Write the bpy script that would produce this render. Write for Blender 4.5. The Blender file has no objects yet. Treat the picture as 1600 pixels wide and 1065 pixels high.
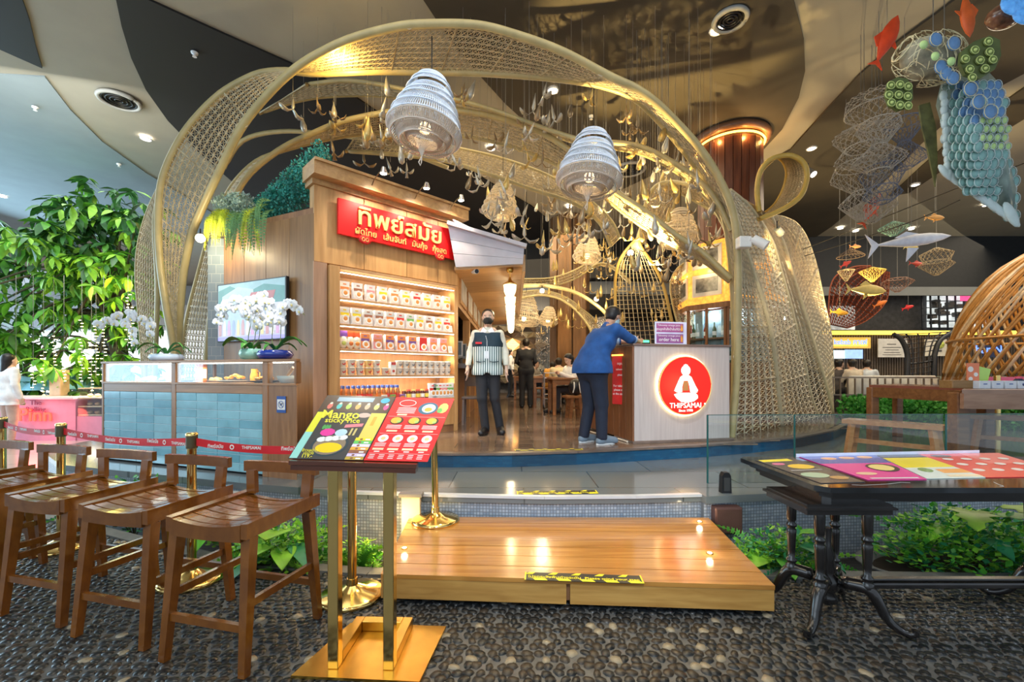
import bpy,math,random
import numpy as np
from mathutils import Vector,Matrix
random.seed(7)
SC=bpy.context.scene
COL=SC.collection
# ---------------------------------------------------------------- camera
F=680.0;H=1.33;CX=800.0;HY=583.0
cam=bpy.data.cameras.new('camera');camo=bpy.data.objects.new('camera',cam);COL.objects.link(camo)
camo.location=(0,0,H);camo.rotation_euler=(math.pi/2,0,0)
cam.sensor_width=36;cam.lens=36*F/1600;cam.shift_y=(HY-532.5)/1600;cam.clip_end=200;cam.clip_start=.05
SC.camera=camo
def P(px,py,d):return Vector(((px-CX)/F*d,d,H+(HY-py)/F*d))
def G(px,py,z=0.0):
    d=(H-z)*F/(py-HY);return Vector(((px-CX)/F*d,d,z))
# ---------------------------------------------------------------- world, exposure, room lights
SC.view_settings.view_transform='Standard';SC.view_settings.look='None'
SC.view_settings.exposure=0.4;SC.view_settings.gamma=1.0;SC.view_settings.use_curve_mapping=False
w=bpy.data.worlds.new('world');SC.world=w;w.use_nodes=True
bg=w.node_tree.nodes['Background'];bg.inputs[0].default_value=(.72,.86,1,1);bg.inputs[1].default_value=.62
def light(kind,loc,energy,col,size=.3,aim=None,sy=None,angle=None,blend=.5,name=None):
    l=bpy.data.lights.new(name or kind.lower()+'_light',kind);l.energy=energy;l.color=col
    if kind=='AREA':
        l.size=size
        if sy:l.shape='RECTANGLE';l.size_y=sy
    else:
        l.shadow_soft_size=size
    if kind=='SPOT':l.spot_size=math.radians(angle or 60);l.spot_blend=blend
    o=bpy.data.objects.new(l.name,l);COL.objects.link(o);o.location=loc
    if aim is not None:
        o.rotation_euler=(Vector(aim)-Vector(loc)).to_track_quat('-Z','Y').to_euler()
    return o
WARM=(1,.72,.38);WHITE=(1,.93,.82);COOL=(.6,.82,1)
# daylight from the glazed mall front on the left
light('AREA',(-15.5,8,3.0),900,(.55,.82,1),14,(0,8,2.6),4.5)
light('AREA',(-4,-3.5,3.6),120,(.75,.88,1),7,(-1,4,1.2),3)  # fill added from behind the camera, apart from the mall daylight
# soft ceiling light over the shop front and the dining room
light('AREA',(0,3.4,5.9),75,WHITE,6,(0,3.6,0),2.5)
light('AREA',(.8,9.5,5.7),190,(1,.8,.5),5,(.8,9.5,0),5)
light('AREA',(1.0,15,5.5),260,(1,.78,.48),6,(1,15,0),5)
light('AREA',(10,9,5.6),230,(1,.85,.62),7,(10,9,0),6)
light('AREA',(13,12.6,5.6),170,(1,.85,.62),9,(10,17,0),5)
light('AREA',(-9,8,5.7),130,(.9,.97,1),6,(-9,8.5,0),5)
# warm up-lights that wash the ceiling and throw the lattice shadows on it
light('POINT',P(535,108,5.35),34,(1,.66,.18),.05)
light('SPOT',P(1000,470,6.6),1500,(1,.70,.26),.03,P(1035,80,6.3),angle=62,blend=.4)
light('SPOT',P(720,420,7.6),420,(1,.70,.28),.04,P(740,90,7.0),angle=110,blend=.7)
light('SPOT',P(1330,520,9.5),480,(1,.74,.36),.05,P(1330,150,8.5),angle=120,blend=.7)
light('SPOT',P(1225,520,5.6),22,(1,.8,.5),.05,P(1228,440,7.2),angle=60,blend=.8)
light('SPOT',P(1260,268,7.0),110,(1,.92,.82),.05,P(1230,560,7.2),angle=70,blend=.8)
light('SPOT',P(1100,60,3.6),170,(.92,.93,1),.06,P(1075,600,5.3),angle=46,blend=.8)
light('AREA',(.4,14.8,3.3),150,(1,.8,.55),2.0,(.3,18.5,2.3),.6)  # added fill that brightens the faceted back wall
for q_ in ((663,190,5.0),(920,265,5.7)):light('SPOT',(q_[0]/400-1.6,.2,5.9),330,(.80,.90,1),.06,P(*q_),angle=17,blend=.7)  # cool spots added from the front to brighten each white pendant
# foreground
light('SPOT',(.3,-.4,3.1),430,(.76,.88,1),.3,(.5,4.4,.35),angle=50,blend=1)  # front spot added to lift the blue riser and lower step
light('SPOT',(3.0,-.4,3.4),260,(.76,.88,1),.3,(3.0,3.8,.2),angle=46,blend=1)
light('AREA',(.2,1.2,3.9),24,(1,.86,.62),2.4,(.3,2.8,0),1.2)
light('POINT',P(612,822,3.3),7,(1,.66,.22),.03)
light('SPOT',(-.2,4.9,4.6),150,(1,.8,.48),.1,(.1,3.0,.2),angle=42,blend=.9)
light('SPOT',(1.6,4.9,4.6),110,(1,.8,.48),.1,(.9,3.0,.2),angle=36,blend=.9)
light('SPOT',P(700,150,3.6),120,(.9,.94,1),.08,P(740,590,6.0),angle=40,blend=.9)
light('SPOT',P(380,250,3.8),130,(.95,.95,1),.08,P(330,600,4.6),angle=62,blend=.9)
light('SPOT',(3.2,1.0,4.2),80,(.85,.93,1),.1,(3.0,3.1,.3),angle=66,blend=.9)
light('SPOT',(-1.6,.9,4.2),70,(1,.9,.75),.1,(-1.8,2.4,.3),angle=66,blend=.9)
# ---------------------------------------------------------------- materials
MATS={}
def _new(name):
    m=bpy.data.materials.new(name);m.use_nodes=True;nt=m.node_tree
    return m,nt,nt.nodes['Principled BSDF']
def M(name,col,rough=.5,metal=0,var=.1,scale=9,bump=0,emit=0,trans=0,alpha=1,coat=0,stretch=None,sub=0):
    if name in MATS:return MATS[name]
    m,nt,b=_new(name);N=nt.nodes;L=nt.links
    tc=N.new('ShaderNodeTexCoord');mp=N.new('ShaderNodeMapping');nz=N.new('ShaderNodeTexNoise')
    L.new(tc.outputs['Object'],mp.inputs[0]);L.new(mp.outputs[0],nz.inputs['Vector'])
    if stretch:mp.inputs['Scale'].default_value=stretch
    nz.inputs['Scale'].default_value=scale;nz.inputs['Detail'].default_value=4
    mx=N.new('ShaderNodeMix');mx.data_type='RGBA'
    rr=N.new('ShaderNodeMapRange');rr.inputs[1].default_value=.3;rr.inputs[2].default_value=.7
    L.new(nz.outputs[0],rr.inputs[0]);L.new(rr.outputs[0],mx.inputs[0])
    c=tuple(col[:3])
    mx.inputs[6].default_value=tuple(x*(1-var) for x in c)+(1,);mx.inputs[7].default_value=tuple(min(1,x*(1+var)) for x in c)+(1,)
    L.new(mx.outputs[2],b.inputs['Base Color'])
    b.inputs['Roughness'].default_value=rough;b.inputs['Metallic'].default_value=metal
    if coat:b.inputs['Coat Weight'].default_value=coat;b.inputs['Coat Roughness'].default_value=.08
    if trans:b.inputs['Transmission Weight'].default_value=trans
    if alpha<1:b.inputs['Alpha'].default_value=alpha
    if emit:L.new(mx.outputs[2],b.inputs['Emission Color']);b.inputs['Emission Strength'].default_value=emit
    if bump:
        bp=N.new('ShaderNodeBump');bp.inputs['Strength'].default_value=bump;bp.inputs['Distance'].default_value=.01
        L.new(nz.outputs[0],bp.inputs['Height']);L.new(bp.outputs[0],b.inputs['Normal'])
    MATS[name]=m;return m
def WOOD(name,c1,c2,rough=.4,stretch=(1.5,22,22),coat=0,scale=2.2):
    if name in MATS:return MATS[name]
    m,nt,b=_new(name);N=nt.nodes;L=nt.links
    tc=N.new('ShaderNodeTexCoord');mp=N.new('ShaderNodeMapping');nz=N.new('ShaderNodeTexNoise')
    oi=N.new('ShaderNodeObjectInfo');ad=N.new('ShaderNodeVectorMath');ad.operation='ADD'
    sc=N.new('ShaderNodeVectorMath');sc.operation='SCALE';sc.inputs[3].default_value=9.0
    cb=N.new('ShaderNodeCombineXYZ')
    for i in range(3):L.new(oi.outputs['Random'],cb.inputs[i])
    L.new(cb.outputs[0],sc.inputs[0])
    L.new(tc.outputs['Object'],ad.inputs[0]);L.new(sc.outputs[0],ad.inputs[1]);L.new(ad.outputs[0],mp.inputs[0])
    mp.inputs['Scale'].default_value=stretch;L.new(mp.outputs[0],nz.inputs['Vector'])
    nz.inputs['Scale'].default_value=scale;nz.inputs['Detail'].default_value=6;nz.inputs['Distortion'].default_value=.6
    cr=N.new('ShaderNodeValToRGB');cr.color_ramp.elements[0].position=.32;cr.color_ramp.elements[1].position=.68
    cr.color_ramp.elements[0].color=tuple(c1)+(1,);cr.color_ramp.elements[1].color=tuple(c2)+(1,)
    L.new(nz.outputs[0],cr.inputs[0])
    hv=N.new('ShaderNodeHueSaturation');mr=N.new('ShaderNodeMapRange');mr.inputs[3].default_value=.86;mr.inputs[4].default_value=1.12
    L.new(oi.outputs['Random'],mr.inputs[0]);L.new(mr.outputs[0],hv.inputs['Value']);L.new(cr.outputs[0],hv.inputs['Color'])
    L.new(hv.outputs[0],b.inputs['Base Color'])
    b.inputs['Roughness'].default_value=rough
    if coat:b.inputs['Coat Weight'].default_value=coat;b.inputs['Coat Roughness'].default_value=.12
    bp=N.new('ShaderNodeBump');bp.inputs['Strength'].default_value=.12;bp.inputs['Distance'].default_value=.004
    L.new(nz.outputs[0],bp.inputs['Height']);L.new(bp.outputs[0],b.inputs['Normal'])
    MATS[name]=m;return m
def TILES(name,c1,c2,mortar,w,h,rough=.4,gap=.002,vertical=True,offset=0.5,bump=.3,spread=0.0):
    if name in MATS:return MATS[name]
    m,nt,b=_new(name);N=nt.nodes;L=nt.links
    tc=N.new('ShaderNodeTexCoord');sp=N.new('ShaderNodeSeparateXYZ');cb=N.new('ShaderNodeCombineXYZ')
    L.new(tc.outputs['Object'],sp.inputs[0]);L.new(sp.outputs[0],cb.inputs[0]);L.new(sp.outputs[2 if vertical else 1],cb.inputs[1])
    bt=N.new('ShaderNodeTexBrick');L.new(cb.outputs[0],bt.inputs['Vector'])
    bt.inputs['Color1'].default_value=tuple(c1)+(1,);bt.inputs['Color2'].default_value=tuple(c2)+(1,);bt.inputs['Mortar'].default_value=tuple(mortar)+(1,)
    bt.inputs['Scale'].default_value=1;bt.inputs['Mortar Size'].default_value=gap
    bt.inputs['Brick Width'].default_value=w;bt.inputs['Row Height'].default_value=h;bt.offset=offset
    L.new(bt.outputs[0],b.inputs['Base Color']);b.inputs['Roughness'].default_value=rough
    bp=N.new('ShaderNodeBump');bp.inputs['Strength'].default_value=bump;bp.inputs['Distance'].default_value=.003;bp.invert=True
    L.new(bt.outputs['Fac'],bp.inputs['Height']);L.new(bp.outputs[0],b.inputs['Normal'])
    MATS[name]=m;return m
def GLASS(name,tint=(.9,.97,1),refl=.12):
    if name in MATS:return MATS[name]
    m,nt,b=_new(name);N=nt.nodes;L=nt.links;N.remove(b)
    out=N['Material Output'];t=N.new('ShaderNodeBsdfTransparent');g=N.new('ShaderNodeBsdfGlossy');mx=N.new('ShaderNodeMixShader')
    t.inputs[0].default_value=tuple(tint)+(1,);g.inputs['Roughness'].default_value=.02;g.inputs[0].default_value=(1,1,1,1)
    lw_=N.new('ShaderNodeLayerWeight');lw_.inputs[0].default_value=.25;pw_=N.new('ShaderNodeMath');pw_.operation='POWER';pw_.inputs[1].default_value=2.2
    L.new(lw_.outputs['Facing'],pw_.inputs[0]);fr=N.new('ShaderNodeMath');fr.operation='MULTIPLY_ADD';fr.inputs[1].default_value=.7;fr.inputs[2].default_value=refl*.35;L.new(pw_.outputs[0],fr.inputs[0])
    L.new(fr.outputs[0],mx.inputs[0]);L.new(t.outputs[0],mx.inputs[1]);L.new(g.outputs[0],mx.inputs[2]);L.new(mx.outputs[0],out.inputs[0])
    MATS[name]=m;return m
# ---------------------------------------------------------------- mesh helpers
def cat(p):
    """catmull-rom through control points"""
    return p
def curve(pts,n):
    p=[Vector(q) for q in pts]
    p=[p[0]*2-p[1]]+p+[p[-1]*2-p[-2]]
    o=[]
    for i in range(1,len(p)-2):
        a,b,c,d=p[i-1:i+3]
        for k in range(12):
            t=k/12
            o.append(.5*((2*b)+(c-a)*t+(2*a-5*b+4*c-d)*t*t+(3*b-a-3*c+d)*t**3))
    o.append(p[-2])
    L=[0]
    for i in range(1,len(o)):L.append(L[-1]+(o[i]-o[i-1]).length)
    r=[];j=0
    for k in range(n+1):
        s=L[-1]*k/n
        while j<len(L)-2 and L[j+1]<s:j+=1
        t=0 if L[j+1]==L[j] else (s-L[j])/(L[j+1]-L[j])
        r.append(o[j].lerp(o[j+1],min(1,max(0,t))))
    return r
def PC(pts,n):return curve([P(*q) for q in pts],n)
def basis(d):
    d=d.normalized();u=Vector((0,0,1)) if abs(d.z)<.95 else Vector((0,1,0))
    a=d.cross(u).normalized();b=a.cross(d).normalized();return a,b
class MB:
    def __init__(s):s.v=[];s.f=[];s.m=[];s.s=[];s.mi=0;s.X=None
    def add(s,vs,fs,smooth=False):
        n=len(s.v)
        if s.X is not None:vs=[s.X@Vector(v) for v in vs]
        s.v+=[tuple(v) for v in vs]
        for f in fs:s.f.append([i+n for i in f]);s.m.append(s.mi);s.s.append(smooth)
        return s
    def box(s,x0,x1,y0,y1,z0,z1):
        return s.add([(x0,y0,z0),(x1,y0,z0),(x1,y1,z0),(x0,y1,z0),(x0,y0,z1),(x1,y0,z1),(x1,y1,z1),(x0,y1,z1)],
                     [(3,2,1,0),(4,5,6,7),(0,1,5,4),(1,2,6,5),(2,3,7,6),(3,0,4,7)])
    def cb(s,x0,x1,y0,y1,z0,z1,c=.004):
        """box with chamfered vertical and top edges"""
        c=min(c,(x1-x0)*.45,(y1-y0)*.45,(z1-z0)*.45)
        def ring(z,k):return [(x0+k+(c-k),y0+k,z),(x1-c,y0+k,z),(x1-k,y0+c,z),(x1-k,y1-c,z),(x1-c,y1-k,z),(x0+c,y1-k,z),(x0+k,y1-c,z),(x0+k,y0+c,z)]
        vs=ring(z0,c*.6)+ring(z0+c,0)+ring(z1-c,0)+ring(z1,c*.6)
        fs=[tuple(range(7,-1,-1)),tuple(range(24,32))]
        for r in range(3):
            for i in range(8):j=(i+1) % 8;fs.append((r*8+i,r*8+j,r*8+8+j,r*8+8+i))
        return s.add(vs,fs)
    def beam(s,p0,p1,w,h,up=None,w1=None,h1=None):
        p0=Vector(p0);p1=Vector(p1);d=(p1-p0).normalized()
        if up is None:up=Vector((0,0,1)) if abs(d.z)<.9 else Vector((0,1,0))
        a=d.cross(Vector(up)).normalized();b=a.cross(d).normalized()
        w1=w if w1 is None else w1;h1=h if h1 is None else h1
        vs=[]
        for p,ww,hh in ((p0,w,h),(p1,w1,h1)):
            for i,j in ((-1,-1),(1,-1),(1,1),(-1,1)):vs.append(p+a*(i*ww/2)+b*(j*hh/2))
        return s.add(vs,[(0,1,2,3),(7,6,5,4),(0,4,5,1),(1,5,6,2),(2,6,7,3),(3,7,4,0)])
    def cone(s,p0,p1,r0,r1=None,n=12,caps=True):
        r1=r0 if r1 is None else r1;p0=Vector(p0);p1=Vector(p1);a,b=basis(p1-p0);vs=[]
        for p,r in ((p0,r0),(p1,r1)):
            for i in range(n):t=2*math.pi*i/n;vs.append(p+a*(r*math.cos(t))+b*(r*math.sin(t)))
        s.add(vs,[(i,i+n,(i+1) % n+n,(i+1) % n) for i in range(n)],n>5)
        if caps:
            s.add(vs[:n],[tuple(range(n))]);s.add(vs[n:],[tuple(range(n-1,-1,-1))])
        return s
    def tube(s,pts,r,n=8,closed=False,smooth=True):
        pts=[Vector(p) for p in pts];N=len(pts);rs=r if isinstance(r,(list,tuple)) else [r]*N
        vs=[];a=None
        for i in range(N):
            if closed:d=pts[(i+1) % N]-pts[i-1]
            else:d=pts[min(i+1,N-1)]-pts[max(i-1,0)]
            if d.length<1e-9:d=Vector((0,0,1))
            d.normalize()
            if a is None:a,b=basis(d)
            else:
                a=a-d*a.dot(d)
                if a.length<1e-6:a,b=basis(d)
                a.normalize();b=d.cross(a)
            for k in range(n):t=2*math.pi*k/n;vs.append(pts[i]+a*(rs[i]*math.cos(t))+b*(rs[i]*math.sin(t)))
        fs=[]
        for i in range(N if closed else N-1):
            j=(i+1) % N
            for k in range(n):l=(k+1) % n;fs.append((i*n+k,j*n+k,j*n+l,i*n+l))
        s.add(vs,fs,smooth and n>3)
        if not closed and n>3:s.add(vs[:n],[tuple(range(n))]);s.add(vs[-n:],[tuple(range(n-1,-1,-1))])
        return s
    def lathe(s,prof,c=(0,0,0),n=20,sx=1,sy=1,cap=True):
        vs=[]
        for r,z in prof:
            for i in range(n):t=2*math.pi*i/n;vs.append((c[0]+r*sx*math.cos(t),c[1]+r*sy*math.sin(t),c[2]+z))
        fs=[]
        for k in range(len(prof)-1):
            for i in range(n):j=(i+1) % n;fs.append((k*n+i,k*n+j,k*n+n+j,k*n+n+i))
        s.add(vs,fs,True)
        if cap:s.add(vs[:n],[tuple(range(n-1,-1,-1))]);s.add(vs[-n:],[tuple(range(n))])
        return s
    def ell(s,c,r,n=12,m=8,R=None):
        if not isinstance(r,(tuple,list)):r=(r,r,r)
        vs=[];c=Vector(c)
        for j in range(1,m):
            p=math.pi*j/m
            for i in range(n):
                t=2*math.pi*i/n;q=Vector((r[0]*math.sin(p)*math.cos(t),r[1]*math.sin(p)*math.sin(t),r[2]*math.cos(p)))
                vs.append(c+(R@q if R else q))
        q=Vector((0,0,r[2]));vs.append(c+(R@q if R else q));q=-q;vs.append(c+(R@q if R else q))
        T=len(vs)-2;fs=[]
        for i in range(n):
            j=(i+1) % n;fs.append((T,i,j));fs.append((T+1,(m-2)*n+j,(m-2)*n+i))
            for k in range(m-2):fs.append((k*n+i,k*n+n+i,k*n+n+j,k*n+j))
        return s.add(vs,fs,True)
    def prism(s,poly,z0,z1,X=None):
        n=len(poly);ar=sum(poly[i][0]*poly[(i+1) % n][1]-poly[(i+1) % n][0]*poly[i][1] for i in range(n))
        if ar<0:poly=poly[::-1]
        vs=[Vector((x,y,z0)) for x,y in poly]+[Vector((x,y,z1)) for x,y in poly]
        if X is not None:vs=[X@v for v in vs]
        return s.add(vs,[tuple(range(n-1,-1,-1)),tuple(range(n,2*n))]+[(i,(i+1) % n,(i+1) % n+n,i+n) for i in range(n)])
    def quad(s,a,b,c,d):return s.add([a,b,c,d],[(0,1,2,3)])
    def text(s,txt,X,size=.1,ext=.002,align='CENTER',sx=1.0,bold=0.0):
        vs,fs=text_geo(txt,size,ext,align,bold)
        return s.add([X@Vector((x*sx,y,z)) for x,y,z in vs],fs)
    def build(s,name,mat,parent=None,local=False,loc=None,kind=None):
        mats=mat if isinstance(mat,(list,tuple)) else [mat]
        me=bpy.data.meshes.new(name)
        vs=s.v
        if parent is not None and not local:
            rt=parent
            while rt.parent is not None:rt=rt.parent
            R=Matrix.Rotation(-rt.get('_rz',0.0),3,'Z');l=Vector(rt.get('_loc',(0,0,0)))
            vs=[R@(Vector(v)-l) for v in vs]
        elif parent is None:
            if loc is None:
                A=np.array(vs);loc=((A[:,0].min()+A[:,0].max())/2,(A[:,1].min()+A[:,1].max())/2,A[:,2].min())
            if not local:l=Vector(loc);vs=[Vector(v)-l for v in vs]
        me.from_pydata([tuple(v) for v in vs],[],s.f)
        for mm in mats:me.materials.append(mm)
        me.polygons.foreach_set('material_index',s.m);me.polygons.foreach_set('use_smooth',s.s)
        me.update()
        o=bpy.data.objects.new(name,me);COL.objects.link(o)
        if parent is not None:o.parent=parent
        else:o.location=loc;o['_loc']=tuple(loc);o['_rz']=0.0
        if kind:o['kind']=kind
        return o
TXT={}
def text_geo(txt,size,ext,align,bold):
    k=(txt,align,bold)
    if k not in TXT:
        cu=bpy.data.curves.new('t','FONT');cu.body=txt;cu.size=1;cu.align_x=align;cu.resolution_u=2;cu.offset=bold
        cu.fill_mode='BOTH';cu.extrude=.5
        o=bpy.data.objects.new('t',cu);COL.objects.link(o)
        dg=bpy.context.evaluated_depsgraph_get();me=o.evaluated_get(dg).to_mesh()
        TXT[k]=([tuple(v.co) for v in me.vertices],[tuple(p.vertices) for p in me.polygons])
        o.evaluated_get(dg).to_mesh_clear();bpy.data.objects.remove(o);bpy.data.curves.remove(cu)
    vs,fs=TXT[k]
    return [(x*size,y*size,(z+.5)*ext) for x,y,z in vs],fs
def tag(o,label=None,cat=None,group=None,kind=None):
    if label:o['label']=label
    if cat:o['category']=cat
    if group:o['group']=group
    if kind:o['kind']=kind
    return o
def thing(name,label,cat,loc=(0,0,0),rz=0.0,group=None):
    o=bpy.data.objects.new(name,None);o.empty_display_size=.1;COL.objects.link(o)
    o.location=loc;o.rotation_euler=(0,0,rz);o['_loc']=tuple(loc);o['_rz']=float(rz)
    return tag(o,label,cat,group)
KIDS={}
def copy_tree(o,parent=None,loc=None,rz=None,label=None):
    c=o.copy();COL.objects.link(c)
    if parent is not None:c.parent=parent
    if loc is not None:c.location=loc
    if rz is not None:c.rotation_euler=(0,0,rz)
    if label:c['label']=label
    for ch in o.children:copy_tree(ch,c)
    return c
def struct(name,mb,mat):return tag(mb.build(name,mat),kind='structure')
def LX(loc,rz=0,pitch=None):
    """matrix whose local x runs along the wall, y up the wall, z out of the wall (towards -y when rz=0)"""
    return Matrix.Translation(loc)@Matrix.Rotation(rz,4,'Z')@Matrix.Rotation(math.pi/2,4,'X')
ORD=['first','second','third','fourth','fifth','sixth','seventh','eighth','ninth','tenth','eleventh','twelfth','thirteenth','fourteenth','fifteenth','sixteenth','seventeenth','eighteenth','nineteenth','twentieth']
# ---------------------------------------------------------------- palette
bamboo=M('bamboo_paint',(.44,.36,.17),.38,var=.12,scale=5,bump=.1)
weavem=M('rattan_weave',(.50,.41,.25),.6,var=.25,scale=14)
weaved=M('rattan_weave_light',(.66,.59,.44),.6,var=.2,scale=14)
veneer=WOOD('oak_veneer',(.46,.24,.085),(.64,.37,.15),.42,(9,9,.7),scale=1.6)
veneer2=WOOD('walnut_veneer',(.22,.10,.045),(.34,.17,.075),.42,(9,9,.7),scale=1.6)
oakh=WOOD('oak_trim',(.40,.21,.08),(.56,.33,.135),.4,(1,9,9),scale=2)
stoolw=WOOD('stool_wood',(.145,.046,.007),(.215,.072,.010),.2,(4,9,4),coat=.5,scale=2.5)
deckw=WOOD('deck_wood',(.42,.17,.03),(.60,.28,.06),.2,(1.1,14,14),coat=.55,scale=1.7)
brass=M('polished_brass',(.80,.56,.20),.14,1,var=.06,scale=3)
brassd=M('brushed_brass',(.62,.38,.08),.28,1,var=.15,scale=6)
red=M('sign_red',(.78,.004,.006),.35,var=.03)
white=M('white_paint',(.82,.82,.80),.5,var=.04)
black=M('black_plastic',(.012,.012,.014),.35,var=.2)
gold=M('gold_letter',(.95,.66,.22),.3,.3,var=.05)
# ================================================================ SETTING
CZ=6.15
def slab_prism(name,poly,z0,z1,mat):
    mb=MB();mb.prism(poly,z0,z1);return struct(name,mb,mat)
Z1=.34;Z2=.49
grout=M('floor_grout',(.105,.107,.105),.5,var=.3,scale=20,bump=.3)
pebm=[M('pebble_black',(.010,.012,.014),.3,var=.4,scale=30,bump=.04),M('pebble_grey',(.022,.024,.025),.3,var=.4,scale=30,bump=.1),
        M('pebble_brown',(.036,.028,.021),.32,var=.3,scale=30,bump=.1),M('pebble_pale',(.30,.25,.17),.35,var=.3,scale=30)]
front_edge=[(-7.5,4.6),(-4.4,4.05),(-3.0,3.45),(-2.0,3.05),(-.95,2.88),(1.7,2.85),(3.2,2.80),(5.5,2.9),(9,3.2)]
floor=slab_prism('floor',front_edge+[(9,-3.5),(-7.5,-3.5)],-.2,-.006,grout)
def fy(x):
    for (a,ya),(b,yb) in zip(front_edge,front_edge[1:]):
        if a<=x<=b:return ya+(yb-ya)*(x-a)/(b-a)
    return 3
def pebble_geo(seed,n=9):
    r=random.Random(seed);k=[]
    for i in range(n):
        t=2*math.pi*i/n;q=1+r.uniform(-.14,.14);k.append((math.cos(t)*q,math.sin(t)*q))
    vs=[(x,y,0) for x,y in k]+[(x*.82,y*.82,.55) for x,y in k]+[(0,0,.72)]
    fs=[(i,(i+1) % n,(i+1) % n+n,i+n) for i in range(n)]+[(i+n,(i+1) % n+n,2*n) for i in range(n)]
    return vs,fs
PG=[pebble_geo(i) for i in range(12)]
pbmesh=[]
for gi,(vs,fs) in enumerate(PG):
    for mi,mm in enumerate(pebm):
        me=bpy.data.meshes.new('pebble');me.from_pydata(vs,[],fs);me.materials.append(mm)
        for p in me.polygons:p.use_smooth=True
        pbmesh.append(me)
cand=[]
st=.055;rp=random.Random(3);j=0;y=1.62
while y<4.6:
    x=-5.6+(st/2 if j % 2 else 0)
    while x<6.4:
        px=x+rp.uniform(-.013,.013);py_=y+rp.uniform(-.009,.009)
        if py_<fy(px)-.03 and abs(px)<py_*1.30+.1:
            a=rp.uniform(0,math.pi);L_=rp.uniform(.0275,.034);W_=L_*rp.uniform(.70,.92)
            u=rp.random();mi=0 if u<.55 else 1 if u<.86 else 2 if u<.985 else 3
            if py_<2.35 and -.6<px<1.2 and rp.random()<.5:mi=3 if rp.random()<.12 else 2
            cand.append((py_,px,a,L_,W_,mi,rp.randrange(12)))
        x+=st
    y+=st*.83;j+=1
cand.sort()
mb=MB()
near=[c for c in cand if -.3<c[1]<1.6 and c[0]>1.86][:300];ns=set(map(id,near))
for c in cand:
    py_,px,a,L_,W_,mi,gi=c
    if id(c) in ns:
        o=bpy.data.objects.new('pebble',pbmesh[gi*4+mi]);COL.objects.link(o);o.parent=floor
        o.location=(px-floor['_loc'][0],py_-floor['_loc'][1],-.012-floor['_loc'][2]);o.rotation_euler=(0,0,a);o.scale=(L_,W_,.021)
    else:
        vs,fs=PG[gi];ca,sa=math.cos(a),math.sin(a);mb.mi=mi
        mb.add([(px+vx*L_*ca-vy*W_*sa,py_+vx*L_*sa+vy*W_*ca,-.012+vz*.021) for vx,vy,vz in vs],fs,True)
tag(mb.build('pebble',pebm,floor),kind='stuff')
# kerb between pebbles and trough
mb=MB();kerb=M('pale_kerb',(.14,.14,.13),.55,var=.2,scale=12)
for (a,ya),(b,yb) in zip(front_edge,front_edge[1:]):mb.beam((a,ya+.03,-.02),(b,yb+.03,-.02),.10,.06)
struct('trim_kerb',mb,kerb)
troughm=TILES('trough_stone',(.035,.032,.028),(.07,.06,.05),(.012,.012,.012),.16,.05,.3,.006,vertical=False)
slab_prism('floor_trough',[(-9,2.2),(12,2.2),(12,7.5),(-9,7.5)],-.32,-.24,troughm)
# far mall floors
fm=TILES('mall_floor_tile',(.55,.40,.36),(.62,.46,.41),(.35,.28,.25),1.2,.8,.18,.006,vertical=False)
slab_prism('floor_mall',[(-30,4.7),(-5.1,4.7),(-5.1,24),(-30,24)],-.1,.0,fm)
fm2=TILES('dining_floor_tile',(.06,.065,.07),(.09,.09,.095),(.03,.03,.03),.6,.6,.18,.005,vertical=False)
slab_prism('floor_food_hall',[(6.2,7.2),(30,7.2),(30,26),(6.2,26)],-.1,.05,fm2)
# mid platform
edge1=[(-6.2,5.7),(-4.9,4.72),(-2.34,3.90),(-1.31,3.64),(-.53,3.56),(.26,3.50),(1.0,3.52),(1.55,3.57),(1.56,3.50),(2.33,3.62),(3.4,3.72),(5.2,4.0),(9,4.9)]
midm=TILES('wet_grey_stone',(.13,.15,.16),(.17,.19,.19),(.07,.08,.08),1.3,.62,.12,.006,vertical=False,bump=.15)
slab_prism('floor_lower_step',edge1+[(9,9),(-6.2,9)],Z1-.06,Z1,midm)
mosaic=TILES('grey_mosaic',(.24,.30,.38),(.44,.49,.55),(.15,.17,.20),.026,.026,.35,.003,offset=0.0)
mosw=TILES('beige_mosaic',(.30,.28,.24),(.46,.42,.36),(.15,.14,.12),.026,.026,.35,.003,offset=0.0)
def riser(name,edge,z0,z1,mat,inset=.03,th=.06):
    mb=MB()
    for a,b in zip(edge,edge[1:]):mb.add([(a[0],a[1]+inset,z0),(b[0],b[1]+inset,z0),(b[0],b[1]+inset,z1),(a[0],a[1]+inset,z1),(a[0],a[1]+inset+th,z0),(b[0],b[1]+inset+th,z0),(b[0],b[1]+inset+th,z1),(a[0],a[1]+inset+th,z1)],[(0,1,2,3),(5,4,7,6),(3,2,6,7),(4,5,1,0)])
    return struct(name,mb,mat)
riser('wall_lower_riser',edge1,-.3,Z1-.03,mosaic)
mb=MB();nose=M('step_nosing',(.62,.66,.70),.3,.2,var=.05)
for a,b in zip(edge1[3:7],edge1[4:8]):mb.beam((a[0],a[1]+.01,Z1-.008),(b[0],b[1]+.01,Z1-.008),.05,.022)
struct('trim_nosing',mb,nose)
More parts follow.
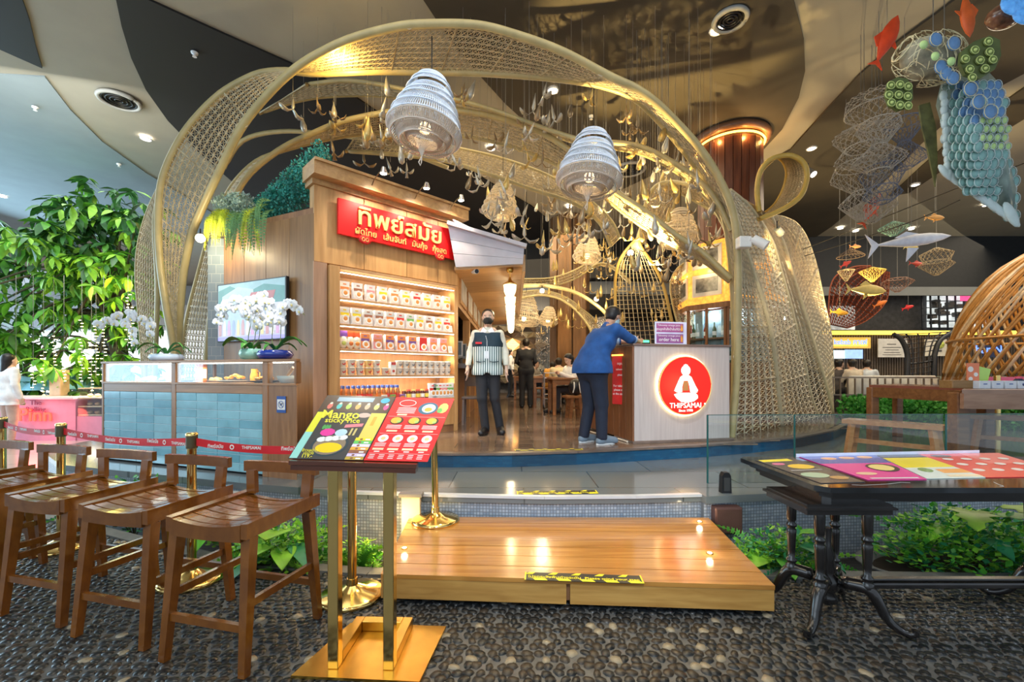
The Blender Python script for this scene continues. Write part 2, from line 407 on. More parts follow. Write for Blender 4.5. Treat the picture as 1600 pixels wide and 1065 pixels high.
# upper platform
edge2=[(-4.6,6.2),(-3.4,5.0),(-2.2,4.72),(-1.2,4.60),(-.62,4.585),(0,4.60),(.7,4.72),(1.38,4.90),(2.2,5.12),(3.0,5.42),(3.75,5.77),(4.8,6.5),(5.7,7.4),(6.4,8.4),(7.0,10),(7.4,12)]
upm=M('brown_stone',(.12,.082,.055),.1,var=.2,scale=3)
slab_prism('floor_upper',edge2+[(7.4,20),(-8,20),(-8,9)],Z1,Z2-.006,M('floor_joint',(.05,.035,.025),.4))
blue=TILES('blue_tile',(.02,.23,.50),(.05,.33,.62),(.03,.24,.45),.075,.028,.22,.0015)
riser('wall_upper_riser',edge2,Z1,Z2-.02,blue,inset=0,th=.05)
mb=MB();bn=M('stone_nosing',(.16,.115,.09),.3,var=.2);
for i,(a,b) in enumerate(zip(edge2,edge2[1:])):mb.beam((a[0],a[1]+.03,Z2-.011),(b[0],b[1]+.03,Z2-.011),.11,.022)
struct('trim_upper_edge',mb,bn)
upf=bpy.data.objects['floor_upper']
def inside(x,y):
    for a,b in zip(edge2,edge2[1:]):
        if a[0]<=x<=b[0]:return y>a[1]+(b[1]-a[1])*(x-a[0])/(b[0]-a[0])+.09
    return False
tm=[M('floor_tile_brown',(.20,.135,.092),.09,var=.22,scale=4,stretch=(1,5,1)),M('floor_tile_dark',(.15,.10,.07),.1,var=.22,scale=4,stretch=(1,5,1)),M('floor_tile_tan',(.24,.17,.125),.1,var=.2,scale=4,stretch=(1,5,1))]
big=[]
ry=0;y=4.62;rest=MB()
while y<16:
    x=-2.0+(.45 if ry % 2 else 0)
    while x<7.2:
        x0,x1,y0,y1=x+.003,x+.897,y+.003,y+.297
        ok=[inside(cx_,cy_) for cx_,cy_ in ((x0,y0),(x1,y0),(x0,y1),(x1,y1))]
        if all(ok):
            if y<8.2 and -1.0<x<1.6:m_=MB();m_.cb(x0,x1,y0,y1,Z2-.02,Z2,.002);m_.build('floor_tile',tm[rp.randrange(3)],upf)
            else:rest.mi=rp.randrange(3);rest.box(x0,x1,y0,y1,Z2-.02,Z2)
        elif any(ok):
            # trimmed tile along the curved edge
            poly=[]
            N_=5
            for i in range(N_+1):
                xx=x0+(x1-x0)*i/N_
                e=[a[1]+(b[1]-a[1])*(xx-a[0])/(b[0]-a[0])+.09 for a,b in zip(edge2,edge2[1:]) if a[0]<=xx<=b[0]]
                if e:poly.append((xx,min(y1-.001,max(y0,e[0]))))
            if len(poly)>2:rest.mi=0;rest.prism(poly+[(poly[-1][0],y1),(poly[0][0],y1)],Z2-.02,Z2)
        x+=.9
    y+=.3;ry+=1
tag(rest.build('floor_tile',tm,upf),kind='stuff')
# ---------------------------------------------------------------- ceiling with wave shaped fields
ceilm=M('ceiling_light',(.34,.315,.25),.85,var=.04,scale=2)
ceild=M('ceiling_dark',(.055,.045,.030),.8,var=.1,scale=2)
ceilk=M('ceiling_black',(.006,.006,.007),.7,var=.1,scale=2)
ceilg=M('ceiling_grey',(.22,.23,.23),.85,var=.04,scale=2)
slab_prism('ceiling',[(-22,-1),(30,-1),(30,27),(-22,27)],CZ,CZ+.15,ceilm)
def cpoly(px):return [tuple(G(a,b,CZ)[:2]) for a,b in px]
def smooth(poly,k=4):
    n=len(poly);o=[]
    for i in range(n):
        a,b,c,d=[Vector(poly[(i+q) % n]) for q in (-1,0,1,2)]
        for t in range(k):
            t /= k;v=.5*((2*b)+(c-a)*t+(2*a-5*b+4*c-d)*t*t+(3*b-a-3*c+d)*t**3);o.append(tuple(v))
    return o
def field(n,px,mat,dz=.03,sm=False):
    p=cpoly(px)
    if sm:p=smooth(p)
    mb=MB();mb.prism(p,CZ-dz,CZ-.001);struct('trim_%d' % n,mb,mat)
field(1,[(-60,-10),(33,-10),(46,28),(56,70),(66,104),(-60,48)],ceilk)
field(2,[(180,-10),(190,38),(205,88),(228,138),(262,186),(310,236),(372,290),(440,350),(560,372),(700,392),(860,400),(880,360),(830,320),(760,280),(690,235),(600,180),(530,132),(462,100),(340,46),(222,-8)],ceilk)
field(3,[(657,-10),(700,55),(740,105),(790,160),(850,215),(890,262),(960,300),(1040,262),(1100,240),(1180,246),(1222,200),(1248,150),(1258,108),(1256,60),(1246,20),(1238,-10)],ceild)
field(4,[(1120,290),(1180,262),(1235,232),(1290,170),(1345,112),(1405,60),(1460,20),(1500,-10),(1690,-10),(1690,60),(1600,112),(1510,160),(1440,222),(1380,284),(1300,352),(1240,392),(1190,360)],ceild,.035)
field(5,[(1690,95),(1690,150),(1600,184),(1500,246),(1420,300),(1390,305),(1440,258),(1500,205),(1600,135)],ceild,.03)
field(6,[(-80,110),(70,118),(110,170),(160,220),(230,270),(330,330),(330,360),(200,372),(-80,372)],M('ceiling_blue_grey',(.25,.30,.32),.85,var=.05,scale=2),.025)
# round ceiling vents
def vent(px,py,r,lab):
    c=G(px,py,CZ-.03);t=thing('ceiling_vent',lab,'vent',(c.x,c.y,CZ-.09))
    mb=MB();mb.tube([(c.x+r*math.cos(a*math.pi/16),c.y+r*math.sin(a*math.pi/16),CZ-.055) for a in range(32)],.035,6,True);mb.build('rim',M('vent_rim',(.34,.34,.32),.5),t)
    mb=MB()
    for k in (.2,.42,.64,.84):mb.tube([(c.x+r*k*math.cos(a*math.pi/12),c.y+r*k*math.sin(a*math.pi/12),CZ-.06) for a in range(24)],.014,4,True)
    mb.build('louvre',black,t)
    mb=MB();mb.cone((c.x,c.y,CZ-.045),(c.x,c.y,CZ-.034),r,r,28);mb.build('throat',ceilk,t)
vent(186,155,.28,'round black ceiling vent with a white rim on the pale blue ceiling')
vent(1141,28,.20,'round black ceiling vent above the wood slatted column')
vent(984,263,.34,'round dark ceiling vent behind the right white pendant')
dl=M('downlight_glow',(1,.9,.78),.5,emit=14,var=.01)
def downlight(px,py,lab,r=.075,z=None):
    z=z or CZ-.035
    c=G(px,py,z);t=thing('downlight',lab,'ceiling light',(c.x,c.y,z-.02),group='recessed ceiling downlights')
    mb=MB();mb.tube([(c.x+r*1.2*math.cos(a*math.pi/8),c.y+r*1.2*math.sin(a*math.pi/8),z-.015) for a in range(16)],.014,5,True);mb.build('rim',white,t)
    mb=MB();mb.cone((c.x,c.y,z-.018),(c.x,c.y,z-.004),r,r,14);mb.build('lens',dl,t)
for q in [(228,216,'small lit downlight on the pale ceiling left of the bamboo arch'),(864,140,'bright downlight under the arch between the two white pendants'),
          (767,231,'downlight behind the mobiles, between the pendants'),(889,322,'downlight beside the right white pendant, lower left'),(1268,231,'downlight above the rattan loop'),
          (1541,320,'downlight below the turtle tail'),(1430,288,'downlight left of the turtle flipper'),(1424,357,'downlight just above the white whale'),(1532,373,'downlight above the golden dome'),(1313,356,'downlight on the pale band right of the rattan tower'),
          (1301,398,'downlight near the hall bulkhead'),(1337,360,'downlight by the thin wires, right of the rattan tower'),(1385,385,'small downlight by the whale tail'),(1120,46,'tiny downlight below the round vent'),(4,306,'downlight at the left photo edge')]:
    downlight(q[0],q[1],q[2])
for px,py,lab in ((304,82,'tiny silver sprinkler on the black ceiling field'),(55,167,'small dome detector on the blue ceiling'),(924,181,'tiny sprinkler on the brown ceiling field'),(186,256,'tiny sprinkler near the tree top')):
    c=G(px,py,CZ-.04);mb=MB();mb.lathe([(.05,0),(.045,-.02),(.02,-.035),(.02,-.06),(.03,-.065)],c,12)
    tag(mb.build('ceiling_sprinkler',white),lab,'sprinkler')
# ---------------------------------------------------------------- outer walls
wallm=M('far_wall',(.12,.10,.085),.8,var=.2)
darkw=M('dark_bulkhead',(.010,.011,.013),.6,var=.2)
mb=MB();mb.box(-8,7.8,19,19.2,0,CZ);struct('wall_back',mb,M('dining_back_wall',(.06,.055,.055),.6,var=.3))
mb=MB();mb.box(7.8,30,24.5,24.7,0,CZ);struct('wall_food_hall_back',mb,M('hall_back_wall',(.10,.09,.085),.7,var=.3))
mb=MB();mb.box(25,25.2,2,24.5,0,CZ);struct('wall_right',mb,wallm)
mb=MB();mb.box(-30,-8,24,24.2,0,CZ);struct('wall_mall_back',mb,M('pale_mall_wall',(.55,.58,.6),.7,var=.1))
# stepped curved bulkheads at the back of the dining room
for k,(z0,z1,r,mt) in enumerate(((4.75,CZ,5.2,ceilk),(4.2,4.7,4.6,ceilg),(3.6,4.15,5.4,ceilk))):
    mb=MB();pts=[(3.6+r*1.25*math.cos(a),18.8-r*.62*math.sin(a)) for a in [math.pi*i/20 for i in range(21)]]
    mb.prism(pts,z0,z1);struct('wall_bulkhead',mb,mt)
mb=MB();mb.box(7.2,25,15.3,16.4,4.35,CZ);struct('wall_hall_bulkhead',mb,darkw)
mb=MB();mb.box(7.2,25,15.2,15.3,4.05,4.35);struct('trim_hall_bulkhead',mb,ceilg)
mb=MB();mb.box(7.2,25,17.2,17.5,3.4,4.9);struct('wall_hall_header',mb,darkw)
# ================================================================ KIOSK
K=Vector((-2.27,4.99,0));RZ=math.atan2(.697,.717);ux=Vector((.717,.697,0));R_=K+ux*2.05
Lk=Vector((-3.77,5.69,0));lx=(K-Lk).normalized();LZ=math.atan2(lx.y,lx.x);LL=(K-Lk).length
kiosk=thing('kiosk','oak veneered corner kiosk with product shelves and the red sign','kiosk',tuple(K))
def KX(x,z,out=0.0):
    """frame on the kiosk front: x along the wall, z up, out towards the viewer"""
    n=Vector((ux.y,-ux.x,0));q=K+ux*x+n*out;return LX((q.x,q.y,z),RZ)
def LXW(x,z,out=0.0):
    n=Vector((lx.y,-lx.x,0));q=Lk+lx*x+n*out;return LX((q.x,q.y,z),LZ)
def kbox(mb,X,x0,x1,y0,y1,z0,z1):
    s=mb.X;mb.X=X;mb.box(x0,x1,y0,y1,z0,z1);mb.X=s
def kcb(mb,X,x0,x1,y0,y1,z0,z1,c=.004):
    s=mb.X;mb.X=X;mb.cb(x0,x1,y0,y1,z0,z1,c);mb.X=s
K0=KX(0,0)
# front wall in veneer sheets around the niche
for x0,x1,y0,y1 in [(0,.6,2.62,3.5),(.605,1.2,2.62,3.5),(1.205,1.7,2.62,3.5),(1.705,2.05,2.62,3.5),(0,.15,Z2,2.615),(2.0,2.05,Z2,2.615)]:
    mb=MB();kcb(mb,K0,x0,x1,y0,y1,-.14,0,.003);mb.build('wall_panel',veneer,kiosk)
mb=MB();kbox(mb,K0,.15,2.0,Z2,2.62,-.45,-.42);mb.build('niche_back',WOOD('niche_back_veneer',(.50,.27,.12),(.62,.36,.17),.5,(9,9,.7)),kiosk)
mb=MB();kbox(mb,K0,-.03,2.09,3.50,3.56,-.2,.03);kbox(mb,K0,-.06,2.12,3.56,3.70,-.2,.17);kbox(mb,K0,-.06,2.12,3.70,3.73,-.2,.20)
mb.build('cornice',oakh,kiosk)
# left wall
L0=LXW(0,0)
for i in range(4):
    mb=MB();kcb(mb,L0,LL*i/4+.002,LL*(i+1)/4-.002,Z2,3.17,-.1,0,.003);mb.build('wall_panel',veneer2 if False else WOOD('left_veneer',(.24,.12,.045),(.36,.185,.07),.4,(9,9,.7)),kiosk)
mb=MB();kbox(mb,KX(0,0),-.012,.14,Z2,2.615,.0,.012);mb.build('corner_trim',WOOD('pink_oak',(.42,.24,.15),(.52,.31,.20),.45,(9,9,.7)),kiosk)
mb=MB();mb.box(-4.0,-3.78,5.72,8.0,Z2,3.1);mb.build('rear_wall',TILES('grey_blue_wall_tile',(.22,.28,.33),(.26,.32,.37),(.4,.43,.45),.12,.12,.3,.004),kiosk)
mb=MB();mb.prism([(-2.2,5.2),(-.86,6.52),(-.86,13.4),(-3.76,13.4),(-3.76,5.8)],3.15,3.2);mb.build('roof',oakh,kiosk)
mb=MB();mb.box(-3.9,-3.8,5.8,13.4,Z2,3.15);mb.box(-3.8,-.9,13.3,13.4,Z2,3.15);mb.build('back_wall',wallm,kiosk)
# right side wall of the kiosk with open hatch and upper cabinets
mb=MB();mb.box(-.95,-.82,6.5,6.62,Z2,3.5);mb.box(-.95,-.82,6.62,13.3,2.35,3.5)
for yy in (8.4,10.4,12.4):mb.box(-.95,-.82,yy,yy+.12,Z2,2.4)
mb.build('side_wall',veneer,kiosk)
mb=MB();mb.box(-1.25,-.62,6.62,13.3,Z2+.92,Z2+.99);mb.build('hatch_counter',M('dark_counter',(.06,.045,.04),.3),kiosk)
mb=MB();mb.box(-1.15,-.9,6.62,13.3,Z2,Z2+.92);mb.build('counter_front',WOOD('hatch_front',(.20,.09,.05),(.3,.15,.08),.5,(9,9,.7)),kiosk)
for i in range(6):
    y0=6.75+i*1.08;mb=MB();mb.box(-.82,-.79,y0,y0+.86,2.42,3.02);o=mb.build('picture_frame',oakh,kiosk)
    mb=MB();mb.box(-.79,-.782,y0+.06,y0+.8,2.48,2.96);mb.build('picture',M('pale_print',(.62,.66,.68),.3,var=.4,scale=5),o)
# canopy over the side: fascia in painted boards and wooden soffit
canopy=thing('canopy','pale lilac gabled canopy with wooden soffit on the right side of the kiosk','canopy',(-.3,6.3,2.9))
lil=M('lilac_paint',(.56,.54,.60),.45,var=.05)
FD=6.15
pL=P(700,352,FD);pLb=P(712,417,FD);pR=P(819,388,FD);pRb=P(817,412,FD)
def fq(u,v):return pL.lerp(pR,u).lerp(pLb.lerp(pRb,u),v)
for i in range(3):
    a,b=i/3+.01,(i+1)/3;mb=MB();vs=[fq(0,a),fq(1,a),fq(1,b),fq(0,b)];
    mb.add(vs+[q+Vector((0,.05,0)) for q in vs],[(3,2,1,0),(4,5,6,7),(0,1,5,4),(1,2,6,5),(2,3,7,6),(3,0,4,7)]);mb.build('fascia_board',lil,canopy)
mb=MB();mb.beam(pL+Vector((0,-.03,.02)),pR+Vector((.03,-.03,.02)),.1,.05);mb.build('rake_trim',lil,canopy)
sof=WOOD('soffit_wood',(.45,.24,.09),(.58,.33,.13),.45,(.7,9,9))
for i in range(8):
    mb=MB();y0=6.2+i*.9;mb.add([(-.82,y0,2.80),(.15,y0,2.86),(.15,y0+.892,2.86),(-.82,y0+.892,2.80),(-.82,y0,2.85),(.15,y0,2.91),(.15,y0+.892,2.91),(-.82,y0+.892,2.85)],[(3,2,1,0),(4,5,6,7),(0,1,5,4),(1,2,6,5),(2,3,7,6),(3,0,4,7)])
    mb.build('soffit_panel',sof,canopy)
mb=MB();mb.box(.15,.19,6.2,13.4,2.78,3.02);mb.build('edge_beam',oakh,canopy)
mb=MB();mb.add([(-.84,6.2,3.5),(.17,6.2,3.0),(.17,13.4,3.0),(-.84,13.4,3.5),(-.84,6.2,3.53),(.17,6.2,3.03),(.17,13.4,3.03),(-.84,13.4,3.53)],[(3,2,1,0),(4,5,6,7),(0,1,5,4),(1,2,6,5),(2,3,7,6),(3,0,4,7)]);mb.build('roof_sheet',lil,canopy)
c=P(742,420,6.3);t=thing('security_camera','white bullet security camera under the canopy corner','camera',tuple(c))
mb=MB();mb.cone(c+Vector((0,.05,.06)),c+Vector((0,.05,-.01)),.035,.03);mb.build('mount',white,t)
mb=MB();mb.cone(c+Vector((-.03,.08,-.02)),c+Vector((.03,-.07,-.05)),.035,.037);mb.build('housing',white,t)
mb=MB();mb.cone(c+Vector((.03,-.07,-.05)),c+Vector((.034,-.08,-.052)),.03,.03);mb.build('lens',black,t)
# lantern row
lamp=M('lantern_glow',(1,.84,.55),.4,emit=1.5,var=.05)
for i,yy in enumerate([6.3,7.3,8.2,9.07,9.9,10.7,11.8]):
    t=thing('hanging_lantern','glowing glass lantern under the canopy, %s from the front' % ORD[i] if i<6 else 'glowing glass lantern under the canopy, the farthest','lantern',(-.03,yy,2.42),group='lanterns under the canopy');c=(-.03,yy,2.42)
    mb=MB();mb.lathe([(.012,0),(.055,.02),(.085,.09),(.095,.19)],c,16);mb.build('glass_shade',lamp,t)
    mb=MB();mb.lathe([(.1,.188),(.102,.2),(.08,.215),(.03,.25),(.012,.3)],c,16);mb.build('cap',brass,t)
    mb=MB();mb.cone((c[0],yy,2.71),(c[0],yy,2.8),.006);mb.lathe([(.03,.36),(.05,.385),(.05,.43),(.008,.44)],c,8);mb.build('hanger',brassd,t)
    if i % 2==0:light('POINT',(-.03,yy,2.3),9,(1,.75,.42),.08)
# planter greens on the left wall
# ================================================================ COLUMNS
def slat_column(px,d,r,lab,z0=Z2,z1=CZ,n=26,mat=None,ring=True,yoff=0,sweep=(0,360)):
    c=P(px,HY,d);t=thing('column',lab,'column',(c.x,c.y,z0))
    mb=MB();mb.cone((c.x,c.y,z0),(c.x,c.y,z1),r*.95,r*.95,24);mb.build('core',M('column_core',(.05,.025,.015),.6),t)
    for i in range(n):
        a=math.radians(sweep[0]+(sweep[1]-sweep[0])*(i+.5)/n);a0=Vector((math.cos(a),math.sin(a),0));tt=Vector((-a0.y,a0.x,0))
        w=math.pi*r/n*.93;q=Vector((c.x,c.y,0))
        vs=[]
        for z in (z0+.05,z1-.25 if ring else z1-.02):
            for s_,rr in ((-1,.94),(1,.94),(1,1.0),(-1,1.0)):vs.append(q+a0*(r*rr)+tt*(s_*w)+Vector((0,0,z)))
        mb=MB();mb.add(vs,[(3,2,1,0),(4,5,6,7),(0,1,5,4),(1,2,6,5),(2,3,7,6),(3,0,4,7)]);mb.build('slat',mat,t)
    if ring:
        mb=MB();mb.tube([(c.x+r*1.12*math.cos(k*math.pi/24),c.y+r*1.12*math.sin(k*math.pi/24),z1-.09) for k in range(48)],.085,6,True);mb.build('ceiling_ring',WOOD('ring_wood',(.16,.07,.03),(.24,.11,.05),.4),t)
        mb=MB();mb.tube([(c.x+r*1.05*math.cos(k*math.pi/24),c.y+r*1.05*math.sin(k*math.pi/24),z1-.21) for k in range(48)],.02,5,True);mb.build('light_ring',M('amber_glow',(1,.42,.06),.5,emit=7,var=.02),t)
        for k in range(8):
            a=k*math.pi/4;light('POINT',(c.x+r*1.12*math.cos(a),c.y+r*1.12*math.sin(a),z1-.3),5,(1,.55,.15),.03)
    return t
redw=WOOD('dark_red_slat',(.075,.022,.012),(.15,.05,.025),.35,(9,9,.6))
slat_column(1140,8.9,.60,'big dark red timber slatted column with a glowing amber ring at the ceiling',mat=redw)
brz=M('bronze_panel',(.26,.14,.065),.26,.55,var=.25,scale=2,stretch=(4,4,.6))
slat_column(890,13.6,.58,'round bronze clad column in the dining room behind the arch',n=8,mat=brz,ring=False)
# ================================================================ BAMBOO ARCHES
def weave(mb,A,B,m,r=.009,diag=True,every=9,rl=None):
    n=len(A)-1
    g=[[A[i].lerp(B[i],j/m) for j in range(m+1)] for i in range(n+1)]
    for i in range(n+1):
        mb.mi=0;mb.tube([A[i],B[i]],r*(2.0 if i % every==0 else 1),3)
    for j in range(m+1):mb.tube([g[i][j] for i in range(n+1)],r*(1.5 if j in (0,m) else 1),3)
    if diag:
        for i in range(n):
            for j in range(m):
                mb.tube([g[i][j],g[i+1][j+1]],r*.8,3);mb.tube([g[i+1][j],g[i][j+1]],r*.8,3)
def split_tube(obj_parent,pts,r,name='bamboo_pole',n=8,mat=None):
    mb=MB();mb.tube(pts,r,n);return mb.build(name,mat or bamboo,obj_parent)
arch=thing('bamboo_arch','tall gold painted bamboo arch over the entrance with a woven rattan band','arch',tuple(P(700,640,5.7)[:2])+(Z2,))
T1=[(273,680,5.9),(277,562,5.9),(284,451,5.85),(292,398,5.8),(302,359,5.75),(321,314,5.65),(338,278,5.55),(375,203,5.4),(419,147,5.25),(463,106,5.15),(509,78,5.1),(556,58,5.05),(619,42,4.98),(666,37.5,4.95),(744,39,4.95),(806,54,5.0),(878,80,5.1),(953,119,5.2),(994,138,5.25),(1025,160,5.3),(1060,194,5.4),(1097,236,5.48),(1125,281,5.55),(1144,327,5.6),(1151,372,5.65),(1153,424,5.68),(1152.5,480,5.7),(1151,583,5.74),(1146,645,5.76),(1143,682,5.77)]
T2=[(284,680,5.55),(272,553,5.6),(259,477,5.62),(250,411,5.65),(247,346,5.65),(252,285,5.65),(272,234,5.65),(300,191,5.65),(344,147,5.65),(391,120,5.6),(420,112,5.6),(455,111,5.6),(494,115,5.62),(588,112,5.65),(666,113,5.7),(744,114,5.7),(838,120,5.7),(900,127,5.7),(940,134,5.75),(985,150,5.85),(1019,178,5.9),(1060,225,6.0),(1100,278,6.1),(1129,333,6.15),(1141,400,6.2),(1147,500,6.25),(1147,600,6.3),(1143,672,6.3)]
t1=PC(T1,150);t2=PC(T2,150)
split_tube(arch,t1,.046,n=10);split_tube(arch,t2,.042,n=10)
# woven band in three stretches; matched by feature
def seg(T,a,b,n):return PC(T[a:b+1],n)
for (a0,a1,b0,b1,n,m) in ((0,9,0,11,66,8),(9,17,11,17,52,9),(17,29,17,27,62,7)):
    mb=MB();weave(mb,seg(T1,a0,a1,n),seg(T2,b0,b1,n),m,.0075,every=9 if a0 else 11)
    mb.build('rattan_weave',weavem if a0 else weavem,arch,kind=None)['kind']='stuff'
mb=MB()
for f in (.12,.3,.47,.63,.8,.93):
    q=t1[int(f*150)];mb.tube([q+Vector((.05*math.cos(k),0,.05*math.sin(k))) for k in [i*math.pi/4 for i in range(8)]],.006,4,True)
mb.build('binding',weaved,arch)['kind']='stuff'
def band(name,lab,A,B,n,m,ra=.036,rb=.034,r=.0075,mat=None,diag=True,nA=True,nB=True,tmat=None):
    t=thing(name,lab,'rattan band',tuple(P(*A[0])))
    a=PC(A,n);b=PC(B,n)
    if nA:split_tube(t,a,ra,mat=tmat)
    if nB:split_tube(t,b,rb,mat=tmat)
    mb=MB();weave(mb,a,b,m,r,diag);mb.build('rattan_weave',mat or weavem,t)['kind']='stuff'
    return t
band('rattan_screen','tall curved rattan panel at the far left behind the bamboo arch',[(226,668,6.7),(221,559,6.7),(216,490,6.7),(212,438,6.65),(214,390,6.6),(226,340,6.5),(245,296,6.3),(262,268,6.1)],[(240,675,6.2),(243,559,6.2),(246,450,6.15),(243,390,6.1),(242,340,6.05),(250,300,6.0),(263,268,5.95)],50,9,.014,.03,mat=weavem)
A2=[(318,655,6.5),(323,560,6.5),(334,451,6.5),(347,385,6.5),(358,333,6.5),(374,294,6.5),(400,262,6.5),(445,229,6.5),(494,206,6.5),(541,188,6.5),(619,173,6.5),(666,170,6.5),(713,172,6.5),(775,183,6.5),(838,203,6.5),(885,231,6.45),(930,268,6.4),(960,298,6.35),(1013,333,6.2),(1052,364,6.1),(1097,394,6.0),(1142,435,5.9)]
B2=[(278,655,7.0),(284,559,7.0),(292,498,7.0),(310,427,7.0),(328,362,7.0),(343,325,7.0),(366,285,7.05),(400,252,7.1),(440,236,7.15),(500,220,7.2),(560,210,7.2),(640,206,7.2),(720,212,7.2),(790,226,7.2),(850,248,7.15),(900,275,7.1),(940,304,7.0),(985,340,6.8),(1040,376,6.6),(1095,405,6.3),(1140,440,6.1)]
t=thing('bamboo_arch','second lower bamboo arch with golden woven underside behind the entrance arch','arch',tuple(P(320,650,6.5)[:2])+(Z2,))
split_tube(t,PC(A2,110),.042);split_tube(t,PC(B2,110),.034)
for a0,a1,b0,b1,n in ((0,7,0,8,48),(7,21,8,20,84)):
    mb=MB();weave(mb,PC(A2[a0:a1+1],n),PC(B2[b0:b1+1],n),8,.008);mb.build('rattan_weave',weavem,t)['kind']='stuff'
band('rattan_band','third golden woven band crossing low behind the two white pendants',[(560,205,7.9),(640,216,7.9),(713,231,7.9),(775,245,7.9),(838,266,7.9),(885,289,7.9),(925,316,7.9),(955,345,7.8),(968,372,7.7)],[(540,236,7.5),(620,242,7.5),(697,252,7.5),(775,276,7.5),(838,298,7.5),(881,311,7.5),(915,328,7.5),(940,352,7.5),(955,385,7.5)],64,8,.03,.034)
band('rattan_band','high woven band seen under the entrance arch, level with the top of the left pendant',[(478,132,6.3),(540,126,6.3),(600,133,6.3),(660,146,6.3),(720,157,6.3),(790,178,6.3),(850,200,6.2),(905,218,6.1)],[(405,177,7.4),(464,158,7.4),(520,150,7.4),(600,150,7.4),(700,163,7.4),(780,184,7.4),(850,207,7.2),(910,226,6.9)],50,7,.03,.03)
band('rattan_band','slender double bamboo rib dropping right from the right pendant to the arch leg',[(905,218,6.1),(934,221,6.1),(994,227,6.05),(1044,249,6.0),(1091,281,5.95),(1119,313,5.9),(1143,360,5.85)],[(910,226,6.9),(940,229,6.8),(1000,240,6.7),(1050,264,6.6),(1095,300,6.5),(1125,340,6.3),(1146,390,6.2)],30,5,.036,.03)
t=thing('bamboo_rib','thin curved bamboo rib behind the left shoulder of the entrance arch','bamboo rib',tuple(P(380,220,8)))
split_tube(t,PC([(350,262,8),(372,226,8),(400,211,8),(443,205,8),(488,207,8),(560,216,8),(620,232,8),(700,262,8)],30),.04)
band('rattan_band','sagging narrow woven band crossing the bronze column',[(790,440,11),(814,436,11),(860,434,11),(895,423,11),(928,405,11)],[(790,448,11.3),(814,446,11.3),(868,445,11.3),(905,432,11.3),(932,411,11.3)],24,3,.02,.02,.009)
t=thing('bamboo_rib','curved bamboo rib over the dining room in front of the bronze column','bamboo rib',tuple(P(814,446,10.5)))
split_tube(t,PC([(790,450,10.5),(814,447,10.5),(848,446,10.5),(875,450,10.5),(897,456,10.5),(920,468,10.5),(945,488,10.4),(958,510,10.3)],24),.045)
t=thing('bamboo_rib','arched bamboo rib reaching right of the far small pendant','bamboo rib',tuple(P(925,414,9.5)))
split_tube(t,PC([(922,420,9.6),(935,413,9.6),(950,414,9.6),(966,424,9.5),(985,442,9.4)],20),.04)
band('rattan_band','small golden woven arch deep in the dining room',[(790,458,11.6),(814,456,11.6),(843,454,11.6),(870,459,11.6),(893,470,11.6),(906,481,11.6),(926,497,11.6),(936,520,11.6)],[(790,470,11),(812,466,11),(843,461,11),(872,466,11),(892,478,11),(903,488,11),(917,505,11),(925,520,11)],30,4,.03,.03,.01)
# woven petals right of centre
band('rattan_petal','leaf shaped woven rattan petal behind the blue shirted customer',[(972,640,8.4),(965,530,8.4),(961,460,8.4),(963,425,8.3),(972,400,8.2),(990,378,8.1),(997,372,8.1)],[(1062,640,8.0),(1056,540,8.0),(1047,490,8.0),(1036,445,8.0),(1020,412,8.0),(1003,388,8.0),(998,373,8.0)],40,12,.03,.03,.008,diag=False,tmat=M('ochre_bamboo',(.46,.30,.07),.45))
band('rattan_petal','upper woven petal curling right below the ceiling vent',[(992,385,8.1),(1003,350,8.1),(1009,318,8.0),(1022,293,7.9),(1044,284,7.8),(1075,288,7.5),(1105,300,7.2),(1135,315,6.9)],[(1000,385,8.6),(1018,362,8.6),(1044,340,8.6),(1054,318,8.5),(1052,300,8.4),(1070,305,8.0),(1105,325,7.5),(1135,345,7.1)],40,7,.034,.03,.009)
band('rattan_petal','dark woven petal half hidden behind the photo tower',[(1062,520,9.0),(1050,470,9.0),(1048,440,9.0),(1058,420,9.0),(1070,410,8.9)],[(1100,520,9.3),(1098,470,9.3),(1095,440,9.3),(1085,420,9.2),(1072,410,8.9)],20,8,.02,.02,.01)
# right hand woven tower
wl=weaved
tw=thing('rattan_tower','broad light woven rattan tower right of the counter, on bamboo legs','rattan tower',tuple(P(1220,660,6.9)[:2])+(Z2,))
R0=[(1149,680,5.95),(1154,600,5.92),(1157,500,5.9),(1158,420,5.85),(1153,372,5.8),(1144,322,5.75),(1137,298,5.75)]
R1=[(1222,668,7.0),(1217,630,6.95),(1212,578,6.9),(1204,525,6.8),(1191,472,6.65),(1175,424,6.5),(1163,388,6.35),(1152,352,6.2),(1141,315,6.05)]
R15=[(1282,658,8.1),(1267,618,8.0),(1257,566,7.9),(1248,530,7.8),(1236,480,7.65),(1220,424,7.5),(1206,378,7.3),(1187,345,7.1),(1167,319,6.8),(1141,297,6.5)]
R2=[(1301,650,8.8),(1296,625,8.8),(1283,578,8.7),(1267,525,8.6),(1251,473,8.4),(1235,421,8.2),(1225,386,8.1),(1214,361,8.0),(1203,337,7.9)]
R3=[(1303,652,9.8),(1303,604,9.8),(1299,525,9.7),(1288,473,9.6),(1277,420,9.4),(1266,384,9.2),(1255,361,9.0),(1242,346,8.7),(1223,338,8.3),(1204,336,8.0)]
for T_,r in ((R1,.045),(R2,.045)):split_tube(tw,PC(T_,50),r,mat=M('pale_bamboo',(.56,.49,.31),.35))
split_tube(tw,PC(R15,50),.03,mat=M('pale_bamboo',(.56,.49,.31),.35))
for A,B,n,m,mt in ((R0,R1,40,6,wl),(R1,R15,46,7,wl),(R15,R2,40,3,wl),(R2,R3,48,8,wl)):
    mb=MB();weave(mb,PC(A,n),PC(B,n),m,.0125);mb.build('rattan_weave',mt,tw)['kind']='stuff'
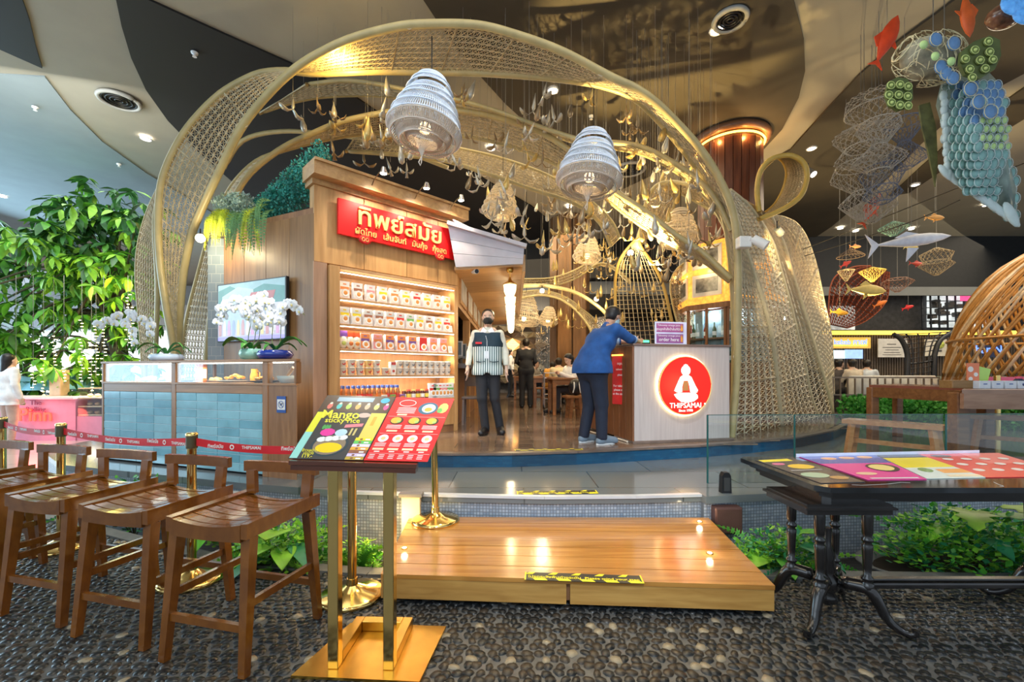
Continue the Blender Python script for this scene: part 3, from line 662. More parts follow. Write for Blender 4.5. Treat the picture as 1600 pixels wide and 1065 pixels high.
# loop
t=thing('rattan_loop','upright woven rattan ring standing on the tower top beside the slatted column','rattan ring',tuple(P(1200,340,7.0)))
La=[(1184,343,7.0),(1214,331,6.95),(1240,316,6.9),(1255,299,6.9),(1261,273,6.9),(1255,254,6.9),(1240,244,6.9),(1225,243,6.95),(1204,249,7.0),(1189,266,7.05),(1183,295,7.1),(1186,331,7.1)]
Lb=[(1191,336,7.8),(1210,320,7.8),(1222,300,7.75),(1228,282,7.7),(1229,266,7.7),(1223,252,7.7),(1214,246,7.7),(1208,250,7.75),(1198,258,7.8),(1188,273,7.8),(1184,300,7.8),(1188,331,7.8)]
yb=M('yellow_bamboo',(.62,.43,.10),.4)
split_tube(t,PC(La,60),.04,mat=yb);split_tube(t,PC(Lb,60),.03,mat=yb)
mb=MB();weave(mb,PC(La,70),PC(Lb,70),7,.008);mb.build('rattan_weave',weavem,t)['kind']='stuff'
# white spot head clamped on the arch leg
t=thing('spotlight','white boxy spotlight clamped to the right leg of the entrance arch','spotlight',tuple(P(1165,380,5.55)))
mb=MB();a=P(1155,369,5.5);b=P(1174,386,5.5);mb.cb(a.x,b.x,5.48,5.6,b.z,a.z,.01);mb.build('bracket_box',white,t)
mb=MB();mb.cone(P(1170,374,5.5),P(1182,376,5.5),.03,.03,10);mb.build('knuckle',white,t)
mb=MB();mb.cone(P(1177,373,5.5),P(1198,384,5.42),.055,.062,14);mb.build('head',white,t)
def clampspot(px,py,d,lab,aim):
    c=P(px,py,d);t=thing('spotlight',lab,'spotlight',tuple(c));mb=MB();v=(Vector(aim)-c).normalized()
    mb.cone(c-v*.08,c+v*.05,.05,.055,12);mb.build('head',M('grey_metal',(.3,.3,.3),.4,.6),t)
    mb=MB();mb.cone(c+v*.05,c+v*.056,.048,.048,12);mb.build('lens',dl,t)
    mb=MB();mb.cone(c-v*.08,c-v*.08+Vector((0,0,.12)),.01,.01,6);mb.build('bracket',black,t)
clampspot(1218,362,6.9,'small spotlight washing the top of the rattan tower',P(1250,400,7.2))
clampspot(1268,270,7.2,'white spotlight just right of the rattan ring',P(1290,285,7.0))
clampspot(313,372,5.5,'glaring spotlight on the left leg of the bamboo arch',P(313,374,1))
clampspot(985,395,8,'glaring bulb where the woven petals cross',P(985,396,1))
clampspot(847,454,10.3,'bright bulb on the dining room rib left of the bronze column',P(847,454,1))
clampspot(932,467,10.3,'bright bulb on the dining room rib right of the bronze column',P(932,467,1))
light('SPOT',P(1218,364,6.7),24,(1,.75,.3),.05,P(1245,400,7.8),angle=90)
for q,e in ((P(313,374,5.3),18),(P(985,393,7.8),30),(P(847,456,10.1),30),(P(932,467,10.1),30)):light('POINT',q,e,(1,.8,.45),.05)
# ================================================================ WOVEN PENDANTS
def pendant(px,py,d,W,lab,mat,top,cord=True,n=104,tilt=.12,glow=True,liner=None):
    """W = full width; py = pixel row of the widest rim"""
    c=P(px,py,d);t=thing('woven_pendant',lab,'pendant lamp',tuple(c));s=W/2
    X=Matrix.Translation(c)@Matrix.Rotation(tilt,4,'Y')@Matrix.Rotation(-.10,4,'X')
    # outer tiers from the top down: (radius top, z top, radius bottom, z bottom)
    tiers=[(.40,1.48,.54,1.28),(.46,1.32,.63,1.06),(.55,1.10,.72,.84),(.63,.88,.82,.60),(.72,.64,.92,.34),(.82,.38,1.0,.0)]
    inner=[(1.0,.0,.86,-.20),(.80,.22,.74,-.12),(.74,-.12,.60,-.30),(.56,.08,.50,-.18),(.50,-.18,.40,-.30)]
    for kk,(lst,nm) in enumerate(((tiers,'outer_tiers'),(inner,'inner_bowl'))):
        mb=MB();mb.X=X
        for a,(r0,z0,r1,z1) in enumerate(lst):
            off=.03*math.sin(a*2.1)
            def q(u,th,r0=r0,z0=z0,r1=r1,z1=z1,off=off):
                r=(r0+(r1-r0)*u)*s;return Vector((r*math.cos(th),r*math.sin(th),(z0+(z1-z0)*u+off*math.cos(th+a)*2)*s))
            for i in range(n):
                th=2*math.pi*i/n;mb.tube([q(0,th),q(1,th)],.0062 if W>.6 else .005,3)
            for u in (0,1):mb.tube([q(u,2*math.pi*i/28) for i in range(28)],.008,4,True)
        mb.build(nm,mat[min(kk,len(mat)-1)],t)
    mb=MB();mb.X=X;k=22
    for i in range(k):
        th=2*math.pi*i/k
        mb.tube([Vector((.40*s*math.cos(th),.40*s*math.sin(th),-.28*s)),Vector((.22*s*math.cos(th+.5),.22*s*math.sin(th+.5),-.22*s)),Vector((.07*s*math.cos(th+1),.07*s*math.sin(th+1),-.52*s)),Vector((.012,0,-.70*s))],.004,3)
    mb.tube([(0.012,0,-.70*s),(.045*s,0,-.86*s),(0.012,0,-.95*s),(-.03*s,0,-.86*s),(0.012,0,-.70*s)],.007,5)
    mb.build('tassel',mat[-1],t)
    mb=MB();mb.X=X;mb.ell((0,0,.1*s),.07 if W>.6 else .06,12,8);mb.build('bulb',M('warm_bulb',(1,.72,.38),.5,emit=9,var=.01),t)
    z=X@Vector((0,0,1.48*s))
    mb=MB();mb.tube([X@Vector((.4*s,0,1.48*s)),z+Vector((0,0,.05)),X@Vector((-.4*s,0,1.48*s))],.008,4);mb.tube([z+Vector((0,0,.05)),Vector((z.x,z.y,top))],.007,5);mb.build('cord',black,t)
    light('POINT',c+Vector((0,0,.05)),7 if glow else 3,(1,.7,.35),.06)
    return t
pw=M('bleached_cane',(.70,.80,.95),.45,var=.06);pin=M('natural_cane',(.62,.54,.46),.5,var=.1);pc=M('cream_cane',(.86,.76,.58),.5,var=.08)
pendant(663,206,5.0,.86,'large white woven pendant hanging left of centre under the arch',(pw,pin),5.25)
pendant(920,282,5.7,.86,'large white woven pendant hanging right of centre',(pw,pin),5.3)
pendant(781,330,7.6,.64,'cream woven pendant behind and between the two white ones',(pc,pc),CZ,n=56)
pendant(917,402,9.2,.60,'cream woven pendant below the right white pendant',(pc,pc),CZ,n=50)
pendant(1060,374,7.6,.70,'cream woven pendant in front of the slatted column',(pc,pc),5.4,n=56)
pendant(856,503,13,.60,'small lit woven pendant deep in the dining room left of the bronze column',(pc,pc),CZ,n=36)
pendant(818,500,11.5,.9,'cream woven pendant partly hidden behind the lanterns',(pc,pc),CZ,n=44)
# ================================================================ HANGING MOBILES (bird-tail pods)
podm=[M('pod_silver',(.50,.47,.40),.28,.5,var=.15),M('pod_bronze',(.28,.20,.11),.35,.4,var=.2),M('pod_gold',(.62,.45,.16),.3,.5,var=.15)]
wirem=M('thin_wire',(.35,.33,.29),.4,.5)
def pod_geo(kind):
    mb=MB()
    def petal(a,L,w,drop):
        ca,sa=math.cos(a),math.sin(a)
        k=[(0,.010,.0),(.35,w*.7,-drop*1.0),(.7,w,-drop*.9),(.92,w*.7,-drop*.4),(1.0,.004,-drop*.1)]
        vs=[]
        for u,ww,z in k:
            x=u*L
            for s_ in (-1,1):vs.append((x*ca-s_*ww*sa,x*sa+s_*ww*ca,z))
        n=len(vs);vs+=[(x,y,z-.006) for x,y,z in vs];fs=[]
        for i in range(len(k)-1):a0=i*2;fs+=[(a0,a0+2,a0+3,a0+1),(n+a0+1,n+a0+3,n+a0+2,n+a0),(a0,n+a0,n+a0+2,a0+2),(a0+3,n+a0+3,n+a0+1,a0+1)]
        mb.add(vs,fs,True)
    if kind==0:
        petal(.2,.15,.030,.05);petal(math.pi-.2,.15,.030,.05);mb.lathe([(.002,.17),(.012,.10),(.020,.03),(.006,0)],(0,0,0),8)
    elif kind==1:
        mb.lathe([(.002,.14),(.02,.07),(.036,.0),(.030,-.05),(.004,-.07)],(0,0,0),8)
    else:
        for a in (0,2.1,4.2):petal(a,.12,.024,.06)
        mb.lathe([(.002,.16),(.012,.08),(.018,.02),(.004,-.01)],(0,0,0),8)
    return mb
pods=[[None]*3 for _ in range(3)]
for k in range(3):
    g=pod_geo(k)
    for m_ in range(3):
        me=bpy.data.meshes.new('pod');me.from_pydata([tuple(v) for v in g.v],[],g.f);me.materials.append(podm[m_])
        for p in me.polygons:p.use_smooth=True
        pods[k][m_]=me
wme=bpy.data.meshes.new('wire');g=MB();g.tube([(0,0,.1),(0,0,1)],.0022,3);wme.from_pydata([tuple(v) for v in g.v],[],g.f);wme.materials.append(wirem)
rq=random.Random(11)
def inpoly(x,y,poly):
    c=False
    for i in range(len(poly)):
        (x0,y0),(x1,y1)=poly[i-1],poly[i]
        if (y0>y) != (y1>y) and x<(x1-x0)*(y-y0)/(y1-y0)+x0:c=not c
    return c
zone=[(450,130),(600,95),(760,95),(920,135),(1040,200),(1110,300),(1135,400),(1060,440),(930,420),(820,385),(720,320),(620,285),(500,250),(440,200)]
cnt=0;tries=0
GR=[('silver hanging pod with two curved wings under the arch','silver winged pods under the arch'),('bronze hanging pod mobile under the arch','bronze pods under the arch'),('gold hanging pod mobile under the arch','gold pods under the arch')]
while cnt<215 and tries<5000:
    tries+=1;px=rq.uniform(440,1135);py=rq.uniform(90,440)
    if not inpoly(px,py,zone):continue
    d=rq.uniform(5.6,9.5);c=P(px,py,d)
    if c.z>5.2:continue
    if any((c-P(a,b,dd)).length<.62 for a,b,dd in ((663,170,5),(920,250,5.7),(781,315,7.6),(917,390,9.2),(1060,350,7.6))):continue
    if c.x<-.5 and c.z<3.95 and c.y>4.8:continue
    cnt+=1;m_=rq.choice((0,0,1,2));k=rq.randrange(3)
    zn='left of the left white pendant' if px<610 else 'between the two white pendants' if px<880 else 'right of the right white pendant'
    lb_='%s %s hanging pod, %s, %s' % (('silver','bronze','gold')[m_],('two winged','bell shaped','three petalled')[k],'high' if py<200 else 'low' if py>300 else 'mid height',zn)
    t=thing('hanging_pod',lb_,'hanging ornament',tuple(c),rq.uniform(0,6.28),lb_.replace(' hanging pod',' pods'))
    o=bpy.data.objects.new('pod',pods[k][m_]);COL.objects.link(o);o.parent=t;sc=rq.uniform(1.0,1.45);o.scale=(sc,)*3;o.rotation_euler=(rq.uniform(-.3,.3),rq.uniform(-.4,.4),0)
    o=bpy.data.objects.new('wire',wme);COL.objects.link(o);o.parent=t;o.scale=(1,1,CZ-c.z)
# deep dining room: curtain of small pods
for i in range(60):
    px=rq.uniform(845,1060);py=rq.uniform(400,520);d=rq.uniform(8.4,13);c=P(px,py,d)
    if px>1000 and py<440:continue
    t=thing('hanging_pod','small gold pod on a long wire over the dining tables','hanging ornament',tuple(c),rq.uniform(0,6),'small gold pods over the dining tables')
    o=bpy.data.objects.new('pod',pods[rq.randrange(2)][2]);COL.objects.link(o);o.parent=t;o.scale=(1.1,)*3
    o=bpy.data.objects.new('wire',wme);COL.objects.link(o);o.parent=t;o.scale=(.8,.8,CZ-c.z)
# ================================================================ RED SIGN
RI=Matrix.Rotation
sg=thing('shop_sign','red signboard with raised gold Thai lettering on the kiosk front','sign',tuple(K+ux*1.08+Vector((0,-.05,2.97))))
mb=MB();kcb(mb,K0,.24,1.93,2.965,3.39,.05,.09,.006);mb.build('board',red,sg)
mb=MB();mb.text('ทิพย์สมัย',KX(1.08,3.135,.092),.30,.022,sx=1.13,bold=.012);mb.build('main_lettering',gold,sg)
for tx_,x_ in (('ผัดไทย',.58),('เส้นจันท์',.97),('มันกุ้ง',1.34),('กุ้งสด',1.66)):mb=MB();mb.text(tx_,KX(x_,3.015,.092),.104,.012,sx=1.0,bold=.008);mb.build('small_lettering',gold,sg)
for x in (.56,1.66):
    mb=MB();mb.X=KX(x,2.955,.10);mb.lathe([(.075,0),(.078,.012),(.06,.022)],(0,0,0),10,1.1,.72);o=mb.build('badge',M('badge_red',(.55,.01,.01),.4),sg)
    for dx in (-.024,.024):mb=MB();mb.X=KX(x+dx,2.955,.123);mb.tube([(.018*math.cos(k*.6283),.022*math.sin(k*.6283),0) for k in range(10)],.005,4,True);mb.build('badge_ornament',gold,o)
for i,(px,py) in enumerate(((578,275),(645,296),(698,314))):
    x=(.62,1.22,1.78)[i]
    t=thing('picture_light',['brass arm sign light on the cornice, nearest the left corner','brass arm sign light on the cornice, the middle one','brass arm sign light on the cornice at its right end'][i],'lamp',tuple(K+ux*x+Vector((0,0,3.73))))
    X=KX(x,3.62,.17);mb=MB();mb.X=X;mb.tube([(0,0,0),(0,.05,.06),(.03,.12,.13),(.05,.15,.2)],.007,6);mb.build('arm',M('dark_brass',(.3,.2,.1),.35,.8),t)
    mb=MB();mb.X=X;mb.cone((.05,.17,.2),(.055,.10,.19),.022,.045,12);mb.build('head',M('steel',(.6,.6,.62),.25,.9),t)
    mb=MB();mb.X=X;mb.cone((.055,.10,.19),(.055,.094,.19),.038,.038,12);mb.build('bulb',dl,t)
    light('SPOT',(X@Vector((.05,.05,.3))),42,(1,.86,.66),.04,X@Vector((0,-.6,-.1)),angle=95,blend=.9)
# ================================================================ SHELF UNIT
su=thing('shelf_unit','lit oak shelving with five rows of food products in the kiosk front','shelf',tuple(K+ux*1.15+Vector((0,0,Z2))))
shw=WOOD('shelf_oak',(.50,.28,.13),(.62,.37,.18),.4,(.8,9,9))
mb=MB();kcb(mb,K0,.155,.28,Z2,2.60,-.40,.05);mb.build('side_panel',veneer,su)
mb=MB();kcb(mb,K0,1.975,2.0,Z2,2.60,-.40,.02);mb.build('side_panel',veneer,su)
mb=MB();kcb(mb,K0,.281,1.974,2.565,2.60,-.40,.05);mb.build('top_panel',shw,su)
SZ=[2.235,1.925,1.625,1.31,.985]
led=M('led_strip',(1,.88,.70),.5,emit=5,var=.01)
for i,z in enumerate([2.565]+SZ):
    if i:
        mb=MB();kcb(mb,K0,.285,1.97,z-.028,z,-.40,.04);o=mb.build('shelf_board',shw,su)
    else:o=su
    mb=MB();kbox(mb,K0,.30,1.96,z-.036,z-.029,.005,.028);mb.build('led_strip',led,su)
    if i<5:
        a=KX(1.13,z-.05,-.02)@Vector((0,0,0));l=light('AREA',a,7.5,(1,.84,.62),1.6,a+Vector((-.12,.12,-1)),.03);l.rotation_euler=(0,0,RZ)
        l.rotation_euler=(math.radians(25),0,RZ)
for i in range(3):
    x0=.285+i*.562;mb=MB();kcb(mb,K0,x0,x0+.556,Z2+.1,.95,-.02,.02);o=mb.build('cabinet_door',veneer,su)
mb=MB();kbox(mb,K0,.285,1.97,Z2,Z2+.1,-.05,0);mb.build('plinth',veneer2,su)
# --- packets: a clear pouch with a header card, colour band and round dish picture
def pmat(n,c):return M(n,c,.35,var=.03)
paper=pmat('packet_white',(.88,.86,.82));pouch=M('clear_pouch',(.78,.80,.85),.15,var=.1)
bands_c={'yellow':(.95,.72,.03),'orange':(.90,.30,.08),'red':(.80,.05,.04),'brown':(.42,.16,.08),'green':(.20,.50,.12),'purple':(.25,.12,.40),'pink':(.85,.35,.35)}
bm_={k:pmat('packet_'+k,v) for k,v in bands_c.items()}
dish=pmat('packet_dish',(.90,.90,.88));noodle=pmat('packet_noodle',(.80,.34,.08))
pk_cache={}
def packet(colr,label,grp,X,hdr='white'):
    key=(colr,hdr)
    loc=X.translation
    t=thing('food_packet',label,'packet',tuple(loc),RZ,grp)
    if key not in pk_cache:
        ms=[]
        w,h=.066,.205
        g=MB();g.prism([(-w,0),(w,0),(w*.92,h*.2),(w*.9,h*.8),(w*.96,h),(-w*.96,h),(-w*.9,h*.8),(-w*.92,h*.2)],-.02,.02,RI(math.pi/2,4,'X'));ms.append(('pouch',g,pouch))
        g=MB();g.X=RI(math.pi/2,4,'X');g.box(-w*.86,w*.86,.02,h*.97,.0205,.023);ms.append(('card',g,paper if hdr=='white' else bm_[hdr]))
        g=MB();g.X=RI(math.pi/2,4,'X');g.box(-w*.8,w*.8,h*.52,h*.68,.0235,.025);g.box(-w*.3,w*.3,h*.80,h*.87,.0235,.025);ms.append(('colour_band',g,bm_[colr]))
        g=MB();g.X=RI(math.pi/2,4,'X');g.lathe([(w*.72,.024),(w*.66,.030),(w*.4,.027)],(0.01,h*.33,0),12);ms.append(('dish_picture',g,dish))
        g=MB();g.X=RI(math.pi/2,4,'X');g.lathe([(w*.4,.027),(w*.25,.031)],(0.01,h*.33,0),9);ms.append(('noodle_picture',g,noodle))
        pk_cache[key]=[]
        for nm,g,mt in ms:
            me=bpy.data.meshes.new(nm);me.from_pydata([tuple(v) for v in g.v],[],g.f);me.materials.append(mt);pk_cache[key].append((nm,me))
    for nm,me in pk_cache[key]:
        o=bpy.data.objects.new(nm,me);COL.objects.link(o);o.parent=t
    return t
rk=random.Random(5)
rows=[('top shelf',SZ[0],['orange','brown','pink','yellow','orange','yellow','red','yellow','orange','yellow'],'white'),
        ('second shelf',SZ[1],['yellow','yellow','brown','brown','orange','red','green','yellow','brown','yellow','red'],'white'),
        ('third shelf',SZ[2],['purple','orange','purple','purple','purple','red','orange','orange'],'orange')]
for nm,z,cols,hdr in rows:
    x0,x1=(.36,1.86) if hdr=='white' else (.62,1.80)
    n=len(cols)
    for i,cc in enumerate(cols):
        x=x0+(x1-x0)*i/(n-1)
        hh=hdr if hdr=='white' else ('orange' if cc != 'red' else 'red')
        if hdr != 'white' and cc=='orange':hh='pink'
        packet(cc,'%s %s banded packet, %s from left on the %s' % ('white' if hdr=='white' else 'orange topped',cc,ORD[i],nm),'packets on the %s' % nm,KX(x,z,-.03),hh)
        # the packets standing behind it
        for k in (1,2):
            packet(cc,'%s banded packet %s behind the %s one on the %s' % (cc,('just','farther')[k-1],ORD[i],nm),'rear packets on the %s' % nm,KX(x+.035*k,z,-.03-.085*k),hh)
# bags at the left of the third shelf
for i,(x,c1) in enumerate(((.35,(.25,.1,.45)),(.44,(.9,.12,.03)),(.52,(.9,.15,.03)))):
    t=thing('snack_bag',['purple topped snack bag at the left end of the third shelf','orange topped snack bag, second on the third shelf','orange topped snack bag, third on the third shelf'][i],'bag',tuple(KX(x,SZ[2],-.03).translation),RZ)
    g=MB();g.X=RI(math.pi/2,4,'X');g.ell((0,.08,0),(.055,.08,.03),12,8);g.build('bag_body',M('bag_cream',(.75,.72,.6),.3),t,local=True)
    g=MB();g.X=RI(math.pi/2,4,'X');g.box(-.05,.05,.15,.22,-.008,.012);g.build('header_card',pmat('hdr%d' % (i>0),c1),t,local=True)
    g=MB();g.X=RI(math.pi/2,4,'X');g.ell((0,.07,.027),(.028,.028,.008),10,6);g.build('window_print',pmat('bag_print%d' % i,((.5,.6,.15),(.7,.2,.05),(.75,.25,.05))[i]),t,local=True)
# price cards
for i,(x,z,w_) in enumerate(((1.92,SZ[1],'second shelf'),(1.92,SZ[2],'third shelf'))):
    t=thing('price_card','small white price card leaning at the right end of the %s' % w_,'card',tuple(KX(x,z,.0).translation),RZ)
    g=MB();g.X=RI(math.pi/2-.2,4,'X');g.box(-.035,.035,0,.1,0,.004);g.build('card',paper,t,local=True)
    g=MB();g.X=RI(math.pi/2-.2,4,'X')
    for k in range(3):g.box(-.022,.022,.03+k*.02,.036+k*.02,.004,.0055)
    g.build('print',M('grey_print',(.4,.4,.4),.5),t,local=True)
# cups in two tiers on the fourth shelf
cupm=M('kraft_cup',(.70,.62,.52),.5,var=.05);cupl=M('cup_lid',(.78,.74,.66),.4);cupr=M('cup_red_logo',(.62,.08,.06),.5);cupb=M('cup_grey_logo',(.18,.19,.22),.5)
cupy=M('cup_yellow',(.85,.55,.2),.5)
cup_me={}
def cup(label,X,style,grp):
    t=thing('noodle_cup',label,'cup',tuple(X.translation),RZ,grp)
    if style not in cup_me:
        L_=[]
        for nm,g,mt in (('cup_body',MB().lathe([(.036,0),(.048,.082)],(0,0,0),14),cupy if style=='yellow' else cupm),('lid',MB().lathe([(.051,.082),(.052,.090),(.044,.093)],(0,0,0),14),cupl)):
            me=bpy.data.meshes.new(nm);me.from_pydata([tuple(v) for v in g.v],[],g.f);me.materials.append(mt);L_.append((nm,me))
        g=MB();g.X=RI(math.radians(85),4,'X');g.lathe([(.022,0),(.022,.003),(.015,.005)],(.004,.042,.040),12)
        me=bpy.data.meshes.new('cup_logo');me.from_pydata([tuple(v) for v in g.v],[],g.f);me.materials.append(cupb if style=='grey' else cupr);L_.append(('cup_logo',me));cup_me[style]=L_
    for nm,me in cup_me[style]:o=bpy.data.objects.new(nm,me);COL.objects.link(o);o.parent=t
for tier in range(2):
    z=SZ[3]+tier*.095
    for side,xs,st_ in (('left',[.34,.45,.56,.67,.78]+([] if tier else [.90]),'red'),('right',[1.10+.098*k for k in range(9)],'grey')):
        for i,x in enumerate(xs):
            s_='yellow' if (side=='left' and i==3) else st_
            cup('%s printed cup, %s from left, %s group, %s tier, fourth shelf' % ({'red':'red','grey':'grey','yellow':'yellow red'}[s_],ORD[i],side,'upper' if tier else 'lower'),KX(x,z,-.03),s_,'cups in the %s group' % side)
t=thing('snack_box','tall white and red snack box between the two cup groups','box',tuple(KX(1.0,SZ[3],-.02).translation),RZ)
g=MB();g.X=RI(math.pi/2,4,'X');g.prism([(-.03,0),(.03,0),(.042,.12),(.04,.17),(-.04,.17),(-.042,.12)],-.03,.03);g.build('carton',paper,t,local=True)
g=MB();g.X=RI(math.pi/2,4,'X');g.lathe([(.018,.031),(.018,.033)],(0,.05,0),12);g.box(-.03,.03,.13,.165,.030,.032);g.build('logo',cupr,t,local=True)
# bottles and jars on the bottom shelf
botm=[M('bottle_blue_cap',(.03,.07,.30),.3),M('label_red',(.75,.08,.06),.4),M('label_orange',(.85,.3,.08),.4),M('jar_dark',(.12,.03,.02),.15),M('label_yellow',(.9,.7,.1),.4)]
for r_ in range(2):
    for i in range(12):
        x=.34+i*.066+r_*.02;X=KX(x,SZ[4],-.0-.09*r_)
        t=thing('sauce_bottle','blue capped sauce bottle, %s from left, %s row of bottom shelf' % (ORD[i],('front','rear')[r_]),'bottle',tuple(X.translation),RZ,'blue capped bottles')
        MB().lathe([(.026,0),(.028,.09),(.024,.13),(.013,.16)],(0,0,0),12).build('bottle_body',M('bottle_amber',(.5,.18,.06),.12),t,local=True)
        MB().lathe([(.015,.158),(.016,.19),(.012,.195)],(0,0,0),10).build('cap',botm[0],t,local=True)
        MB().lathe([(.0287,.02),(.0292,.09)],(0,0,0),12,cap=False).build('label_wrap',botm[1 if (i//3) % 2 else 2],t,local=True)
for i in range(8):
    x=1.17+i*.072;X=KX(x,SZ[4],-.02)
    t=thing('sauce_jar','dark sauce jar with a red lid, %s from the left on the bottom shelf' % ORD[i],'jar',tuple(X.translation),RZ,'jars on the bottom shelf')
    MB().lathe([(.028,0),(.031,.04),(.031,.09),(.024,.11)],(0,0,0),12).build('jar_body',botm[3],t,local=True)
    MB().lathe([(.027,.108),(.027,.128)],(0,0,0),12).build('lid',botm[1] if i % 2 else gold,t,local=True)
    MB().lathe([(.0317,.02),(.0317,.07)],(0,0,0),12,cap=False).build('label_wrap',botm[4] if i % 2 else paper,t,local=True)
for i in range(6):
    x=1.60+i*.062;X=KX(x,SZ[4],.0-.0)
    packet(('red','green','red','pink','red','green')[i],'small white sachet, %s from left, right end of bottom shelf' % ORD[i],'sachets on the bottom shelf',X if i<5 else KX(1.9,SZ[4],0),'white')
for i,(x,mt) in enumerate(((.36,gold),(.52,paper),(.66,botm[1]),(.86,paper),(.98,bm_['green']),(1.12,bm_['purple']))):
    t=thing('price_box','%s small product box in front of the bottles, %s from the left' % (('yellow','white','red','cream','green','violet')[i],ORD[i]),'box',tuple(KX(x,SZ[4],.015).translation),RZ)
    g=MB();g.X=RI(math.pi/2,4,'X');g.cb(-.04,.04,0,.07,-.02,.02,.003);g.build('carton',mt,t,local=True)
    g=MB();g.X=RI(math.pi/2,4,'X');g.box(-.03,.03,.03,.05,.02,.0215);g.build('print',noodle,t,local=True)
# ================================================================ LEFT DISPLAY COUNTER
CR=-math.radians(19.5)
ct=thing('display_counter','blue tiled wooden food display counter with a glass case on top','counter',(-4.70,5.0,Z1),CR)
cw=WOOD('counter_wood',(.28,.13,.05),(.40,.20,.085),.35,(1,9,9));cwv=WOOD('counter_wood_v',(.26,.12,.05),(.38,.19,.085),.35,(9,9,1))
def B_(nm,mat,x0,x1,y0,y1,z0,z1,c=.004,par=None):mb=MB();mb.cb(x0,x1,y0,y1,z0,z1,c);return mb.build(nm,mat,par or ct,local=True)
def PR_(nm,mat,poly,z0,z1):mb=MB();mb.prism(poly,z0,z1);return mb.build(nm,mat,ct,local=True)
for x0,x1 in ((.0,.03),(1.17,1.235),(2.45,2.52)):B_('post',cwv,x0,x1,-.012,.05,.0,1.10)
PR_('end_panel',cwv,[(2.521,-.005),(2.87,-.005),(2.45,.41),(2.3,.41)],0,.875)
B_('side_panel',cwv,-.02,-.001,.0,.44,0,.88)
B_('back_panel',cwv,0,2.4,.42,.44,0,.88)
PR_('carcass',cwv,[(.03,.012),(2.51,.012),(2.28,.40),(.03,.40)],.02,.80)
for x0,x1 in ((.031,1.169),(1.236,2.449)):B_('rail',cw,x0,x1,-.008,.02,.79,.875)
PR_('case_floor',cw,[(0,-.015),(2.87,-.015),(2.44,.44),(0,.44)],.876,.895)
B_('top_frame',cw,-.01,2.88,-.02,.03,1.10,1.125);B_('top_frame',cw,-.01,2.42,.42,.45,1.10,1.125)
B_('top_shelf',WOOD('counter_top_wood',(.2,.09,.04),(.3,.15,.07),.35,(1,9,9)),-.01,2.42,.031,.419,1.107,1.122)
PR_('top_corner',cw,[(2.425,.031),(2.84,.031),(2.425,.43)],1.107,1.122)
for x0 in (2.84,):B_('post',cwv,x0,x0+.03,-.012,.05,.896,1.099)
for x0 in (0,1.2,2.39):B_('rear_post',cwv,x0,x0+.03,.41,.44,.896,1.099)
tb=[M('tile_blue',(.20,.47,.55),.12,var=.12,scale=6,coat=.4),M('tile_blue_light',(.26,.53,.60),.12,var=.12,scale=6,coat=.4),M('tile_blue_deep',(.16,.41,.50),.14,var=.12,scale=6,coat=.4)]
B_('grout',M('tile_grout',(.62,.74,.78),.6),.031,1.169,-.0005,.011,.02,.79,.001);B_('grout',M('tile_grout',(.62,.74,.78),.6),1.236,2.449,-.0005,.011,.02,.79,.001)
for x0,x1 in ((.031,1.169),(1.236,2.449)):
    w_=(x1-x0)/4
    for i in range(4):
        for j in range(9):
            q=MB();z0=.79-(j+1)*.0855;q.cb(x0+i*w_+.003,x0+(i+1)*w_-.003,-.008+rk.uniform(0,.002),-.001,z0+.003,z0+.0825,.002);q.build('wall_tile',rk.choice(tb),ct,local=True)
gl=GLASS('case_glass')
for x0,x1 in ((.032,1.168),(1.237,2.448),(2.522,2.838)):
    q=MB();q.box(x0,x1,.0,.006,.897,1.099);q.build('glass_pane',gl,ct,local=True)
    q=MB();q.box(x0+.02,x1-.02,.025,.045,1.088,1.098);q.build('light_strip',led,ct,local=True)
    v=Vector((x0+x1,0,0))/2;v=RI(CR,4,'Z')@Vector(((x0+x1)/2,.2,1.06))+Vector((-4.7,5.0,Z1))
    l=light('AREA',v,3.2*(x1-x0),(1,.85,.6),(x1-x0)*.8,None,.15);l.rotation_euler=(0,0,CR)
def cpt(x,y,z):return RI(CR,4,'Z')@Vector((x,y,z))+Vector((-4.7,5.0,Z1))
# food models in the case
fo=M('food_orange',(.90,.35,.04),.35,var=.25,scale=30,bump=.4);fg=M('food_green',(.42,.60,.18),.4,var=.3,scale=30);fn=M('food_noodle',(.85,.62,.25),.4,var=.25,scale=40,bump=.5);plate_m=M('white_plate',(.82,.80,.76),.2)
def dishmodel(x,y,r,lab,mat,h=.04,pl=plate_m,nm='food_plate',cat_='plate'):
    p=cpt(x,y,.896);t=thing(nm,lab,cat_,tuple(p),CR)
    MB().lathe([(r*.55,0),(r*.9,.012),(r,.02),(r*.85,.016)],(0,0,0),20).build('plate',pl,t,local=True)
    g=MB();rr=random.Random(int(x*100))
    for k in range(14):
        a=rr.uniform(0,6.28);q=rr.uniform(0,r*.55);g.ell((q*math.cos(a),q*math.sin(a),.02+h*(1-q/r)*.6),(rr.uniform(.02,.04),rr.uniform(.015,.03),rr.uniform(.01,.02)),7,5)
    g.build('food',mat,t,local=True)
    return t
dishmodel(.42,.25,.13,'plate of noodles left in the glass case',fn,.05)
dishmodel(.92,.26,.14,'plate of green and orange salad in the left half of the glass case',fg,.06)
dishmodel(1.42,.3,.10,'small plate by the orange carton in the glass case',fn,.03)
dishmodel(1.80,.22,.16,'wide plate of orange shrimp noodles in the middle of the right case',fo,.09)
dishmodel(2.24,.20,.16,'dark wok pan of orange noodles right of the centre post',fo,.06,M('wok_iron',(.05,.04,.035),.35,.5),'wok','pan')
p=cpt(.66,.3,.896);t=thing('noodle_box','orange takeaway box with noodles in the left glass case','box',tuple(p),CR)
MB().lathe([(.04,0),(.06,.07)],(0,0,0),4).build('carton',fo,t,local=True);g=MB()
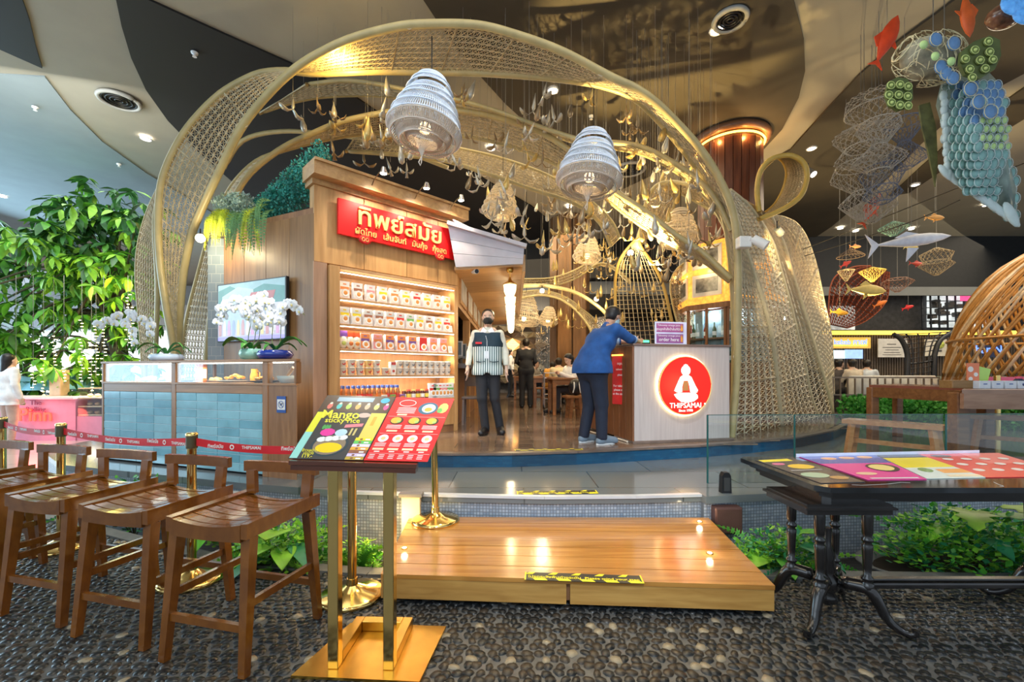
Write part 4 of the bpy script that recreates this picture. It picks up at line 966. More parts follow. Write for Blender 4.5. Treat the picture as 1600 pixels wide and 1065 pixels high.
for k in range(8):g.ell((.02*math.cos(k),.02*math.sin(k),.07+.012*k),(.018,.018,.01),7,5)
g.build('noodle_stack',fn,t,local=True)
p=cpt(1.98,.3,.896);t=thing('juice_jug','orange juice jug beside the shrimp noodles','jug',tuple(p),CR)
MB().lathe([(.035,0),(.045,.05),(.03,.12),(.034,.14)],(0,0,0),14).build('jug_body',fo,t,local=True);g=MB();g.tube([(.04,0,.12),(.075,0,.10),(.07,0,.05),(.042,0,.04)],.006,6);g.build('handle',fo,t,local=True)
p=cpt(2.62,.13,.896);t=thing('mortar','pale stone mortar with a wooden pestle at the right end of the case','mortar',tuple(p),CR)
MB().lathe([(.06,0),(.09,.03),(.10,.07),(.08,.068),(.05,.03)],(0,0,0),18).build('bowl',M('pale_stone',(.62,.58,.5),.6),t,local=True);g=MB();g.cone((-.02,0,.06),(.07,0,.15),.014,.018,10);g.build('pestle',cw,t,local=True)
p=cpt(1.34,.2,.896);t=thing('orange_carton','upright orange carton beside the centre post in the case','carton',tuple(p),CR)
g=MB();g.cb(-.05,.0,-.05,.05,0,.19);g.build('carton_body',M('carton_orange',(.95,.25,.04),.4),t,local=True);g=MB();g.box(0,.002,-.04,.04,.04,.14);g.build('carton_print',paper,t,local=True)
# no pets notice
nt_=thing('notice_sign','small blue and white no pets notice on the wooden end of the display counter','sign',tuple(cpt(2.69,-.01,.62)),CR)
g=MB();g.box(-.055,.055,-.004,.0,0,.155);g.build('plate',M('notice_blue',(.03,.10,.38),.4),nt_,local=True)
g=MB();g.box(-.048,.048,-.0052,-.004,.028,.125);g.build('white_field',paper,nt_,local=True)
g=MB();g.tube([(.032*math.cos(a),-.007,.077+.032*math.sin(a)) for a in [k*math.pi/10 for k in range(20)]],.0026,4,True);g.beam((-.022,-.007,.10),(.022,-.007,.054),.004,.003,(0,1,0));g.build('prohibition_ring',M('notice_blue',(.03,.10,.38),.4),nt_,local=True)
g=MB();g.box(-.012,.010,-.0062,-.0052,.072,.082)
for x in (-.011,.006):g.box(x,x+.004,-.0062,-.0052,.060,.073)
g.box(.008,.018,-.0062,-.0052,.08,.092);g.box(-.016,-.012,-.0062,-.0052,.08,.09);g.build('dog_symbol',black,nt_,local=True)
# ================================================================ ORCHIDS
petal=M('orchid_white',(.84,.88,.92),.5,var=.04,sub=.1);stemm=M('orchid_stem',(.20,.28,.07),.5);leafm=M('orchid_leaf',(.05,.26,.03),.35,var=.3);lip=M('orchid_lip',(.80,.72,.35),.5)
def flower_mesh():
    g=MB()
    for k,(a,L_,w_) in enumerate(((90,.042,.022),(210,.042,.02),(330,.042,.02),(15,.048,.036),(165,.048,.036))):
        a=math.radians(a);d_=Vector((math.cos(a),0,math.sin(a)));s_=Vector((-math.sin(a),0,math.cos(a)))
        c0=Vector((0,-.004*(k>2),0));vs=[c0,c0+d_*L_*.35+s_*w_*.8+Vector((0,-.006,0)),c0+d_*L_*.8+s_*w_*.75+Vector((0,.0,0)),c0+d_*L_+Vector((0,.006,0)),c0+d_*L_*.8-s_*w_*.75,c0+d_*L_*.35-s_*w_*.8+Vector((0,-.006,0)),c0+d_*L_*.55+Vector((0,-.010,0))]
        g.add(vs,[(6,1,0),(6,2,1),(6,3,2),(6,4,3),(6,5,4),(6,0,5)],True)
    me=bpy.data.meshes.new('flower');me.from_pydata([tuple(v) for v in g.v],[],g.f);me.materials.append(petal);
    g2=MB();g2.ell((0,-.012,-.006),(.009,.009,.012),8,6);m2=bpy.data.meshes.new('flower_lip');m2.from_pydata([tuple(v) for v in g2.v],[],g2.f);m2.materials.append(lip)
    return me,m2
FM,FL=flower_mesh()
def orchid(base,bowl_prof,bowl_mat,lab,sprays,leaves,sx=1.0):
    t=thing('potted_orchid',lab,'potted plant',tuple(base))
    MB().lathe(bowl_prof,(0,0,0),24,sx).build('bowl',bowl_mat,t,local=True)
    r=random.Random(len(lab));hh=bowl_prof[-1][1]
    for a,L_,w_ in leaves:
        g=MB();a=math.radians(a);n=7;vs=[]
        for i in range(n+1):
            u=i/n;ww=w_*math.sin(math.pi*min(1,u*.92+.06))**.7;x=L_*u;z=hh+.10*math.sin(u*2.4)*L_/.2-.05*u*u
            for s_ in (-1,0,1):vs.append((x*math.cos(a)-s_*ww*math.sin(a),x*math.sin(a)+s_*ww*math.cos(a),z+(.012 if s_ else 0)))
        n3=len(vs);vs+=[(x,y,z-.004) for x,y,z in vs];fs=[]
        for i in range(n):
            for k in range(2):q=i*3+k;fs+=[(q,q+3,q+4,q+1),(n3+q+1,n3+q+4,n3+q+3,n3+q)]
        g.add(vs,fs,True);g.build('leaf',leafm,t,local=True)
    for pts,nf in sprays:
        pts=[Vector(p)-Vector(base) for p in pts];c=curve([Vector((r.uniform(-.04,.04),0,hh))]+pts,24)
        g=MB();g.tube(c,.004,5);o=g.build('stem',stemm,t,local=True)
        for k in range(nf):
            q=c[int(24*(.42+.55*k/max(1,nf-1)))]
            f=bpy.data.objects.new('flower',FM);COL.objects.link(f);f.parent=t;f.location=q+Vector((r.uniform(-.02,.02),-.03+r.uniform(-.03,.03),r.uniform(-.03,.02)));f.rotation_euler=(r.uniform(-.3,.3),r.uniform(-.5,.5),r.uniform(-.5,.5));s_=r.uniform(1.05,1.35);f.scale=(s_,)*3
            fl=bpy.data.objects.new('flower_lip',FL);COL.objects.link(fl);fl.parent=f
    return t
def bwl(r,h):return [(r*.5,0),(r*.85,h*.15),(r,h*.55),(r*.9,h*.9),(r*.8,h),(r*.7,h*.86)]
OD=5.05
b0=cpt(.68,.25,1.123);d0=b0.y
orchid(b0,bwl(.17,.09),M('bowl_white_blue',(.55,.68,.85),.2,var=.3,scale=4),'white orchid in a pale blue bowl, left end of the display counter',
       [([P(232,530,d0),P(228,500,d0),P(205,490,d0),P(180,494,d0),P(152,512,d0)],10),([P(240,530,d0),P(240,505,d0),P(230,496,d0),P(212,500,d0),P(196,506,d0)],6),([P(212,530,d0),P(206,508,d0),P(190,502,d0),P(165,506,d0)],7)],[(190,.30,.035),(150,.2,.03),(20,.24,.03),(-20,.3,.016),(-80,.17,.03),(-120,.2,.03),(60,.15,.03)])
b1=cpt(2.06,.2,1.123);d1=b1.y
orchid(b1,bwl(.12,.12),M('bowl_green_glass',(.25,.50,.40),.1,coat=.4),'white orchid in a green glass bowl left of the blue bowl',
       [([P(388,530,d1),P(392,500,d1),P(380,480,d1),P(360,482,d1),P(338,505,d1)],11),([P(398,530,d1),P(398,500,d1),P(385,474,d1),P(365,470,d1),P(345,485,d1)],10),([P(404,530,d1),P(405,495,d1),P(396,480,d1),P(382,490,d1)],8)],[(180,.30,.05),(140,.2,.04),(210,.25,.045),(30,.2,.04),(-90,.17,.04),(90,.15,.04)])
b2=cpt(2.38,.2,1.123);d2=b2.y
orchid(b2,bwl(.17,.10),M('bowl_cobalt',(.01,.035,.28),.08,coat=.6),'white orchid in a shiny cobalt blue bowl on the right of the display counter',
       [([P(425,530,d2),P(426,495,d2),P(415,472,d2),P(400,474,d2),P(385,486,d2)],9),([P(425,530,d2),P(428,490,d2),P(424,468,d2),P(410,464,d2),P(396,468,d2)],8),([P(438,532,d2),P(440,500,d2),P(448,476,d2),P(462,478,d2),P(476,492,d2)],9)],[(180,.22,.03),(10,.3,.03),(-15,.32,.02),(40,.2,.035),(-100,.16,.03),(120,.16,.03)])
# ================================================================ TV
TVX=LXW(.0,0)
def lpx(px):  # distance along the left wall for a pixel column
    a=(px-CX)/F;return (a*Lk.y-Lk.x)/(lx.x-a*lx.y)
x0,x1=lpx(349),lpx(456);za,zb=1.73,2.47
tv=thing('wall_tv','flat screen television showing a street scene on the left kiosk wall','television',tuple(Lk+lx*((x0+x1)/2)+Vector((0,0,za))))
g=MB();kcb(g,L0,x0,x1,za,zb,.03,.075,.006);g.build('casing',black,tv)
g=MB();kbox(g,L0,x0+.3,x1-.3,za+.2,zb-.2,.0,.03);g.build('wall_mount',black,tv)
def scr(nm,c,a,b,c0,c1,o=.0775,par=None,poly=None,em=.25):
    g=MB();m_=M('screen_'+nm,c,.25,var=.08,emit=em)
    W_=x1-x0;Hh=zb-za
    if poly:g.X=L0;g.prism([(x0+W_*u,za+Hh*v) for u,v in poly],o,o+.0006)
    else:kbox(g,L0,x0+W_*a,x0+W_*b,za+Hh*c0,za+Hh*c1,o,o+.0006)
    return g.build('screen_'+nm,m_,par or tv)
scr('sky',(.30,.45,.48),.015,.985,.02,.98,.0755)
scr('hill',(.10,.25,.22),0,0,0,0,.0763,poly=[(.02,.45),(.02,.88),(.2,.95),(.45,.80),(.7,.92),(.98,.85),(.98,.45)])
scr('far_building',(.42,.50,.48),0,0,0,0,.0770,poly=[(.08,.5),(.08,.78),(.32,.92),(.55,.85),(.55,.5)])
scr('red_roof',(.45,.12,.10),0,0,0,0,.0777,poly=[(.45,.62),(.52,.80),(.86,.80),(.82,.62)])
scr('street',(.50,.45,.55),.015,.985,.02,.52,.0784)
scr('shopfront',(.62,.58,.72),.50,.985,.15,.60,.0791)
scr('wall_shade',(.40,.50,.60),.1,.45,.2,.56,.0791)
scr('purple_bar',(.35,.28,.85),.015,.985,.02,.08,.0798)
rt=random.Random(2)
for k in range(13):
    u=.05+k*.07;scr('figure%d' % (k % 5),[(.55,.25,.25),(.75,.70,.62),(.6,.3,.5),(.3,.35,.55),(.7,.6,.25)][k % 5],0,0,0,0,.0805,poly=[(u-.02,.1),(u-.022,.27),(u-.008,.36),(u+.012,.36),(u+.024,.27),(u+.02,.1)])
# ================================================================ PLANTER GREENS
pl=thing('planter_greens','teal and yellow green artificial foliage on top of the left kiosk wall','plant',tuple(Lk+lx*(LL/2)+Vector((0,0,3.17))))
def leafcloud(mb,pts_r,n,size,rnd,droop=0):
    for _ in range(n):
        c,r=rnd.choice(pts_r);v=Vector((rnd.gauss(0,1),rnd.gauss(0,1),rnd.gauss(0,1))).normalized()*rnd.uniform(.6,1)
        p=Vector(c)+Vector((v.x*r[0],v.y*r[1],v.z*r[2]));s_=size*rnd.uniform(.7,1.3)
        a=Vector((rnd.uniform(-1,1),rnd.uniform(-1,1),rnd.uniform(-1,1)-droop)).normalized();b=a.cross(Vector((rnd.uniform(-1,1),rnd.uniform(-1,1),rnd.uniform(-1,1)))).normalized()
        mb.add([p,p+a*s_*.5+b*s_*.3,p+a*s_,p+a*s_*.5-b*s_*.3],[(0,1,2),(0,2,3)],False)
def wallpt(u,z,o=0.):q=Lk+lx*(LL*u);n=Vector((lx.y,-lx.x,0));return Vector((q.x,q.y,z))+n*o
g=MB();teal=M('foliage_teal',(.035,.30,.25),.6,var=.5,scale=6);leafcloud(g,[(wallpt(.25+.1*i,3.36+.055*i,-.15),(.16,.16,.16+.03*i)) for i in range(8)],7500,.035,rq);g.build('teal_foliage',teal,pl)['kind']='stuff'
g=MB();leafcloud(g,[(wallpt(.03,3.52,.0),(.16,.14,.14)),(wallpt(.16,3.48,.02),(.16,.14,.17)),(wallpt(.3,3.42,.05),(.15,.12,.15))],2200,.035,rq);g.build('grey_foliage',M('foliage_silver',(.33,.45,.38),.6,var=.4),pl)['kind']='stuff'
def fern(mb,base,tip,w_,n=16):
    base=Vector(base);tip=Vector(tip);mid=(base+tip)/2+Vector((0,-.08,.12));c=curve([base,mid,tip],n)
    for i in range(1,n+1):
        d=(c[i]-c[i-1]).normalized();s=d.cross(Vector((0,1,0)));s=s.normalized() if s.length>.1 else Vector((1,0,0));ww=w_*math.sin(math.pi*(i/n)**.7*.93+.2)
        for sg_ in (-1,1):
            for k in (-.5,.3):e=c[i]+s*sg_*ww+d*ww*(k+.4);mb.add([c[i]-d*.008,e,c[i]+d*.014],[(0,1,2)])
    mb.tube(c,.003,3)
for nm,col,xs in (('yellow_fern',(.50,.60,.03),(.02,.06,.10,.14,.04,.20,.46,.50)),('green_fern',(.16,.34,.12),(.26,.30,.34,.52,.56,.40,.60))):
    for k,u in enumerate(xs):
        g=MB()
        for q in range(3):
            L_=rq.uniform(.3,.6) if nm[0]=='g' or u>.3 else rq.uniform(.25,.42)
            fern(g,wallpt(u+rq.uniform(-.03,.03),3.3+rq.uniform(-.05,.12),.05),wallpt(u+rq.uniform(-.09,.1),3.3-L_,.16+rq.uniform(0,.05)),.04)
        g.build('hanging_fern',M('foliage_'+nm,col,.55,var=.3),pl)
g=MB();kcb(g,L0,0,LL,3.17,3.24,-.3,-.01);g.build('planter_tray',veneer2,pl)
# dome of a woven lamp shade peeking over the cornice
# ================================================================ SERVICE COUNTER WITH ROUND LOGO
SA=Vector((1.45,5.19,Z2));SR=math.radians(12);SL=1.31
sc_=thing('order_counter','pale wooden order counter with the round red logo','counter',tuple(SA),SR)
pale=WOOD('pale_laminate',(.50,.43,.40),(.60,.53,.49),.4,(14,14,.8))
def S_(nm,mat,x0,x1,y0,y1,z0,z1,c=.004,par=None):mb=MB();mb.cb(x0,x1,y0,y1,z0,z1,c);return mb.build(nm,mat,par or sc_,local=True)
S_('front_panel',pale,.012,SL,0,.03,.03,1.17);S_('plinth',bn,-.02,SL+.05,-.03,.5,0,.03)
S_('worktop',WOOD('dark_worktop',(.16,.10,.08),(.25,.17,.13),.3,(1,9,9)),-.01,SL+.02,-.015,.62,1.17,1.195)
S_('rear_panel',pale,.012,SL,.56,.6,.03,1.17)
for i in range(9):S_('side_slat',WOOD('side_wood',(.16,.06,.025),(.26,.11,.045),.35,(9,9,.7)),-.012,.011,.003+i*.175,.172+i*.175,.03,1.169)
S_('side_top',WOOD('side_wood',(.16,.06,.025),(.26,.11,.045),.35,(9,9,.7)),-.02,.3,.621,1.6,1.13,1.169)
S_('side_core',WOOD('side_wood',(.16,.06,.025),(.26,.11,.045),.35,(9,9,.7)),.012,.29,.621,1.58,.03,1.13)
def spt(x,y,z):return RI(SR,4,'Z')@Vector((x,y,z))+SA
lg=thing('round_logo_sign','round glowing red logo sign on the pale order counter','sign',tuple(spt(.66,-.03,.33)),SR)
lcx,lcz=0.0,.36;rr_=.355
lred=M('logo_red_lit',(.80,.012,.004),.4,emit=.42,var=.03)
def disc_on(mb,cx_,cz_,r,y0,y1,n=48,sx=1):mb.X=Matrix.Translation((cx_,y0,cz_))@RI(math.pi/2,4,'X');mb.lathe([(r,y0-y1 if False else 0),(r,abs(y1-y0))],(0,0,0),n,sx)
g=MB();disc_on(g,0,lcz,rr_,.015,-.02);g.build('disc',lred,lg,local=True)
g=MB();g.tube([((rr_+.008)*math.cos(a),.012,lcz+(rr_+.008)*math.sin(a)) for a in [k*math.pi/32 for k in range(64)]],.011,6,True);g.build('halo_tube',M('halo_glow',(1,.78,.35),.5,emit=5,var=.01),lg,local=True)
g=MB();g.tube([((rr_-.004)*math.cos(a),-.02,lcz+(rr_-.004)*math.sin(a)) for a in [k*math.pi/32 for k in range(64)]],.005,5,True);g.build('gold_rim',gold,lg,local=True)
lw=M('logo_white_lit',(1,.96,.86),.5,emit=.9,var=.01)
EX=RI(math.pi/2,4,'X')
def lpoly(mb,pts,y=-.0215,th=.005):mb.X=Matrix.Translation((0,y,lcz))@EX;mb.prism(pts,0,th);mb.X=None
g=MB();disc_on(g,.0,lcz+.185,.062,-.0212,-.026,20);g.X=None
g.build('emblem_head_disc',lw,lg,local=True)
g=MB();lpoly(g,[(-.035,.13),(.035,.13),(.075,.105),(.13,.0),(.165,-.055),(.15,-.085),(.09,-.09),(.06,-.075),(.05,-.01),(.03,.06),(-.03,.06),(-.05,-.01),(-.05,-.075),(-.12,-.08),(-.155,-.06),(-.13,-.005),(-.075,.105)]);g.build('emblem_figure',lw,lg,local=True)
g=MB();lpoly(g,[(-.16,-.105),(-.10,-.085),(.12,-.085),(.16,-.115),(.165,-.15),(.11,-.19),(.02,-.205),(-.06,-.195),(-.12,-.155)]);g.build('emblem_base',lw,lg,local=True)
g=MB();lpoly(g,[(-.028,.055),(.028,.055),(.04,-.06),(-.04,-.06)],-.0214,.003);g.build('emblem_apron',M('emblem_olive',(.28,.16,.05),.5),lg,local=True)
g=MB();lpoly(g,[(-.022,.235),(.022,.235),(.03,.25),(0,.262),(-.03,.25)],-.0214,.003);g.build('emblem_hair',lw,lg,local=True)
g=MB();g.text('THIPSAMAI',Matrix.Translation((0,-.0215,lcz-.268))@EX,.090,.004,bold=.0,sx=.98);g.text('®',Matrix.Translation((.262,-.0215,lcz-.232))@EX,.03,.004);g.build('logo_lettering',lw,lg,local=True)
g=MB();g.text('Since 1990',Matrix.Translation((0,-.0215,lcz-.315))@EX,.044,.004,bold=.0);g.build('logo_small_lettering',lw,lg,local=True)
light('POINT',spt(.66,-.25,.70),2.2,(1,.45,.2),.15)
# counter notice board
nb=thing('notice_board','white and violet juice notice standing on the order counter','sign',tuple(spt(.57,.12,1.196)),SR)
def N_(nm,mat,x0,x1,z0,z1,y):mb=MB();mb.box(x0,x1,y,y+.0012,z0,z1);return mb.build(nm,mat,nb,local=True)
g=MB();g.cb(-.22,.22,.0,.012,0,.285,.003);g.build('backing',M('acrylic_white',(.72,.74,.9),.2),nb,local=True)
vio=M('notice_violet',(.42,.10,.28),.4);vio2=M('notice_purple',(.33,.10,.30),.4)
N_('upper_panel',vio,-.20,.17,.155,.265,-.0015);N_('lower_panel',vio2,-.20,.17,.02,.135,-.0015)
for z0 in (.03,.165):
    mb=MB();mb.cone((.145,-.004,z0+.005),(.145,-.004,z0+.07),.014,.014,8);mb.cone((.145,-.004,z0+.07),(.145,-.004,z0+.09),.007,.005,8);mb.build('bottle_picture',fo,nb,local=True)
g=MB();T_=lambda z:Matrix.Translation((-.03,-.0018,z))@EX
g.text('Takeaway orange juice',T_(.232),.034,.001);g.text('คุณลูกค้าสั่งน้ำส้มที่นี่ค่ะ',T_(.180),.04,.001,bold=.01);g.text('Takeaway orange juice',T_(.103),.034,.001);g.text('order here',T_(.045),.062,.001,bold=.012)
g.build('notice_lettering',paper,nb,local=True)
# red poster on the counter side, facing the entrance
rp_=thing('red_poster','narrow red poster on the dark wooden side of the order counter','poster',tuple(spt(-.02,.30,.45)),SR-math.pi/2+.55)
g=MB();g.box(-.12,.12,-.004,0,0,.60);g.build('sheet',M('poster_red',(.62,.02,.02),.4),rp_,local=True)
g=MB();T2_=lambda z:Matrix.Translation((0,-.005,z))@EX
for z,s_,q in ((.50,.04,'กรุณา'),(.43,.035,'takeaway'),(.36,.035,'please'),(.28,.03,'______'),(.22,.038,'For takeaway'),(.17,.038,'please order'),(.12,.038,'at the counter')):
    if q[0] != '_':g.text(q,T2_(z),s_,.001,bold=.01)
g.build('poster_lettering',paper,rp_,local=True)
g=MB();g.box(-.12,.12,-.02,.0,.61,.63);g.build('poster_lamp',M('poster_glow',(1,.3,.05),.5,emit=3),rp_,local=True)
# things on the counter
t=thing('card_holder','small green lit card reader by the notice on the order counter','card reader',tuple(spt(.22,.1,1.196)),SR)
g=MB();g.cb(-.04,.04,-.03,.03,0,.02);g.build('base',black,t,local=True);g=MB();g.box(-.035,.035,-.01,.01,.02,.05);g.build('display',M('green_lit',(.1,.8,.3),.4,emit=1.5),t,local=True)
g=MB();g.tube(curve([spt(-.05,1.6,.012),spt(-.12,1.0,.012),spt(-.05,.5,.012),spt(-.03,.1,.012)],20),.012,6);tag(g.build('power_cable',M('cable_cream',(.7,.62,.5),.5)),'cream cable along the floor beside the order counter','cable')
# hazard tape on the stone
def hazard(nm,lab,a,b,w_,z,txt=None):
    a=Vector((a[0],a[1],z));b=Vector((b[0],b[1],z));L_=(b-a).length;t=thing(nm,lab,'floor tape',tuple(a),math.atan2(b.y-a.y,b.x-a.x))
    g=MB();g.box(0,L_,-w_/2,w_/2,.0,.0025);g.build('tape',M('tape_black',(.015,.015,.014),.4),t,local=True)
    n=5;g=MB();p_=L_/n
    for i in range(n):
        x=i*p_
        g.prism([(x+.03,w_/2),(x+p_*.45,w_/2),(x+p_*.33,w_*.24),(x-.02+.02,w_*.24)],.0026,.004);g.prism([(x+p_*.45,-w_/2),(x+p_*.98,-w_/2),(x+p_*.86,-w_*.24),(x+p_*.33,-w_*.24)],.0026,.004)
    g.box(0,.008,-w_/2,w_/2,.0026,.004);g.box(L_-.008,L_,-w_/2,w_/2,.0026,.004)
    g.build('yellow_stripe',M('tape_yellow',(.95,.78,.02),.4,emit=0),t,local=True)
    if txt:g=MB();g.text(txt,Matrix.Translation((L_/2,-.02*w_/.1,.0027)),w_*.36,.001,bold=.012,sx=1.0);g.build('tape_lettering',M('tape_yellow',(.95,.78,.02),.4),t,local=True)
hazard('hazard_tape','black and yellow tape on the lower stone step behind the deck',(.04,3.60),(.71,3.63),.10,Z1,'โปรดระวังพื้นต่างระดับ  Please mind your step')
hazard('hazard_tape','faint black and yellow tape at the edge of the brown upper floor',(.03,4.76),(.78,4.82),.08,Z2,'Please mind your step')
# ================================================================ WOODEN DECK
deck=thing('wooden_deck','glossy teak step deck lying in front of the stone steps','deck',(.35,3.0,0))
DZ=.17
f0=Vector(((595-CX)/F*2.52,2.52,0));f1=Vector(((1211-CX)/F*2.38,2.38,0));k0=Vector(((640-CX)/F*3.52,3.52,0));k1=Vector(((1107-CX)/F*3.50,3.50,0))
np_=7
for i in range(np_):
    a,b=i/np_,(i+1)/np_
    p=[f0.lerp(k0,a),f1.lerp(k1,a),f1.lerp(k1,b),f0.lerp(k0,b)];g_=.006 if i else 0
    p[0]=p[0]+Vector((0,g_,0));p[1]=p[1]+Vector((0,g_,0))
    g=MB();g.prism([tuple(q[:2]) for q in p],DZ-.025,DZ+rk.uniform(-.0008,.0008));g.build('deck_plank',deckw,deck)
fas=WOOD('deck_fascia',(.45,.22,.05),(.62,.34,.09),.35,(1.1,14,14),coat=.2)
off=Vector((0,.02,0));m0=f0.lerp(f1,.49)
for nm,a,b in (('fascia_board',f0+off,m0+off+Vector((-.01,0,0))),('fascia_board',m0+off+Vector((.012,0,0)),f1+off)):
    g=MB();g.beam(a+Vector((0,0,.085)),b+Vector((0,0,.085)),.03,.115,(0,0,1));g.build(nm,fas,deck)
g=MB();g.beam(m0+Vector((-.03,.05,.085)),m0+Vector((.03,.05,.085)),.03,.10,(0,0,1));g.build('joint_block',veneer2,deck)
g=MB();g.beam(f0+Vector((.015,.05,.085)),k0+Vector((.015,-.02,.085)),.03,.115,(0,0,1));g.build('side_board',fas,deck)
g=MB();g.beam(f1+Vector((-.015,.05,.085)),k1+Vector((-.015,-.02,.085)),.03,.115,(0,0,1));g.build('side_board',fas,deck)
for t_ in (.3,.7):
    for u in (.06,.5,.94):
        q=f0.lerp(f1,u).lerp(k0.lerp(k1,u),t_);g=MB();g.box(q.x-.03,q.x+.03,q.y-.03,q.y+.03,0 if q.y<2.85 else -.24,DZ-.026);g.build('bearer',veneer2,deck)
for i,(px,py,lab) in enumerate(((632,856,'small recessed deck light at the left end of the deck'),(1093,815,'recessed deck light at the back right corner of the deck'),(1109,864,'recessed deck light near the right edge of the deck'))):
    c=G(px,py,DZ+.001);t=thing('deck_light',lab,'light',tuple(c));g=MB();g.lathe([(.022,0),(.022,.003),(.017,.004)],(0,0,0),16);g.build('rim',brass,t,local=True)
    g=MB();g.lathe([(.015,.0035),(.012,.006)],(0,0,0),14);g.build('lens',M('deck_lamp_glow',(1,.82,.55),.5,emit=12,var=.01),t,local=True);light('POINT',c+Vector((0,0,.05)),.35,(1,.8,.5),.02)
c=G(800,905,DZ)
hazard('hazard_tape','black and yellow tape with white lettering at the front edge of the wooden deck',tuple(G(820,900,DZ)[:2]),tuple(G(1004,906,DZ)[:2]),.095,DZ+.001,'โปรดระวังพื้นต่างระดับ  Please mind your step')
# lit stretch of wall left of the deck, warm light put into its colour
t=thing('lit_wall_patch','pale patch of lit wall with a dark cap beside the back left corner of the deck','panel',(-.78,3.5,-.2))
g=MB();a=P(628,775,3.5);b=P(657,835,3.5);g.cb(a.x,b.x,3.48,3.53,-.24,a.z,.004);g.build('panel',M('lit_wall_tint',(.75,.62,.42),.5),t)
g=MB();g.cb(a.x-.02,b.x+.02,3.46,3.54,a.z,a.z+.03,.004);g.build('cap',M('panel_cap',(.2,.19,.18),.5),t)
t=thing('junction_box','brown metal junction box on the mosaic wall right of the deck','box',tuple(P(1139,833,3.46)))
a=P(1118,793,3.46);b=P(1161,834,3.46);g=MB();g.cb(a.x,b.x,3.46,3.56,b.z,a.z,.008);g.build('cover',M('brown_metal',(.13,.06,.05),.35,.3),t)
g=MB();g.cb(a.x+.01,b.x-.01,3.455,3.461,b.z+.01,a.z-.01,.002);g.build('lid',M('brown_metal2',(.16,.075,.06),.35,.3),t)
p=P(1133,765,3.62);t=thing('floor_speaker','small black wedge device on the stone step right of the glass edge','speaker',(p.x,3.62,Z1))
g=MB();g.prism([(-.04,0),(.04,0),(.035,.14),(.02,.17),(-.02,.17),(-.035,.14)],-.03,.03,RI(math.pi/2,4,'X'));g.build('case',black,t,local=True);g=MB();g.box(-.025,.025,-.033,-.03,.02,.13);g.build('front_grille',M('dark_grille',(.03,.03,.03),.7),t,local=True)
# glass balustrade
gla=GLASS('balustrade_glass',(.90,.96,.97),.1);ged=M('glass_edge',(.02,.10,.09),.15)
for i,(a,b,lab) in enumerate(((P(1106,740,3.92),P(1239,735,3.95),'left pane of the low glass balustrade right of the counter'),(P(1242,735,3.95),P(1474,735,4.0),'middle pane of the low glass balustrade behind the marble table'),(P(1479,735,4.0),P(1700,735,4.1),'right pane of the low glass balustrade at the photo edge'))):
    t=thing('glass_panel',lab,'glass balustrade',((a.x+b.x)/2,a.y,Z1));zt=.955
    v=[Vector((a.x,a.y,Z1)),Vector((b.x,b.y,Z1)),Vector((b.x,b.y,zt)),Vector((a.x,a.y,zt))];o_=Vector((0,.012,0))
    g=MB();g.add(v+[q+o_ for q in v],[(3,2,1,0)[::-1],(4,7,6,5),(0,4,5,1),(1,5,6,2),(2,6,7,3),(3,7,4,0)]);g.build('pane',gla,t)
    g=MB();g.beam(v[3]+o_*.5,v[2]+o_*.5,.014,.006);g.build('top_edge',ged,t);g=MB();g.beam(v[0]+o_*.5,v[3]+o_*.5,.014,.008,(0,1,0));g.build('left_edge',ged,t)
# ================================================================ STANCHIONS AND BELTS
belt=M('belt_red',(.62,.008,.015),.5,var=.08)
def stanchion(x,y,z,lab,h=.95,r=.185,lean=(0,0)):
    t=thing('stanchion',lab,'barrier post',(x,y,z))
    MB().lathe([(r,0),(r*1.02,.008),(r,.02),(r*.93,.028),(r*.45,.045),(.045,.065),(.03,.075)],(0,0,0),40).build('base',brass,t,local=True)
    g=MB();g.cone((0,0,.06),(lean[0],lean[1],h-.09),.026,.026,20);g.cone((0,0,.06),(0,0,.11),.035,.031,20);g.build('pole',brass,t,local=True)
    g=MB();q=Vector((lean[0],lean[1],0));g.cone(q+Vector((0,0,h-.10)),q+Vector((0,0,h-.02)),.033,.033,16);g.build('belt_head',M('dark_olive',(.10,.08,.04),.35,.5),t,local=True)
    g=MB();g.lathe([(.034,h-.02),(.034,h-.006),(.026,h)],(lean[0],lean[1],0),18);g.build('cap',brass,t,local=True)
    return Vector((x+lean[0],y+lean[1],z+h-.06))
h1=stanchion(-.955,2.60,0,'brass barrier post standing right behind the menu stand')
h2=stanchion(-2.06,2.80,0,'brass barrier post behind the stools, holding two red belts')
h3=stanchion(-3.44,3.32,0,'brass barrier post near the left edge, third along the belts')
h4=stanchion(-4.45,3.80,0,'brass barrier post at the far left photo edge')
h5=stanchion(-.60,3.42,DZ,'brass barrier post standing on the wooden deck',lean=(-.02,.01))
h6=Vector((-5.6,4.4,.89))
